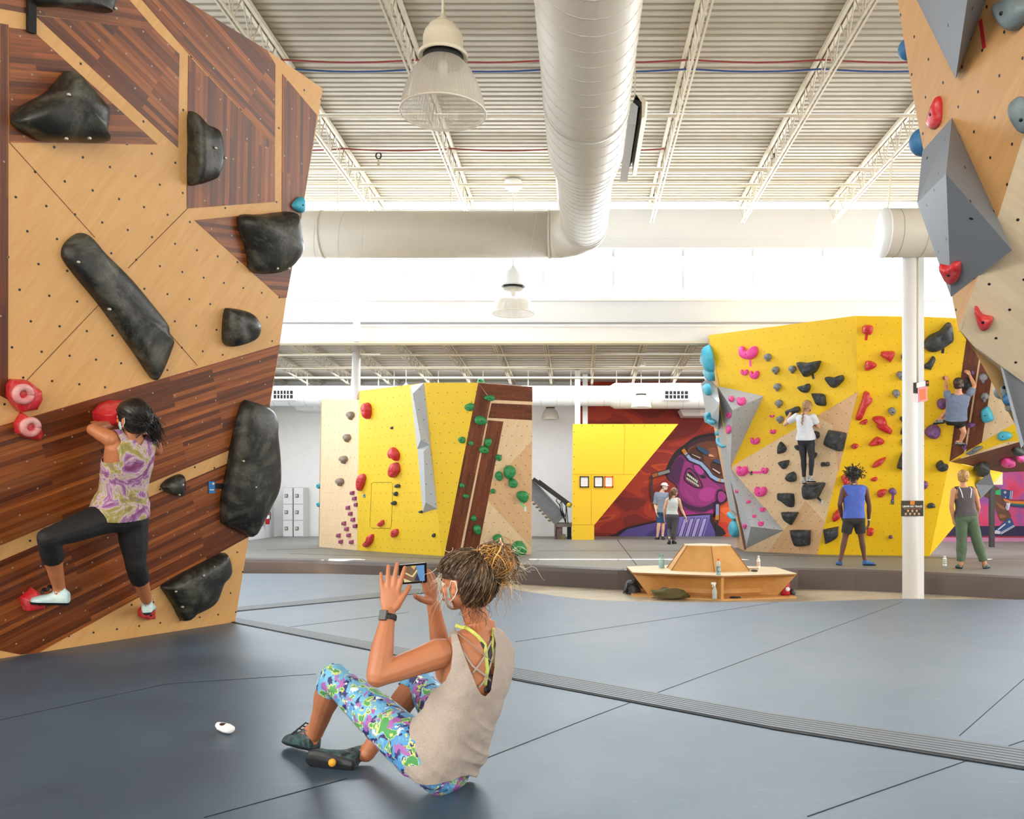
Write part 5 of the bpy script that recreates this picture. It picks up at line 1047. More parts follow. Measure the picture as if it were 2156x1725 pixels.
sn = thing('card_holder', 'black and silver clip holder with a pink card on the white column', 'card holder', at(1935, 828, c.y-.1))
yb = c.y-.1; A = lambda x, y, d=0: at(x, y, yb-d)
MB().prism([A(1923, 806), A(1936, 805), A(1936, 828), A(1923, 828)], (0, .05, 0)).build('plate', mat('holder_black', '221a1a', .4), sn)
MB().prism([A(1930, 806.5, .02), A(1949, 802, .02), A(1949, 813, .02), A(1930, 817, .02)], (0, .05, 0)).build('clip_bar', mat('silver', 'dfe3ea', .25, metal=.4), sn)
MB().prism([A(1949, 801, .025), A(1955.5, 801, .025), A(1956, 813, .025), A(1949.5, 813, .025)], (0, .06, 0)).build('end_cap', mat('cap_black', '0d0a0a', .35), sn)
MB().ball(A(1952.5, 806.5, .027), .008).build('indicator', mat('red_led', 'ff5040', .4, emit=('ff3020', 3)), sn)
cd = MB().prism([A(1932, 816, .01), A(1952.5, 813, .01), A(1953, 844, .01), A(1932.5, 848, .01)], (0, .003, 0)).build('card', mat('pink_card', 'f0a8b4', .5), sn)
q = MB().prism([A(1936, 820.5, .013), A(1949, 818, .013), A(1949.5, 841, .013), A(1937, 843, .013)], (0, .002, 0)); q.build('print', mat('orange_print', 'f4865c', .5), cd)
# lockers, extinguisher
for k, (xa_, xb_) in enumerate(((-8.92, -8.625), (-8.60, -8.30))):
    o = thing('locker', 'tall pale grey three-door locker by the back wall, %s one' % ('left' if k == 0 else 'right'), 'locker', ((xa_+xb_)/2, 25.9, 0), 'three-door lockers'); lm = mat('locker_grey', 'dcdfe2', .45); ls = mat('locker_side', 'c2c2bf', .5)
    MB().box((xa_, 25.72, 0), (xb_, 26.2, 1.49)).build('carcass', ls, o)
    for j in range(3):
        d = MB().box((xa_+.012, 25.70, .02+j*.49), (xb_-.012, 25.72, .49+j*.49)).build('door', lm, o)
        MB().box((xa_+.07, 25.68, .21+j*.49), (xa_+.16, 25.70, .31+j*.49)).build('latch', mat('latch_brown', '6d5a50', .4), d)
        MB().box((xa_+.085, 25.672, .23+j*.49), (xa_+.13, 25.68, .29+j*.49)).build('latch_insert', mat('latch_light', 'cfc8c0', .4), d)
c = V((-9.27, 25.4, .42)); o = thing('fire_extinguisher', 'red fire extinguisher on the left wall by the lockers', 'fire extinguisher', c)
MB().lathe([(.05, -.03), (.065, 0), (.065, .3), (.03, .36), (.02, .4)], c, 18, caps=True).build('cylinder', mat('extinguisher_red', 'b91f22', .3), o)
MB().box((c.x-.03, c.y-.03, c.z+.38), (c.x+.05, c.y+.03, c.z+.42)).build('handle', darkm, o); MB().tube([c+V((.03, 0, .4)), c+V((.1, -.02, .3)), c+V((.09, -.02, .1))], .012, 6).build('hose', darkm, o)
MB().lathe([(.066, .14), (.066, .24)], c, 18).build('label', white, o); MB().box((c.x-.13, c.y-.03, c.z), (c.x-.05, c.y+.03, c.z+.2)).build('bracket', steel, o)
# tilting training board between the middle wall and the yellow panel
cT = cv(1115, 980, 10.15); tb = thing('training_board', 'grey tilting training board on a lifting frame against the back wall', 'climbing board', at(1160, 1136, 24.3))
YT = 24.35; PT = lambda x, y: at(*cT(x, y), YT)
MB().prism([PT(-250, 60), PT(150, 400), PT(770, 1090), PT(560, 1260), PT(510, 1240), PT(-250, 400)], (0, 1.2, 0)).build('board_frame', mat('galvanised', '6f747a', .45, var=.25, vscale=6), tb)
MB().prism([PT(-250, 400), PT(510, 1240), PT(495, 1258), PT(-262, 420)], (0, 1.2, 0)).build('board_face', birch3, tb)
q = MB()
for k in range(9):
    t = k/9; x, y = -100+590*t, 590+640*t; q.ball(PT(x, y+20), (.05, .06, .035), nu=8, nv=5)
q.build('small_holds', mat('hold_greybrown', '6a645c', .6), tb)
MB().bar(PT(80, 290)-V((0, .05, 0)), PT(890, 880)-V((0, .05, 0)), .1, .12, up=(0, 1, 0)).bar(PT(180, 325)+V((0, .4, 0)), PT(890, 850)+V((0, .4, 0)), .08, .08, up=(0, 1, 0)).build('lift_arm', mat('arm_black', '1b1c20', .35), tb)
q = MB()
for L in ([(590, 715), (570, 760), (640, 850), (740, 1150), (770, 1230)], [(690, 760), (650, 820), (665, 980), (700, 1090)], [(700, 770), (790, 880), (820, 1240)], [(780, 860), (775, 1230)], [(690, 750), (690, 900), (760, 1180)]): q.tube([PT(x, y)-V((0, .02, 0)) for x, y in crom([V((a, b, 0)) for a, b in L], 1)[:]] if False else [PT(x, y)-V((0, .03, 0)) for x, y in L], .014, 6)
q.build('cable', darkm, tb)
MB().box((PT(530, 0).x, YT+.02, PT(0, 1320).z), (PT(900, 0).x, YT+.9, PT(0, 1240).z)).build('base_beam', mat('beam_grey', '77716c', .5), tb)
MB().box((PT(530, 0).x, YT, 0), (PT(560, 0).x, YT+.9, PT(0, 1260).z)).box((PT(565, 0).x, YT+.05, 0), (PT(690, 0).x, YT+.8, PT(0, 1320).z)).build('base_leg', mat('old_red_timber', '5e4444', .6, col2='8a7a74', vscale=9), tb)
MB().box((PT(800, 0).x, YT+.05, 0), (PT(890, 0).x, YT+.4, PT(0, 1330).z)).build('motor_box', darkm, tb)
MB().prism([PT(690, 1480), PT(780, 1490), PT(740, 1580), PT(690, 1580)], (0, .3, 0)).build('wedge', mat('olive_box', '7c7a40', .5), tb)
MB().ball(PT(845, 850)-V((0, .1, 0)), (.07, .05, .07)).build('connector', mat('yellow_plastic', 'd8c020', .5), tb)
# ------------------------------------------------------------- people
def meld(mb, vox, it=3, name='t'):
    me = bpy.data.meshes.new('t'); me.from_pydata([tuple(p) for p in mb.v], [], mb.f)
    bm = bmesh.new(); bm.from_mesh(me); bmesh.ops.recalc_face_normals(bm, faces=bm.faces); bm.to_mesh(me); bm.free()
    o = bpy.data.objects.new('t', me); COL.objects.link(o)
    r = o.modifiers.new('r', 'REMESH'); r.mode = 'VOXEL'; r.voxel_size = vox; r.adaptivity = 0
    s = o.modifiers.new('s', 'SMOOTH'); s.factor = .5; s.iterations = it
    bpy.context.view_layer.update(); ev = o.evaluated_get(bpy.context.evaluated_depsgraph_get())
    m2 = bpy.data.meshes.new_from_object(ev); bpy.data.objects.remove(o)
    vs = [v.co.copy() for v in m2.vertices]; ns = [v.normal.copy() for v in m2.vertices]; fs = [tuple(p.vertices) for p in m2.polygons]; bpy.data.meshes.remove(m2)
    return vs, ns, fs
def clip(vs, fs, f):
    """keep the part where f(v) < 0, cutting faces cleanly"""
    val = [f(v) for v in vs]; out = list(vs); cache = {}; nf = []
    for fc in fs:
        sg = [val[i] < 0 for i in fc]
        if all(sg): nf.append(fc); continue
        if not any(sg): continue
        new = []
        for k, i in enumerate(fc):
            j = fc[(k+1) % len(fc)]
            if val[i] < 0: new.append(i)
            if (val[i] < 0) != (val[j] < 0):
                key = (min(i, j), max(i, j))
                if key not in cache:
                    t = val[i]/(val[i]-val[j]); cache[key] = len(out); out.append(vs[i].lerp(vs[j], t))
                new.append(cache[key])
        if len(new) > 2: nf.append(tuple(new))
    used = sorted({i for q in nf for i in q}); mp = {i: k for k, i in enumerate(used)}
    return [out[i] for i in used], [tuple(mp[i] for i in q) for q in nf]
def skinmesh(name, vs, fs, m, parent, thick=0):
    o0 = root_of(parent); me = bpy.data.meshes.new(name); me.from_pydata([tuple(v-o0) for v in vs], [], fs); me.materials.append(m)
    me.polygons.foreach_set('use_smooth', [True]*len(me.polygons)); o = bpy.data.objects.new(name, me); COL.objects.link(o); o.parent = parent
    if thick: s = o.modifiers.new('thickness', 'SOLIDIFY'); s.thickness = thick; s.offset = -1
    return o
def limb(mb, pts, rs, n=14):
    """tapered limb through joints with rounded ends and interpolated bulges"""
    P = [V(p) for p in pts]; out, rr = [], []
    N = len(P)
    for i in range(N-1):
        for q in range(5):
            t = q/5; a, b, c, d = P[max(i-1, 0)], P[i], P[i+1], P[min(i+2, N-1)]
            out.append(b.lerp(c, t)); u = t*t*(3-2*t); rr.append(rs[i]*(1-u)+rs[i+1]*u)
    out.append(P[-1]); rr.append(rs[-1])
    d0 = (out[0]-out[1]).normalized(); d1 = (out[-1]-out[-2]).normalized()
    a = [out[0]+d0*rr[0]*k for k in (.95, .6)]; b = [out[-1]+d1*rr[-1]*k for k in (.6, .95)]
    mb.tube(a+out+b, [rr[0]*.3, rr[0]*.8]+rr+[rr[-1]*.8, rr[-1]*.3], n)
def hand(mb, w_, d, nrm, side, s=1.0, curl=(.5, .5, .5, .5), spread=.12, thumb=.5, tcurl=.3, fat=1.0, length=1.0):
    """w_ wrist, d direction of the palm, nrm back-of-hand normal, side: thumb side vector sign"""
    w_ = V(w_); d = V(d).normalized(); nrm = (V(nrm)-d*V(nrm).dot(d)).normalized(); x = d.cross(nrm).normalized()*side
    pl = .092*s*length; pw = .037*s
    rings = []
    for t, hw, ht in ((-.06, .023, .019), (.1, .026, .017), (.4, .036, .015), (.75, .040, .0135), (.97, .038, .0115), (1.05, .033, .008)):
        c = w_+d*pl*t; rings.append([c+x*hw*s*math.cos(2*math.pi*k/14)+nrm*ht*s*math.sin(2*math.pi*k/14) for k in range(14)])
    mb.loft(rings)
    L = ((.046, .027, .022), (.050, .031, .024), (.046, .029, .023), (.037, .021, .019))
    for i in range(4):
        u = (1-i/1.5)*.75 if False else (1.5-i)/1.5
        root = w_+d*pl*(.93-.03*abs(i-1))+x*pw*.80*u; ang = 0.0; p = root-d*.012*s; pts_ = [p, root]; base = (d+x*spread*u).normalized(); cur = root
        for k in range(3):
            ang += curl[i]*(.55 if k == 0 else .8); dr = base*math.cos(ang)-nrm*math.sin(ang); cur = cur+dr*L[i][k]*s*length; pts_.append(cur)
        r0 = (.0092 if i < 3 else .0078)*s*fat; limb(mb, pts_, [r0*1.05, r0*1.05, r0*1.02, r0*.92, r0*.8], 10)
    tb = w_+d*pl*.28+x*pw*.75; dt = (d*math.cos(thumb)+x*math.sin(thumb)).normalized(); p1 = tb+dt*.042*s; dt2 = (dt-nrm*tcurl+d*.25).normalized(); p2 = p1+dt2*.032*s; p3 = p2+(dt2-nrm*tcurl*.5).normalized()*.024*s
    limb(mb, [w_+d*pl*.12+x*pw*.2, tb, p1, p2, p3], [.014*s, .0145*s*fat, .011*s*fat, .0098*s*fat, .0082*s*fat], 10)
def frame(f, up=(0, 0, 1)):
    f = V(f).normalized(); u = V(up); l = u.cross(f).normalized(); u = f.cross(l).normalized(); return f, l, u      # forward, left, up
def head(mb, c, f, s=1.0, up=(0, 0, 1)):
    f, l, u = frame(f, up); c = V(c); M = Matrix((f, l, u)).transposed()
    def B(o, r): mb.ball(c+M @ (V(o)*s), tuple(k*s for k in r), 0, 20, 14, M)
    B((-.008, 0, .025), (.098, .078, .09)); B((.028, 0, -.03), (.062, .058, .072)); B((.05, 0, -.082), (.034, .036, .028)); B((.0, 0, -.045), (.068, .064, .05))
    B((.078, 0, .012), (.014, .05, .014)); B((.092, 0, -.018), (.015, .0115, .02)); B((.104, 0, -.032), (.013, .015, .011)); B((.086, 0, -.06), (.012, .025, .008)); B((.083, 0, -.071), (.012, .022, .008))
    for k in (1, -1):
        B((.062, .036*k, -.028), (.026, .022, .022))
        B((-.004, .079*k, -.015), (.018, .008, .031)); B((-.012, .084*k, -.002), (.014, .007, .02)); B((.002, .081*k, -.036), (.01, .007, .012))
    return M
def face_parts(par, c, M, s, lips='9a4a44', iris='3a2418'):
    c = V(c); ew, ei = MB(), MB()
    for k in (1, -1):
        ew.ball(c+M @ V((.079, .031*k, -.002))*s, .0125*s, 0, 12, 8); ei.ball(c+M @ V((.088, .031*k, -.002))*s, .0058*s, 0, 10, 6)
    ew.build('eyes', mat('eye_white', 'e8e4de', .3), par); ei.build('irises', mat('iris_'+iris, iris, .2), par)
    lp = MB(); lp.ball(c+M @ V((.094, 0, -.0655))*s, (.006*s, .023*s, .007*s), 0, 14, 8, M); lp.build('lips', mat('lips_'+lips, lips, .5), par)
    br = MB()
    for k in (1, -1): br.tube([c+M @ V(p)*s for p in ((.088, .015*k, .016), (.088, .032*k, .022), (.078, .05*k, .016))], .004*s, 6)
    br.build('eyebrows', mat('brow', '2a1a12', .8), par)
def torso(mb, pel, neck, ls, rs, lh, rh, sex='f', g=0.0, t0=-.2, t1=1.04, s=1.0, bend=None, scale=(1, 1), vol=None):
    pel, neck, ls, rs, lh, rh = [V(p) for p in (pel, neck, ls, rs, lh, rh)]; H = (lh-rh); S = (ls-rs); L = (neck-pel).length
    prof = ([(-.2, .085, .085), (-.1, .165, .115), (.0, .175, .118), (.14, .155, .105), (.3, .128, .088), (.42, .132, .09), (.6, .15, .1), (.75, .158, .1), (.86, .165, .085), (.93, .14, .07), (.985, .075, .058), (1.06, .05, .05)] if sex == 'f' else
            [(-.2, .09, .09), (-.1, .165, .115), (.0, .168, .115), (.14, .155, .105), (.3, .148, .1), (.42, .155, .103), (.6, .175, .112), (.75, .19, .112), (.86, .2, .095), (.93, .165, .078), (.985, .085, .062), (1.06, .06, .058)])
    if vol: prof = [(t, w+vol[0]*max(0, 1-abs(t-.2)/.6), d+vol[1]*max(0, 1-abs(t-.2)/.6)) for t, w, d in prof]
    rings = []; bend = V(bend) if bend else V((0, 0, 0)); n = 28
    for t, w_, d_ in prof:
        if t < t0 or t > t1: continue
        tt = max(0, min(1, t)); sv = (H.normalized()*(1-tt)+S.normalized()*tt).normalized(); ax = (neck-pel).normalized(); c = pel+(neck-pel)*t+bend*math.sin(math.pi*tt)
        tan = ((neck-pel)+bend*math.pi*math.cos(math.pi*tt)).normalized(); sv = (sv-tan*sv.dot(tan)).normalized(); dv = tan.cross(sv)
        w2, d2 = (w_*s+g)*scale[0], (d_*s+g)*scale[1]; rg = []
        for k in range(n):
            a = 2*math.pi*k/n; ca, sa = math.cos(a), math.sin(a); e = .8; rg.append(c+sv*w2*abs(ca)**e*(1 if ca > 0 else -1)+dv*d2*abs(sa)**e*(1 if sa > 0 else -1))
        rings.append(rg)
    mb.loft(rings)
def foot(mb, an, toe, s=1.0, g=0.0, up=(0, 0, 1)):
    an, toe = V(an), V(toe); d = (toe-an); h = V(up); d2 = (d-h*d.dot(h)); heel = toe-d2.normalized()*.235*s; base = heel
    f = d2.normalized(); x = f.cross(h).normalized(); rings = []
    for t, w_, hh, z in ((-.01, .016, .02, .03), (.0, .028, .04, .042), (.1, .034, .05, .05), (.3, .036, .046, .046), (.55, .042, .032, .032), (.78, .045, .024, .024), (.93, .036, .018, .018), (1.0, .016, .012, .014)):
        c = base+f*.235*s*t+h*z*s; rings.append([c+x*(w_*s+g)*math.cos(2*math.pi*k/16)+h*(hh*s+g)*max(-.95, math.sin(2*math.pi*k/16)) for k in range(16)])
    mb.loft(rings); limb(mb, [an+h*.03*s, base+f*.06*s+h*.06*s], [.037*s, .042*s], 12); return heel, f, x, h
def skin_mat(name, c, c2):
    m = mat(name, c, .5, col2=c2, vscale=3); b = m.node_tree.nodes['Principled BSDF']; b.inputs['Subsurface Weight'].default_value = .08; b.inputs['Subsurface Radius'].default_value = (.02, .008, .004); b.inputs['Subsurface Scale'].default_value = .3; return m
def segd(p, a, b):
    ab = b-a; t = max(0, min(1, (p-a).dot(ab)/ab.length_squared)); return (p-(a+ab*t)).length, t
class Fig:
    def __init__(s, name, label, J, fwd, s_=1.0, sex='f', skin=None, vox=.008, hands=None, up=(0, 0, 1), bend=None, headfwd=None, headup=(0, 0, 1), org=None, leg_r=1.0, arm_r=1.0, hs=1.0):
        s.J = {k: V(v) for k, v in J.items()}; J = s.J; s.s = s_; s.sex = sex; s.vox = vox; s.fwd = V(fwd).normalized(); s.bend = bend; s.up = V(up); s.skin = skin; s.leg_r, s.arm_r = leg_r, arm_r
        mb = MB(); k = s_
        torso(mb, J['pel'], J['neck'], J['ls'], J['rs'], J['lh'], J['rh'], sex, s=k, bend=bend, t1=2)
        limb(mb, [J['neck']-(J['head']-J['neck']).normalized()*.02, J['head']-(J['head']-J['neck'])*.3], [.056*k, .05*k] if sex == 'f' else [.062*k, .058*k])
        s.hm = head(mb, J['head'], headfwd or fwd, k*hs, headup); s.hs = k*hs
        for q in 'lr':
            a = arm_r*k; limb(mb, [J[q+'s'], J[q+'s'].lerp(J[q+'e'], .45), J[q+'e']], [.052*a, .045*a, .036*a] if sex == 'f' else [.06*a, .053*a, .042*a])
            limb(mb, [J[q+'e'], J[q+'e'].lerp(J[q+'w'], .3), J[q+'w']], [.037*a, .038*a, .024*a] if sex == 'f' else [.043*a, .044*a, .028*a])
            g = leg_r*k
            limb(mb, [J[q+'h'], J[q+'h'].lerp(J[q+'k'], .4), J[q+'k']], [.092*g, .08*g, .056*g]); limb(mb, [J[q+'k'], J[q+'k'].lerp(J[q+'a'], .3), J[q+'k'].lerp(J[q+'a'], .65), J[q+'a']], [.055*g, .056*g, .042*g, .034*g])
            foot(mb, J[q+'a'], J[q+'t'], k*.95, up=J.get(q+'up', V((0, 0, 1))))
            hd = (hands or {}).get(q, {}); d = hd.get('d', J[q+'w']-J[q+'e']); hand(mb, J[q+'w'], d, hd.get('n', -s.fwd), hd.get('side', 1), k, **{a_: b_ for a_, b_ in hd.items() if a_ in ('curl', 'spread', 'thumb', 'tcurl', 'length', 'fat')})
        s.vs, s.ns, s.fs = meld(mb, vox, 3)
        o0 = org if org is not None else V((J['pel'].x, J['pel'].y, min(v.z for v in s.vs)))
        s.o = thing(name, label, 'person', o0)
        s.body = skinmesh('body', s.vs, s.fs, skin, s.o)
        face_parts(s.o, J['head'], s.hm, s.hs)
    def garment(s, name, prims, f, m, it=4, vox=None, folds=0, fscale=12, thick=.004, seed=0, wr=None):
        vs, ns, fs = meld(prims, vox or s.vox, it)
        if wr: vs = [v+n*wr(v) for v, n in zip(vs, ns)]
        if folds:
            vs = [v+n*folds*(noise.noise((v+V((seed, 0, 0)))*fscale)+.5*noise.noise((v+V((0, seed, 9)))*fscale*2.3)) for v, n in zip(vs, ns)]
        if f: vs, fs = clip(vs, fs, f)
        return skinmesh(name, vs, fs, m, s.o, thick)
    def top(s, name, m, hem=-.12, sleeve=None, g=.014, armhole=None, neckcut=None, folds=.005, vol=(.01, .01), extra=None, fscale=12):
        J, k = s.J, s.s; mb = MB(); torso(mb, J['pel'], J['neck'], J['ls'], J['rs'], J['lh'], J['rh'], s.sex, g=g, s=k, bend=s.bend, t0=-.15, t1=1.0, vol=vol)
        for q in 'lr':
            a = s.arm_r*k; r = .052*a if s.sex == 'f' else .06*a
            if sleeve: p = J[q+'s'].lerp(J[q+'e'], min(1, sleeve)+.12); limb(mb, [J[q+'s'], p]+([J[q+'e'].lerp(J[q+'w'], sleeve-1)] if sleeve > 1 else []), [r+g+.002, r+g*.9-.004]+([r*.8+g] if sleeve > 1 else []))
            else: limb(mb, [J[q+'s'].lerp(J['neck'], .35), J[q+'s'].lerp(J['neck'], .1)], [r*.95+g*.6, r*.95+g*.6])
        P, N = J['pel'], J['neck']; ax = (N-P).normalized(); hz = P+(N-P)*hem
        def f(v):
            d = [(hz-v).dot(ax)]
            if sleeve and sleeve <= 1:
                for q in 'lr':
                    a_, b_ = J[q+'s'], J[q+'e']; dd = (b_-a_).normalized(); tt = (v-a_).dot(dd); cut = (b_-a_).length*sleeve
                    if (v-(a_+dd*tt)).length < .13*k: d.append(tt-cut)
            if not sleeve:
                for q in 'lr':
                    S_ = J[q+'s']; dd = (J[q+'s']-J['neck']).normalized(); d.append((armhole or .075)*k-(v-(S_+dd*.02*k-ax*.015)).length); d.append((v-(S_+dd*.005*k)).dot(dd) if (v-S_).length < .16*k else -1)
            hd_ = (J['head']-N).normalized(); d.append(.072*k-((v-(N+hd_*.035*k)).length if not neckcut else neckcut(v)))
            if extra: d.append(extra(v))
            return max(d)
        return s.garment(name, mb, f, m, folds=folds, fscale=fscale)
    def bottom(s, name, m, length=.5, g=.01, waist=.12, folds=.004, flare=0.0, fscale=12):
        J, k = s.J, s.s; mb = MB(); torso(mb, J['pel'], J['neck'], J['ls'], J['rs'], J['lh'], J['rh'], s.sex, g=g, s=k, bend=s.bend, t0=-.25, t1=.5)
        gg = s.leg_r*k
        for q in 'lr':
            H_, K_, A_ = J[q+'h'], J[q+'k'], J[q+'a']
            r = [.092*gg+g, .08*gg+g, .056*gg+g+flare]
            limb(mb, [H_, H_.lerp(K_, .4), K_], r); limb(mb, [K_, K_.lerp(A_, .3), K_.lerp(A_, .65), A_], [.055*gg+g+flare, .056*gg+g+flare, .042*gg+g+flare, .034*gg+g+flare])
        P, N = J['pel'], J['neck']; ax = (N-P).normalized(); wz = P+(N-P)*waist
        def f(v):
            d = [-1]
            if all(segd(v, J[q+'h'], J[q+'k'])[1] < .1 or segd(v, J[q+'h'], J[q+'k'])[0] > .125*k for q in 'lr'): d = [(v-wz).dot(ax) if (v-wz).length < .35 else -1]
            for q in 'lr':
                H_, K_, A_ = J[q+'h'], J[q+'k'], J[q+'a']; d1, t1 = segd(v, H_, K_); d2, t2 = segd(v, K_, A_); o_ = 'r' if q == 'l' else 'l'
                e1 = min(segd(v, J[o_+'h'], J[o_+'k'])[0], segd(v, J[o_+'k'], J[o_+'a'])[0])
                if min(d1, d2) > e1: continue
                if length <= 1:
                    cp = H_.lerp(K_, length); dd = (K_-H_).normalized()
                    if t1 > .2 or d2 < d1: d.append(max((v-cp).dot(dd), 0.01 if d2 < d1*.7 and t2 > .12 else -1) if d1 <= d2*1.5 else .05)
                else:
                    cp = K_.lerp(A_, length-1); dd = (A_-K_).normalized()
                    if d2 < d1: d.append((v-cp).dot(dd))
            return max(d)
        return s.garment(name, mb, f, m, folds=folds, fscale=fscale, thick=.003)
    def shoes(s, m, sole, g=.007, name='shoe'):
        for q in 'lr':
            mb = MB(); foot(mb, s.J[q+'a'], s.J[q+'t'], s.s*.95, g, s.J.get(q+'up', V((0, 0, 1))))
            vs, ns, fs = meld(mb, s.vox*.9, 3); a = s.J[q+'a']; up = s.J.get(q+'up', V((0, 0, 1))); zc = a+up*.02*s.s
            v2, f2 = clip(vs, fs, lambda v: (v-zc).dot(up)); sh = skinmesh(name, v2, f2, m, s.o, .003)
            toe = s.J[q+'t']; v3, f3 = clip([v+(v-(a+toe)/2).normalized()*.003 for v in vs], fs, lambda v: (v-toe).dot(up)-.016*s.s); skinmesh('sole', v3, f3, sole, sh)
    def mask(s, m, name='face_mask', loops=True):
        c, M, k = s.J['head'], s.hm, s.hs; mb = MB(); n = 13; rings = []
        for i in range(7):
            t = i/6; z = -.012-.088*t; row = []
            for j in range(n):
                u = (j/(n-1)*2-1); a = u*1.15; R_ = .104-.012*abs(t-.35)*2; x = R_*math.cos(a)*(1.02 if abs(u) < .3 else 1)-.0+.012*max(0, 1-abs(u)*2.5)*(1-abs(t-.3)); y = .068*math.sin(a)*(1-.12*t)
                row.append(c+M @ V((x-.005-.012*t, y, z))*k)
            rings.append(row)
        mb.loft(rings, 0, False, True, False); o = mb.build(name, m, s.o); mo = o.modifiers.new('thickness', 'SOLIDIFY'); mo.thickness = .003; mo.offset = 1
        if loops:
            lb = MB()
            for q in (1, -1):
                lb.tube([c+M @ V(p)*k for p in ((.03, .066*q, -.02), (.008, .083*q, .012), (-.018, .09*q, .008), (-.024, .09*q, -.025), (-.01, .088*q, -.05), (.028, .066*q, -.075))], .0022*k, 6)
            lb.build('ear_loops', mat('loop_white', 'eceae6', .6), o)
        return o
    def haircap(s, m, g=.012, cut=None, name='hair', noise_amp=.006, extra=None, nscale=30):
        c, M, k = s.J['head'], s.hm, s.hs; mb = MB()
        mb.ball(c+M @ V((-.012, 0, .03))*k, ((.1+g)*k, (.08+g)*k, (.09+g)*k), 0, 28, 18, M); mb.ball(c+M @ V((-.03, 0, -.02))*k, ((.075+g)*k, (.068+g)*k, (.07+g)*k), 0, 24, 16, M)
        if extra: extra(mb, c, M, k)
        vs, ns, fs = meld(mb, s.vox*.7, 2); Mi = M.transposed()
        vs = [v+n*noise_amp*(noise.noise(v*nscale)+.6*noise.noise(v*nscale*2.7)) for v, n in zip(vs, ns)]
        def f(v):
            p = Mi @ (v-c)/k
            if cut: return cut(p)
            return max(min(p.x-.04, .075-p.z) if True else 0, min(-.002-(-p.x)-0, 0.0)-1, -(p.z+.075), (p.x-.01) if p.z < .01 else -1)
        vs, fs = clip(vs, fs, f); return skinmesh(name, vs, fs, m, s.o)
def curlset(par, name, m, n, src, spread, L, r, seed, drop=.3, curlr=.012, turns=2.0, dirf=None):
    random.seed(seed); mb = MB()
    for i in range(n):
        p = V(src)+V([random.gauss(0, 1)*spread[j] for j in range(3)]); d = (p-V(src)).normalized() if dirf is None else dirf(p)
        a, b = frame(d, (0.1, .2, 1))[1:]; ph = random.random()*6.3; ln = L*random.uniform(.5, 1.2); pts_ = []
        for k in range(9):
            t = k/8; pts_.append(p+d*ln*t+(a*math.cos(ph+t*turns*6.28)+b*math.sin(ph+t*turns*6.28))*curlr*t**.5*random.uniform(.8, 1.2)+V((0, 0, -drop*ln*t*t)))
        mb.tube(pts_, [r*(1-.7*k/8) for k in range(9)], 5)
    return mb.build(name, m, par)
def hairmat(name, c1, c2, sc_=60):
    m = bpy.data.materials.new(name); s = NT(m); o = s.obj(); f = s.noise(s.mapping(o, (1, 1, .25)), sc_, 4, .6)
    s.l.new(s.ramp(f, [(.35, lin(c1)), (.65, lin(c2))]), s.b.inputs['Base Color']); s.b.inputs['Roughness'].default_value = .4; s.bump(f, .6, .004); return m
def shoe_mat(name, c, c2): return mat(name, c, .45, col2=c2, vscale=18)
# ---- the seated woman
SK1 = skin_mat('tanned_skin', 'bd7c58', 'b06e4a')
J = dict(pel=at(925, 1592, 3.52), neck=at(1010, 1322, 3.56), head=at(978, 1228, 3.5), ls=at(926, 1376, 3.42), rs=at(1040, 1352, 3.70), le=at(795, 1424, 3.30), re=at(938, 1420, 3.85), lw=at(818, 1292, 3.38), rw=at(912, 1270, 3.62),
         lh=at(888, 1590, 3.42), rh=at(975, 1572, 3.66), lk=at(703, 1428, 3.72), rk=at(880, 1432, 4.02), la=at(664, 1545, 3.98), ra=at(772, 1588, 3.84), lt=at(606, 1556, 4.12), rt=at(640, 1592, 3.78))
J['lt'].z = .02; J['rup'] = V((.25, .9, .35)).normalized(); J['rt'] = at(645, 1600, 3.80)
f1 = V((-.80, .60, 0)); hf = V((-.9, .42, -.05))
w_ = Fig('person', 'seated woman with a messy blonde bun, grey tank top and patterned leggings, filming', J, f1, 1.0, 'f', SK1, .0042,
         hands={'l': dict(d=at(822, 1240, 3.40)-J['lw'], n=V((.1, -1, .1)), side=1, curl=(.08, .1, .12, .25), spread=.2, thumb=.55, tcurl=.25, length=1.06, fat=1.12), 'r': dict(d=at(905, 1222, 3.58)-J['rw'], n=V((.75, -.5, 0)), side=-1, curl=(.55, .6, .6, .6), spread=.05, thumb=1.0, tcurl=-.1, fat=1.25)},
         bend=V((.045, -.03, 0)), headfwd=hf, headup=(.12, 0, 1), org=V((J['pel'].x, J['pel'].y, 0)), leg_r=1.07, arm_r=1.2)
def proj(v): return (CX+v.x/v.y*F, CY-(v.z-EYE)/v.y*F)
def sdpoly(px, P):
    x, y = px; d = 1e9; ins = False; n = len(P)
    for i in range(n):
        x1, y1 = P[i]; x2, y2 = P[(i+1) % n]; ex, ey = x2-x1, y2-y1; t = max(0, min(1, ((x-x1)*ex+(y-y1)*ey)/(ex*ex+ey*ey))); d = min(d, math.hypot(x-x1-ex*t, y-y1-ey*t))
        if (y1 > y) != (y2 > y) and x < (x2-x1)*(y-y1)/(y2-y1)+x1: ins = not ins
    return d if ins else -d
backopen = [(958, 1322), (972, 1365), (990, 1412), (1006, 1451), (1014, 1464), (1023, 1467), (1034, 1456), (1042, 1406), (1045, 1355), (1036, 1312), (1030, 1270), (960, 1280)]
armopen = [(930, 1300), (948, 1335), (953, 1372), (949, 1409), (938, 1433), (918, 1450), (905, 1447), (893, 1430), (880, 1400), (840, 1330)]
mbx = MB(); torso(mbx, J['pel'], J['neck'], J['ls'], J['rs'], J['lh'], J['rh'], 'f', g=.016, bend=V((.045, -.03, 0)), t0=-.25, t1=1.0, vol=(.028, .028))
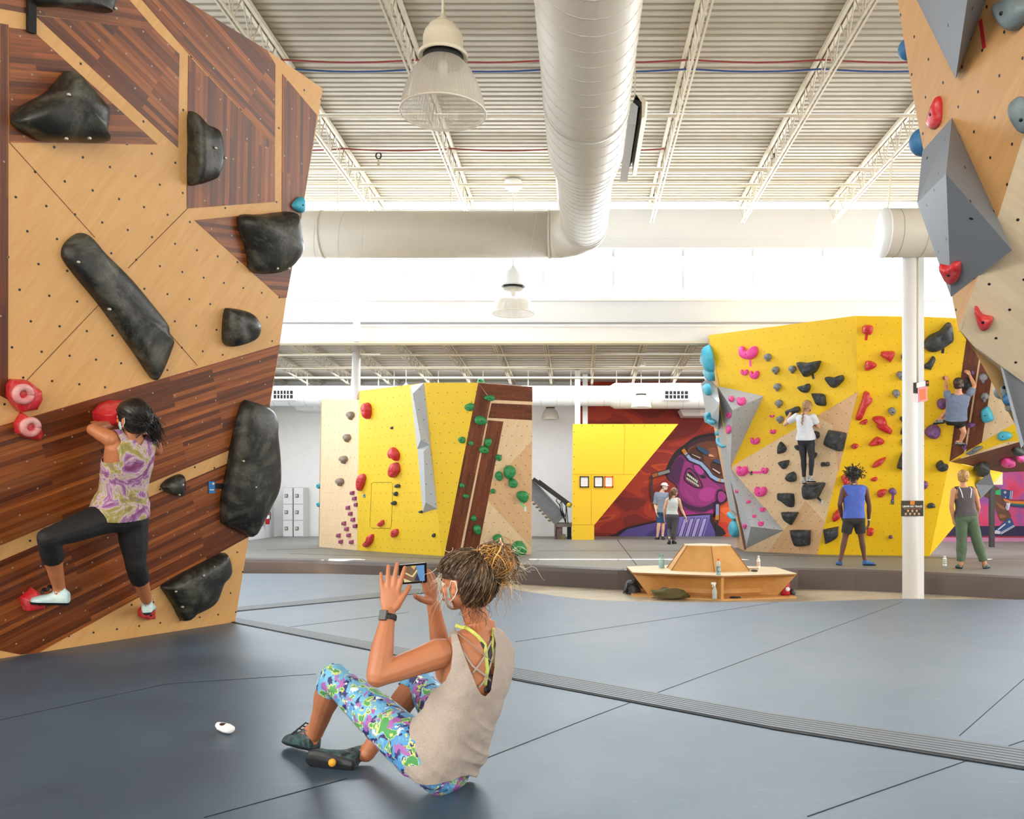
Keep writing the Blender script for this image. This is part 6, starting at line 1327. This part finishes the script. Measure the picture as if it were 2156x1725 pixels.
limb(mbx, [J['neck'].lerp(J['ls'], .5), J['ls'].lerp(J['neck'], .18)], [.045, .058]); limb(mbx, [J['neck'].lerp(J['rs'], .4), J['rs'].lerp(J['neck'], .1)], [.045, .058]); mid_ = (J['pel']+J['neck'])/2
axT = (J['neck']-J['pel']).normalized(); hemp = J['pel']-axT*.055
def f_(v):
    near = (v-mid_).dot(V((.55, -.8, 0)))
    d = [(hemp-v).dot(axT)+.03*math.sin((v.x+v.y)*9)]
    if near > -.05: d.append(sdpoly(proj(v), backopen)/500)
    if (v-J['ls']).length < .22: d.append(sdpoly(proj(v), armopen)/500)
    d.append(.075-(v-J['rs']-V((.02, .05, -.01))).length); d.append(.075-(v-(J['neck']+V((-.05, .04, .02)))).length)
    return max(d)
top_m = bpy.data.materials.new('heather_grey'); s_ = NT(top_m); o_ = s_.obj(); n1 = s_.noise(s_.mapping(o_, (1, 1, 3)), 260, 4, .7); s_.l.new(s_.ramp(n1, [(.35, lin('94887f')), (.65, lin('b9aea6'))]), s_.b.inputs['Base Color']); s_.b.inputs['Roughness'].default_value = .85
def wrinkle(v):
    h = max(0, min(1, (v-hemp).dot(axT)/.45)); a = max(0, 1-h*1.15)**.7; q = v-hemp
    u = q.dot(V((.45, .1, .9))); r1 = 1-abs(noise.noise(V((q.x*2.5, q.y*2.5, u*17+q.x*9))))*2.2; r2 = 1-abs(noise.noise(V((q.x*9+3, q.y*9, q.z*2.2))))*2.2
    return .0075*a*r1+.004*(1-a)*r2
w_.garment('tank_top', mbx, f_, top_m, it=5, vox=.005, folds=.008, fscale=10, thick=.003, wr=wrinkle)
# crossing straps, bra and band on the back
def onback(x, y, off=.004):
    """point on the melded back of the figure seen at a photo pixel, pushed out"""
    global _BVH
    from mathutils.bvhtree import BVHTree
    if '_BVH' not in globals(): _BVH = BVHTree.FromPolygons(w_.vs, w_.fs)
    d = at(x, y, 1)-V((0, 0, EYE)); h = _BVH.ray_cast(V((0, 0, EYE)), d.normalized())
    return (h[0]+h[1]*off) if h[0] is not None else at(x, y, 3.5)
cS = cv(550, 1120, 2.973)
def strapmesh(L, r, m, name, off=.006, flat=.35):
    P = []
    for i in range(len(L)-1):
        for q in range(5): t = q/5; P.append((L[i][0]*(1-t)+L[i+1][0]*t, L[i][1]*(1-t)+L[i+1][1]*t))
    P.append(L[-1]); P = [onback(*cS(*p), off) for p in P]; return MB().tube(P, r, 10, flat=flat, up=(.55, -.8, .1)).build(name, m, w_.o)
for L in ([(1215, 630), (1290, 690), (1380, 770), (1470, 845)], [(1255, 740), (1320, 840), (1400, 905), (1455, 955)], [(1430, 690), (1380, 800), (1315, 890)], [(1468, 690), (1425, 830), (1400, 920), (1350, 975)]): strapmesh(L, .0042, top_m, 'strap', .009)
lime = mat('lime_trim', 'bfcb62', .6); ch = mat('charcoal_bra', '3c3840', .7)
for L, r in (([(1215, 585), (1290, 610), (1350, 655), (1395, 710), (1410, 860), (1395, 960)], .0085), ([(1450, 600), (1448, 650), (1440, 720), (1465, 850), (1460, 900)], .0075)): strapmesh(L, r, lime, 'bra_strap', .004)
for L, r in (([(1375, 690), (1405, 740), (1425, 850), (1410, 980)], .010), ([(1445, 660), (1432, 740), (1425, 830), (1420, 980)], .011), ([(1405, 930), (1430, 900), (1420, 1000)], .016), ([(1395, 990), (1440, 960)], .014)): strapmesh(L, r, ch, 'bra_back', .001)
# patterned leggings
lm_ = bpy.data.materials.new('ikat_leggings'); s_ = NT(lm_); o_ = s_.obj(); 
stk = s_.noise(s_.mapping(o_, (2.2, 2.2, .5), (.5, .9, 0)), 60, 2, .6)
def patch(seed, sc_, lo, hi, w=.3):
    mp = s_.new('ShaderNodeMapping'); mp.inputs['Location'].default_value = (seed, seed*1.7, 0); s_.l.new(o_, mp.inputs[0]); f = s_.noise(mp.outputs[0], sc_, 1.2, .5, .6)
    f = s_.math('ADD', f, s_.math('MULTIPLY', s_.math('SUBTRACT', stk, .5), w)); return s_.ramp(f, [(lo, (0, 0, 0)), (hi, (1, 1, 1))])
c_ = s_.mix(patch(1, 12, .46, .5), lin('4f94cc'), lin('6db0d8')); c_ = s_.mix(patch(3, 19, .54, .55), c_, lin('2b2c66')); c_ = s_.mix(patch(7, 20, .56, .57), c_, lin('d9dc7c')); c_ = s_.mix(patch(7, 20, .6, .62), c_, lin('4a9a58'))
c_ = s_.mix(patch(12, 21, .6, .62), c_, lin('a262ac')); c_ = s_.mix(patch(19, 24, .68, .7), c_, lin('dce8f0'))
s_.l.new(c_, s_.b.inputs['Base Color']); s_.b.inputs['Roughness'].default_value = .6
w_.bottom('leggings', lm_, 1.16, .006, .22, folds=.003, fscale=14)
# climbing shoes
sh1 = mat('shoe_grey_teal', '24282c', .45, col2='46686c', vscale=40); sl1 = mat('shoe_rubber', '1c1f24', .55)
w_.shoes(sh1, sl1, .008, 'climbing_shoe')
an = J['la']
q = MB()
for k in range(4):
    b0 = an.lerp(J['lt'], .35+.13*k)+V((0, 0, .055-.008*k)); q.tube([b0+V((-.02, -.035, -.01)), b0+V((0, 0, .01)), b0+V((.02, .035, -.01))], .0035, 6)
q.build('laces', darkm, w_.o)
# orange disc on the sole, heel strap
p = at(700, 1607, 3.66); MB().lathe([(.017, 0), (.017, .006)], at(700, 1606, 3.735), 24, axis=(-.1, -.9, .1), caps=True).build('sole_logo', mat('sole_orange', 'e0a02a', .5), w_.o)
# watch
wr = J['lw'].lerp(J['le'], .06); ad = (J['lw']-J['le']).normalized()
MB().lathe([(.0335, -.011), (.035, -.008), (.035, .008), (.0335, .011)], wr, 28, axis=ad).build('watch_band', mat('band_black', '121318', .5), w_.o)
fr_ = V((-.35, -1, .05)); fr_ = (fr_-ad*fr_.dot(ad)).normalized(); sx_ = ad.cross(fr_)
wt = MB().obox(wr+fr_*.036, sx_*.0175, ad*.0205, fr_*.005).build('watch', mat('watch_case', '1a1b1f', .4), w_.o, bevel=.004)
MB().obox(wr+fr_*.0415, sx_*.0155, ad*.0185, fr_*.0008).build('watch_face', mat('watch_glass', '030304', .35), wt)
# phone held in both hands
ph = thing('phone', 'black phone held sideways by the seated woman, screen showing the climbing wall', 'phone', at(870, 1208, 3.47))
P4 = [at(842, 1190, 3.44), at(898, 1185, 3.54), at(899, 1227, 3.55), at(845, 1231, 3.45)]; pn = (P4[1]-P4[0]).cross(P4[3]-P4[0]).normalized(); pn = pn if pn.y < 0 else -pn
MB().prism(P4, -pn*.009).build('phone_body', mat('phone_black', '0c0d10', .3), ph, bevel=.003)
def pp_(u, v, off=.0012): return P4[0].lerp(P4[1], u).lerp(P4[3].lerp(P4[2], u), v)+pn*off
scr = MB().prism([pp_(.1, .1), pp_(.9, .1), pp_(.9, .9), pp_(.1, .9)], -pn*.0008).build('screen', mat('screen_brown', '6d5c48', .15, emit=('6d5c48', .5)), ph)
for P_, c in (([(.6, .1), (.9, .1), (.9, .9), (.72, .9), (.62, .5)], '5a86b8'), ([(.1, .7), (.4, .9), (.1, .9)], 'c0c496'), ([(.1, .42), (.14, .36), (.44, .62), (.4, .66)], 'c8c08a'), ([(.4, .62), (.66, .22), (.7, .26), (.44, .68)], 'c8c08a'), ([(.38, .1), (.6, .1), (.5, .3)], 'b4a468'), ([(.5, .85), (.62, .5), (.72, .7), (.7, .88)], '2a3450'), ([(.13, .6), (.2, .58), (.2, .68), (.14, .7)], 'a04038'), ([(.12, .2), (.17, .2), (.17, .28), (.12, .28)], 'a04038'), ([(.8, .45), (.86, .45), (.86, .55), (.8, .55)], 'e04848')):
    q = MB().prism([pp_(u, v, .0018+.0001*len(P_)) for u, v in P_], -pn*.0005).build('screen_image', mat('scr_'+c, c, .2, emit=(c, .5)), scr)
# mask, hair
w_.mask(mat('teal_print_mask', '5fb0ae', .7, col2='c8503c', vscale=55), 'face_mask')
hm1 = hairmat('brown_blonde_hair', '2a1c14', '4a3424', 45); hmb = hairmat('mid_brown_hair', '54402e', '84684a', 45); hmc = hairmat('highlight_hair', '7a664c', 'a08c6c', 45); hm2 = hairmat('blonde_curls', '8a5a26', 'c08a44', 40); hm3 = mat('pale_blonde', 'ecdfc0', .4)
w_.haircap(hm1, .017, lambda p: max(-(p.z+.085), (p.x-.022) if p.z < .02 else (p.x-.06 if p.z < .06 else p.x-.1), (p.x+.03) if p.z < .018 and abs(p.y) > .04 else -1), noise_amp=.005, nscale=20)
hc, hM = J['head'], w_.hm
def strands(fig, bun, n, mats, wts, rad, seed, r=.0027, ext=1.0, skipf=lambda q: (q.x > .045 and q.z < .04) or (q.x > -.03 and q.z < .022), end_r=.1, jit=.0015):
    hc, hM, k_ = fig.J['head'], fig.hm, fig.hs; random.seed(seed); mbs = [MB() for _ in mats]; bun = V(bun)
    while n > 0:
        q = V((random.gauss(0, 1), random.gauss(0, 1), random.gauss(.15, 1))).normalized(); q = V((q.x*.1-.012, q.y*.085, q.z*.1+.02))
        if skipf(q) or q.z < -.07: continue
        n -= 1; st = hM @ q; bn = hM @ bun; c0 = hM @ V((-.015, 0, .015)); P_ = []; ph = random.random()*6; rs = rad*random.uniform(.985, 1.03); m_ = MB()
        for k in range(9):
            t = k/8; q2 = st.lerp(bn, t); dd = q2-c0; l_ = (hM.transposed() @ dd).normalized(); ell = 1/math.sqrt((l_.x/(rad+.008))**2+(l_.y/(rad-.014))**2+(l_.z/(rad-.002))**2)
            e_ = dd.normalized()*max(dd.length*.98, ell*rs/rad*(1-end_r*t)); P_.append(hc+(c0+e_)*k_+V((math.sin(ph+t*5), math.cos(ph+t*4), math.sin(ph*2+t*6)))*.002+V([random.gauss(0, jit) for _ in range(3)]))
        mbs[random.choices(range(len(mats)), wts)[0]].tube(P_, [r*(.7+.3*math.sin(math.pi*k/8)) for k in range(9)], 4)
    for m_, mt in zip(mbs, mats):
        if m_.v: m_.build('hair_strands', mt, fig.o)
strands(w_, (-.08, -.01, .125), 1300, [hm1, hmb, hmc], [.55, .37, .08], .128, 11, r=.0021)

bc = at(1039, 1188, 3.51)
mb = MB(); mb2 = MB(); mb3 = MB()
for i in range(230):        # bun: loops wound round a knot
    ax_ = V((random.gauss(0, 1), random.gauss(0, 1), random.gauss(0, 1))).normalized(); u_ = ax_.orthogonal().normalized(); v2 = ax_.cross(u_); r0 = random.uniform(.025, .075); c0 = bc+V((random.gauss(0, .010), random.gauss(0, .010), random.gauss(0, .011))); a0_ = random.random()*6.3; n = 14
    (mb, mb2, mb3, mb, mb2)[i % 5].tube([c0+(u_*math.cos(a0_+k/n*5)+v2*math.sin(a0_+k/n*5))*r0*(1+.35*k/n+.14*math.sin(k*1.3+i))+V([random.gauss(0, .0035) for _ in range(3)]) for k in range(n)], [(.0022+.0014*(i % 3 == 0))*(1-.5*abs(k/n-.5)) for k in range(n)], 5)
mb2.ball(bc, .05); mb.build('hair_bun', hm2, w_.o); mb2.build('hair_bun', hmb, w_.o); mb3.build('hair_bun', hairmat('light_gold_hair', 'c08a40', 'e4c078', 40), w_.o)
curlset(w_.o, 'hair_curls', hm2, 46, bc+V((.0, 0, -.03)), (.03, .03, .02), .085, .0016, 3, .9, .013, 1.3, dirf=lambda p: (p-bc+V((.02*random.gauss(0, 1), 0, -.035))).normalized())
curlset(w_.o, 'loose_hair', hm3, 60, bc+V((.035, .01, .0)), (.025, .03, .03), .11, .0011, 5, .5, .016, 1.5, dirf=lambda p: (V((.8, .1, .1))+V((random.gauss(0, .5), random.gauss(0, .4), random.gauss(0, .6)))).normalized())
curlset(w_.o, 'loose_hair', hm3, 26, hc+hM @ V((.06, .03, .05)), (.02, .02, .03), .09, .0011, 6, 1.0, .014, 1.2, dirf=lambda p: (V((-.5, .1, -.4))+V((random.gauss(0, .3), random.gauss(0, .3), random.gauss(0, .3)))).normalized())
curlset(w_.o, 'nape_hair', hm1, 26, hc+hM @ V((-.055, .01, -.085)), (.022, .022, .012), .06, .0012, 7, .4, .012, 1.2, dirf=lambda p: (V((.1, -.1, -.9))+V((random.gauss(0, .4), random.gauss(0, .3), 0))).normalized())
MB().tube([onback(x, y, .002) for x, y in ((962, 1306), (975, 1312), (990, 1313), (1003, 1310))], .0012, 6).build('necklace', mat('gold', 'c89a50', .3, metal=.8), w_.o)
# ---- climber in the tie-dye top on the left wall
def w1(x, y, off): return W1.hit(x, y, off)
SK2 = skin_mat('warm_skin', 'bf7a50', 'b06c44')
J = dict(pel=w1(252, 1080, .34), neck=w1(277, 918, .42), head=w1(279, 880, .44), ls=w1(235, 925, .40), rs=w1(321, 938, .36), le=w1(196, 905, .28), re=w1(330, 948, .16), lw=w1(232, 893, .12), rw=w1(262, 882, .09),
         lh=w1(229, 1088, .34), rh=w1(277, 1090, .32), lk=w1(102, 1133, .40), rk=w1(286, 1190, .38), la=w1(124, 1236, .22), ra=w1(308, 1262, .24), lt=w1(66, 1270, .10), rt=w1(315, 1284, .05))
J['lup'] = V((.1, -.1, 1)).normalized(); J['rup'] = V((0, -.05, 1)).normalized()
fw = -W1.n; fw = V((fw.x, fw.y, 0)).normalized()
cl = Fig('person', 'climber with black hair in a tie-dye top and black capri tights on the left wall', J, fw, 1.12, 'f', SK2, .0065, org=V((J['pel'].x, J['pel'].y, J['rt'].z)), headfwd=V((-.95, .25, .15)), headup=(0, -.1, 1), arm_r=1.1, leg_r=1.12,
         hands={'l': dict(d=fw+V((.1, -.1, .3)), n=V((0, -.2, 1)), side=-1, curl=(.7, .7, .7, .7)), 'r': dict(d=fw+V((-.1, .2, .3)), n=V((0, -.2, 1)), side=1, curl=(.7, .7, .7, .7))})
td = bpy.data.materials.new('tie_dye'); s_ = NT(td); o_ = s_.obj(); f = s_.noise(o_, 6, 5, .7, .8)
s_.l.new(s_.ramp(f, [(.25, lin('5a2450')), (.38, lin('7c3a6c')), (.46, lin('9a6a9c')), (.5, lin('c4b0b8')), (.55, lin('a39a58')), (.63, lin('8a7a40')), (.7, lin('8a62a0')), (.8, lin('a03f78'))]), s_.b.inputs['Base Color']); s_.b.inputs['Roughness'].default_value = .7
vcut = [(273, 905), (293, 936), (302, 938), (312, 905), (300, 880), (280, 880)]
cl.top('tank_top', td, -.02, None, .012, .085, None, .006, (.02, .02), extra=lambda v: sdpoly(proj(v), [(268, 890), (291, 936), (297, 938), (318, 900)])/300 if (v-J['neck']).dot(fw) < .02 else -1, fscale=10)
blk = mat('black_leggings', '141316', .75)
cl.bottom('leggings', blk, 1.42, .006, .1, .003)
cl.shoes(mat('shoe_ice_blue', 'b4d8dc', .45, col2='d8ecec', vscale=12), sl1, .009, 'climbing_shoe')
for q_ in 'lr':
    a, t = J[q_+'a'], J[q_+'t']; u_ = J[q_+'up']; MBs = MB()
    for k in (.35, .55): c0 = a.lerp(t, k)+u_*.045; sdv = (t-a).cross(u_).normalized(); MBs.tube([c0-sdv*.042-u_*.02, c0+u_*.012, c0+sdv*.042-u_*.02], .012, 8, flat=.3)
    MBs.build('shoe_straps', darkm, cl.o)
cl.mask(mat('pale_blue_mask', 'b8d8d8', .6))
bh = hairmat('black_hair', '0a0806', '1e1612', 60)
cl.haircap(bh, .016, noise_amp=.003, nscale=10, cut=lambda p: max(-(p.z+.1), (p.x-.05) if p.z < .05 else -1, (p.x+.0) if p.z < -.03 else -1))
strands(cl, (-.11, 0, -.02), 300, [bh], [1], .113, 21, r=.0035)
hc, hM = J['head'], cl.hm; random.seed(5); mb = MB()
for i in range(260):
    st = hc+hM @ V((-.06+random.gauss(0, .03), random.gauss(0, .04), .0+random.gauss(0, .04))); e = w1(331+random.gauss(0, 8), 918+random.gauss(0, 14), .46+random.gauss(0, .03)); P_ = []
    for k in range(8): t = k/7; P_.append(st.lerp(e, t)+V((0, 0, .055*math.sin(math.pi*t)))+V([random.gauss(0, .003) for _ in range(3)]))
    mb.tube(P_, [.005*(1-.75*k/7) for k in range(8)], 4)
mb.build('ponytail', bh, cl.o)
# ---- braided climber in the white shirt on the yellow wall
def wl(x, y, off): return WL.hit(x, y, off)
SK3 = skin_mat('fair_skin', 'e3b89c', 'd8a688')
J = dict(pel=wl(1697, 928, .28), neck=wl(1694, 872, .34), head=wl(1700, 856, .36), ls=wl(1677, 877, .32), rs=wl(1712, 878, .32), le=wl(1652, 894, .30), re=wl(1724, 899, .22), lw=wl(1664, 870, .16), rw=wl(1704, 889, .14),
         lh=wl(1689, 932, .28), rh=wl(1706, 932, .28), lk=wl(1692, 968, .34), rk=wl(1709, 966, .34), la=wl(1693, 1007, .34), ra=wl(1707, 1004, .36), lt=wl(1694, 1019, .22), rt=wl(1716, 1015, .26))
fw = V((-WL.n.x, -WL.n.y, 0)).normalized()
c2_ = Fig('person', 'braided climber in a white t-shirt and dark leggings on the tall yellow wall', J, fw, .97, 'f', SK3, .009, org=V((J['pel'].x, J['pel'].y, J['lt'].z)), headfwd=V((.75, .6, -.1)), hands={'l': dict(d=fw+V((0, 0, .3)), n=V((0, -.3, 1)), side=-1, curl=(.6, .6, .6, .6)), 'r': dict(d=fw+V((-.3, 0, 0)), n=V((0, -.3, 1)), side=1, curl=(.6, .6, .6, .6))}, leg_r=.95)
c2_.top('t_shirt', mat('white_cotton', 'dfe4f0', .8), .06, .62, .02, None, None, .007, (.03, .03))
c2_.bottom('leggings', mat('ink_leggings', '24262f', .7), 1.93, .006, .16, .002)
c2_.shoes(mat('shoe_white_grey', 'c8ccd0', .5, col2='3a3e44', vscale=30), sl1, .01, 'climbing_shoe'); c2_.mask(mat('black_mask', '15151a', .6))
bl2 = hairmat('dark_blonde_hair', '7a5a3c', 'b8946a', 60); c2_.haircap(bl2, .012, noise_amp=.004, cut=lambda p: max(-(p.z+.07), (p.x-.05) if p.z < .05 else -1, (p.x+.01) if p.z < -.01 else -1))
mb = MB(); hc, hM = J['head'], c2_.hm
for k in range(11): p = (hc+hM @ V((-.1, .0, -.02))).lerp(wl(1688, 893, .46), k/10); mb.ball(p+V((.008*(-1)**k, 0, 0)), (.02*(1-.04*k), .018, .03), nu=10, nv=6)
mb.build('braid', bl2, c2_.o)
# ---- climber in the slate t-shirt on the right side of the yellow wall
def wr_(x, y, off): return WRr.hit(x, y, off)
J = dict(pel=wr_(2012, 883, .38), neck=wr_(2018, 829, .42), head=wr_(2018, 809, .44), ls=wr_(1995, 834, .40), rs=wr_(2042, 828, .40), le=wr_(1991, 817, .34), re=wr_(2052, 813, .34), lw=wr_(1992, 800, .14), rw=wr_(2042, 790, .16),
         lh=wr_(2001, 886, .38), rh=wr_(2020, 888, .36), lk=wr_(1998, 862, .22), rk=wr_(2030, 910, .42), la=wr_(1974, 887, .24), ra=wr_(2021, 934, .30), lt=wr_(1966, 893, .2), rt=wr_(2030, 938, .24))
fw = V((-WRr.n.x, -WRr.n.y, 0)).normalized()
c3_ = Fig('person', 'climber in a slate grey t-shirt and black shorts reaching up, right of the column', J, fw, .98, 'm', skin_mat('pink_skin', 'e0a888', 'd09070'), .009, org=V((J['pel'].x, J['pel'].y, J['rt'].z)), headfwd=V((.6, .75, .25)), hands={'l': dict(n=V((0, -1, .3)), side=1, curl=(.6, .6, .6, .6)), 'r': dict(n=V((0, -1, .3)), side=-1, curl=(.6, .6, .6, .6))}, arm_r=.85, leg_r=.85)
c3_.top('t_shirt', mat('slate_cotton', '7583a0', .85, var=.1, vscale=6), -.02, .6, .02, None, None, .009, (.03, .02))
c3_.bottom('shorts', mat('black_shorts', '1c1c1e', .8), .55, .022, .06, .006); c3_.shoes(mat('shoe_grey_black', '9a9c9c', .5, col2='26282a', vscale=30), sl1, .01, 'climbing_shoe')
c3_.mask(mat('black_mask', '15151a'))
c3_.haircap(hairmat('dark_brown_hair', '2c1f18', '4a3428', 70), .012, noise_amp=.005, cut=lambda p: max(-(p.z+.08), (p.x-.06) if p.z < .05 else -1, (p.x+.0) if p.z < -.0 else -1))
# ---- man in the blue tank top, seen from behind
def stand(label, Dg, L, fwd, skin, sex, s_=1.0, **kw):
    J = {k: at(v[0], v[1], Dg+(v[2] if len(v) > 2 else 0)) for k, v in L.items()}
    for q_ in 'lr': J[q_+'t'].z = .004; J[q_+'a'].z = max(J[q_+'a'].z, .075)
    return Fig('person', label, J, fwd, s_, sex, skin, .009, org=V((J['pel'].x, J['pel'].y, 0)), **kw), J
SK4 = skin_mat('dark_skin', '6b4432', '553426')
m4, J = stand('man with an afro in a blue tank top and black shorts watching from the mat', 15.0, dict(pel=(1798, 1091), neck=(1797, 1021), head=(1798, 1001, .03), ls=(1776, 1031), rs=(1822, 1031), le=(1768, 1062), re=(1830, 1064, .05), lw=(1772, 1087, .22), rw=(1829, 1094, .1), lh=(1788, 1096), rh=(1808, 1096), lk=(1779, 1134), rk=(1814, 1134), la=(1769, 1182), ra=(1821, 1182), lt=(1764, 1189, .2), rt=(1843, 1191, .02)),
    V((.15, 1, 0)), SK4, 'm', 1.0, headfwd=V((.45, .9, .05)), arm_r=.95, leg_r=.92, hands={'l': dict(n=V((-1, 0, 0)), side=-1, curl=(.4,)*4), 'r': dict(n=V((1, 0, 0)), side=1, curl=(.4,)*4)})
m4.top('tank_top', mat('royal_blue_mesh', '4a66c8', .7, var=.12, vscale=30), -.14, None, .014, .07, None, .006, (.015, .015))
m4.bottom('shorts', mat('charcoal_shorts', '2e2b2c', .8), .72, .024, .1, .006); m4.shoes(mat('shoe_blue', '2f72b4', .45, col2='1c3c6c', vscale=24), sl1, .01, 'climbing_shoe'); m4.mask(mat('navy_print_mask', '28405e', .6))
afro = hairmat('afro_black', '0c0908', '1a1310', 90); hc, hM = J['head'], m4.hm
m4.haircap(afro, .03, noise_amp=.012, nscale=45, cut=lambda p: max(-(p.z+.055), (p.x-.06) if p.z < .06 else -1, (p.x-.02) if p.z < .0 else -1))
curlset(m4.o, 'curls', afro, 420, hc+hM @ V((-.012, 0, .045)), (.062, .055, .055), .045, .009, 9, .1, .01, 1.2)
MB().tube([J['neck']+V((.055*math.cos(a), .055*math.sin(a), .012)) for a in [k*math.pi/8 for k in range(17)]], .012, 8).build('neck_gaiter', mat('red_white_band', 'd8dce6', .7, col2='b02a34', vscale=16), m4.o)
MB().lathe([(.03, -.008), (.03, .008)], J['rw'], 16, axis=J['rw']-J['re']).build('wrist_band', white, m4.o)
# ---- woman in green trousers, seen from behind
SK5 = skin_mat('tan_skin', 'd09a74', 'c48a64')
m5, J = stand('standing woman with a blonde bun, grey racerback top and rolled green trousers', 14.3, dict(pel=(2034, 1088), neck=(2028, 1026), head=(2028, 1005, .03), ls=(2008, 1033), rs=(2051, 1033), le=(2003, 1066), re=(2060, 1068, .05), lw=(2007, 1093, .05), rw=(2056, 1090, .28), lh=(2024, 1093), rh=(2045, 1093), lk=(2025, 1139), rk=(2057, 1138), la=(2023, 1190), ra=(2073, 1188), lt=(2016, 1199, .2), rt=(2080, 1197, .16)),
    V((.05, 1, 0)), SK5, 'f', .97, headfwd=V((.35, .95, .1)), hands={'l': dict(n=V((-1, 0, 0)), side=-1, curl=(.5,)*4), 'r': dict(n=V((1, 0, 0)), side=1, curl=(.5,)*4)})
m5.top('racerback_top', mat('charcoal_top', '544e55', .7), .03, None, .012, .094, None, .003, (.02, .022))
m5.bottom('trousers', mat('sage_trousers', '5a7058', .8, var=.15, vscale=8), 1.86, .018, .09, .006, .014); m5.shoes(mat('shoe_green', '4f8078', .5, col2='2c3438', vscale=24), sl1, .01, 'climbing_shoe')
hb_ = hairmat('blonde_hair', '8a6436', 'c69c60', 50); m5.haircap(hb_, .014, noise_amp=.008, cut=lambda p: max(-(p.z+.075), (p.x-.06) if p.z < .05 else -1, (p.x-.0) if p.z < .0 else -1))
hc, hM = J['head'], m5.hm; bc2 = hc+hM @ V((-.11, 0, -.025)); random.seed(8); mb = MB()
for i in range(40):
    ax_ = V((random.gauss(0, 1), random.gauss(0, 1), random.gauss(0, 1))).normalized(); u_ = ax_.orthogonal().normalized(); v2 = ax_.cross(u_); r0 = random.uniform(.02, .042)
    mb.tube([bc2+(u_*math.cos(k*.5)+v2*math.sin(k*.5))*r0 for k in range(11)], .006, 5)
mb.ball(bc2, .03); mb.build('hair_bun', hb_, m5.o)
for q_, dx in (('l', 1), ('r', -1)):
    st = J[q_+'s'].lerp(J['neck'], .45); MB().tube([st+V((0, -.0, .045)), st+V((0, -.085, .0)), st+V((dx*.015, -.108, -.07)), st+V((dx*.03, -.115, -.15))], .008, 6, flat=.5).build('bra_strap', white, m5.o)
# ---- two people far behind by the mural
m6, J = stand('man in a white cap, grey pullover and blue shorts far behind by the mural', 24.2, dict(pel=(1392, 1077), neck=(1394, 1036), head=(1399, 1025, -.03), ls=(1383, 1041, .05), rs=(1404, 1042, -.05), le=(1379, 1062), re=(1406, 1062, -.05), lw=(1382, 1079, -.1), rw=(1404, 1080, -.15), lh=(1388, 1080), rh=(1397, 1080), lk=(1387, 1105, -.05), rk=(1396, 1105), la=(1384, 1131), ra=(1395, 1131), lt=(1381, 1136, -.1), rt=(1397, 1136, -.2)),
    V((.5, -.85, 0)), SK3, 'm', .93, headfwd=V((.8, -.6, 0)), hands={'l': dict(n=V((-1, 0, 0)), side=1), 'r': dict(n=V((1, 0, 0)), side=-1)})
m6.top('pullover', mat('heather_blue_grey', '7c8796', .8), -.05, 1.0, .016, None, None, .006, (.01, .01)); m6.bottom('shorts', mat('denim_blue', '274a74', .8), .85, .016, .1, .004); m6.shoes(mat('shoe_dark_far', '1c1c20', .6), sl1, .01); m6.mask(mat('cream_mask', 'd8d2c4', .6))
m6.haircap(hairmat('black_hair_far', '181210', '2a201a', 60), .01, cut=lambda p: max(-(p.z+.06), (p.x-.0) if p.z < .05 else -1))
hc, hM, k = J['head'], m6.hm, m6.hs; cp = MB(); cp.ball(hc+hM @ V((-.005, 0, .045))*k, (.115*k, .096*k, .085*k), 0, 20, 12, hM); vs, ns, fs = meld(cp, .009, 2); Mi = hM.transposed(); vs, fs = clip(vs, fs, lambda v: -((Mi @ (v-hc)).z-.035*k)); cpo = skinmesh('cap', vs, fs, mat('cap_pale_pink', 'e8dcdc', .7), m6.o, .003)
MB().loft([[hc+hM @ V((.09+.08*t*(1-abs(u)**2*.6), u*.075, .04-.01*t-.012*u*u))*k for u in (-1, -.6, -.2, .2, .6, 1)] for t in (0, .5, 1)], 0, False, True, False).build('cap_brim', mat('cap_pale_pink', 'e8dcdc'), cpo)
m7, J = stand('woman in a white racerback top and grey trousers walking by the mural', 21.9, dict(pel=(1415, 1087), neck=(1416, 1049), head=(1420, 1037, .03), ls=(1405, 1053), rs=(1429, 1053), le=(1399, 1072), re=(1435, 1073), lw=(1399, 1091, .05), rw=(1443, 1089, -.1), lh=(1410, 1090), rh=(1421, 1090), lk=(1411, 1114, .15), rk=(1420, 1115), la=(1409, 1135, -.1), ra=(1418, 1141), lt=(1408, 1139, .0), rt=(1422, 1146, .15)),
    V((-.1, 1, 0)), SK3, 'f', .93, headfwd=V((.75, .6, 0)), hands={'l': dict(n=V((-1, 0, 0)), side=-1), 'r': dict(n=V((1, 0, 0)), side=1)})
m7.top('racerback_top', mat('pale_blue_white', 'd0dade', .8), .1, None, .01, .085, None, .003, (.008, .008)); m7.bottom('trousers', mat('grey_trousers', '56525c', .8), 1.9, .012, .2, .005, .006); m7.shoes(mat('shoe_dark_far', '1c1c20'), sl1, .01); m7.mask(mat('red_mask', 'c8503c', .6))
hh = hairmat('auburn_hair', '5c4030', '8a6448', 50); m7.haircap(hh, .016, noise_amp=.008, cut=lambda p: max(-(p.z+.09), (p.x-.05) if p.z < .05 else -1, (p.x+.01) if p.z < -.0 else -1))
curlset(m7.o, 'ponytail', hh, 40, J['head']+V((-.09, -.05, -.0)), (.02, .02, .02), .14, .008, 12, .5, .012, .8, dirf=lambda p: V((-.35, -.3, -.8)).normalized())
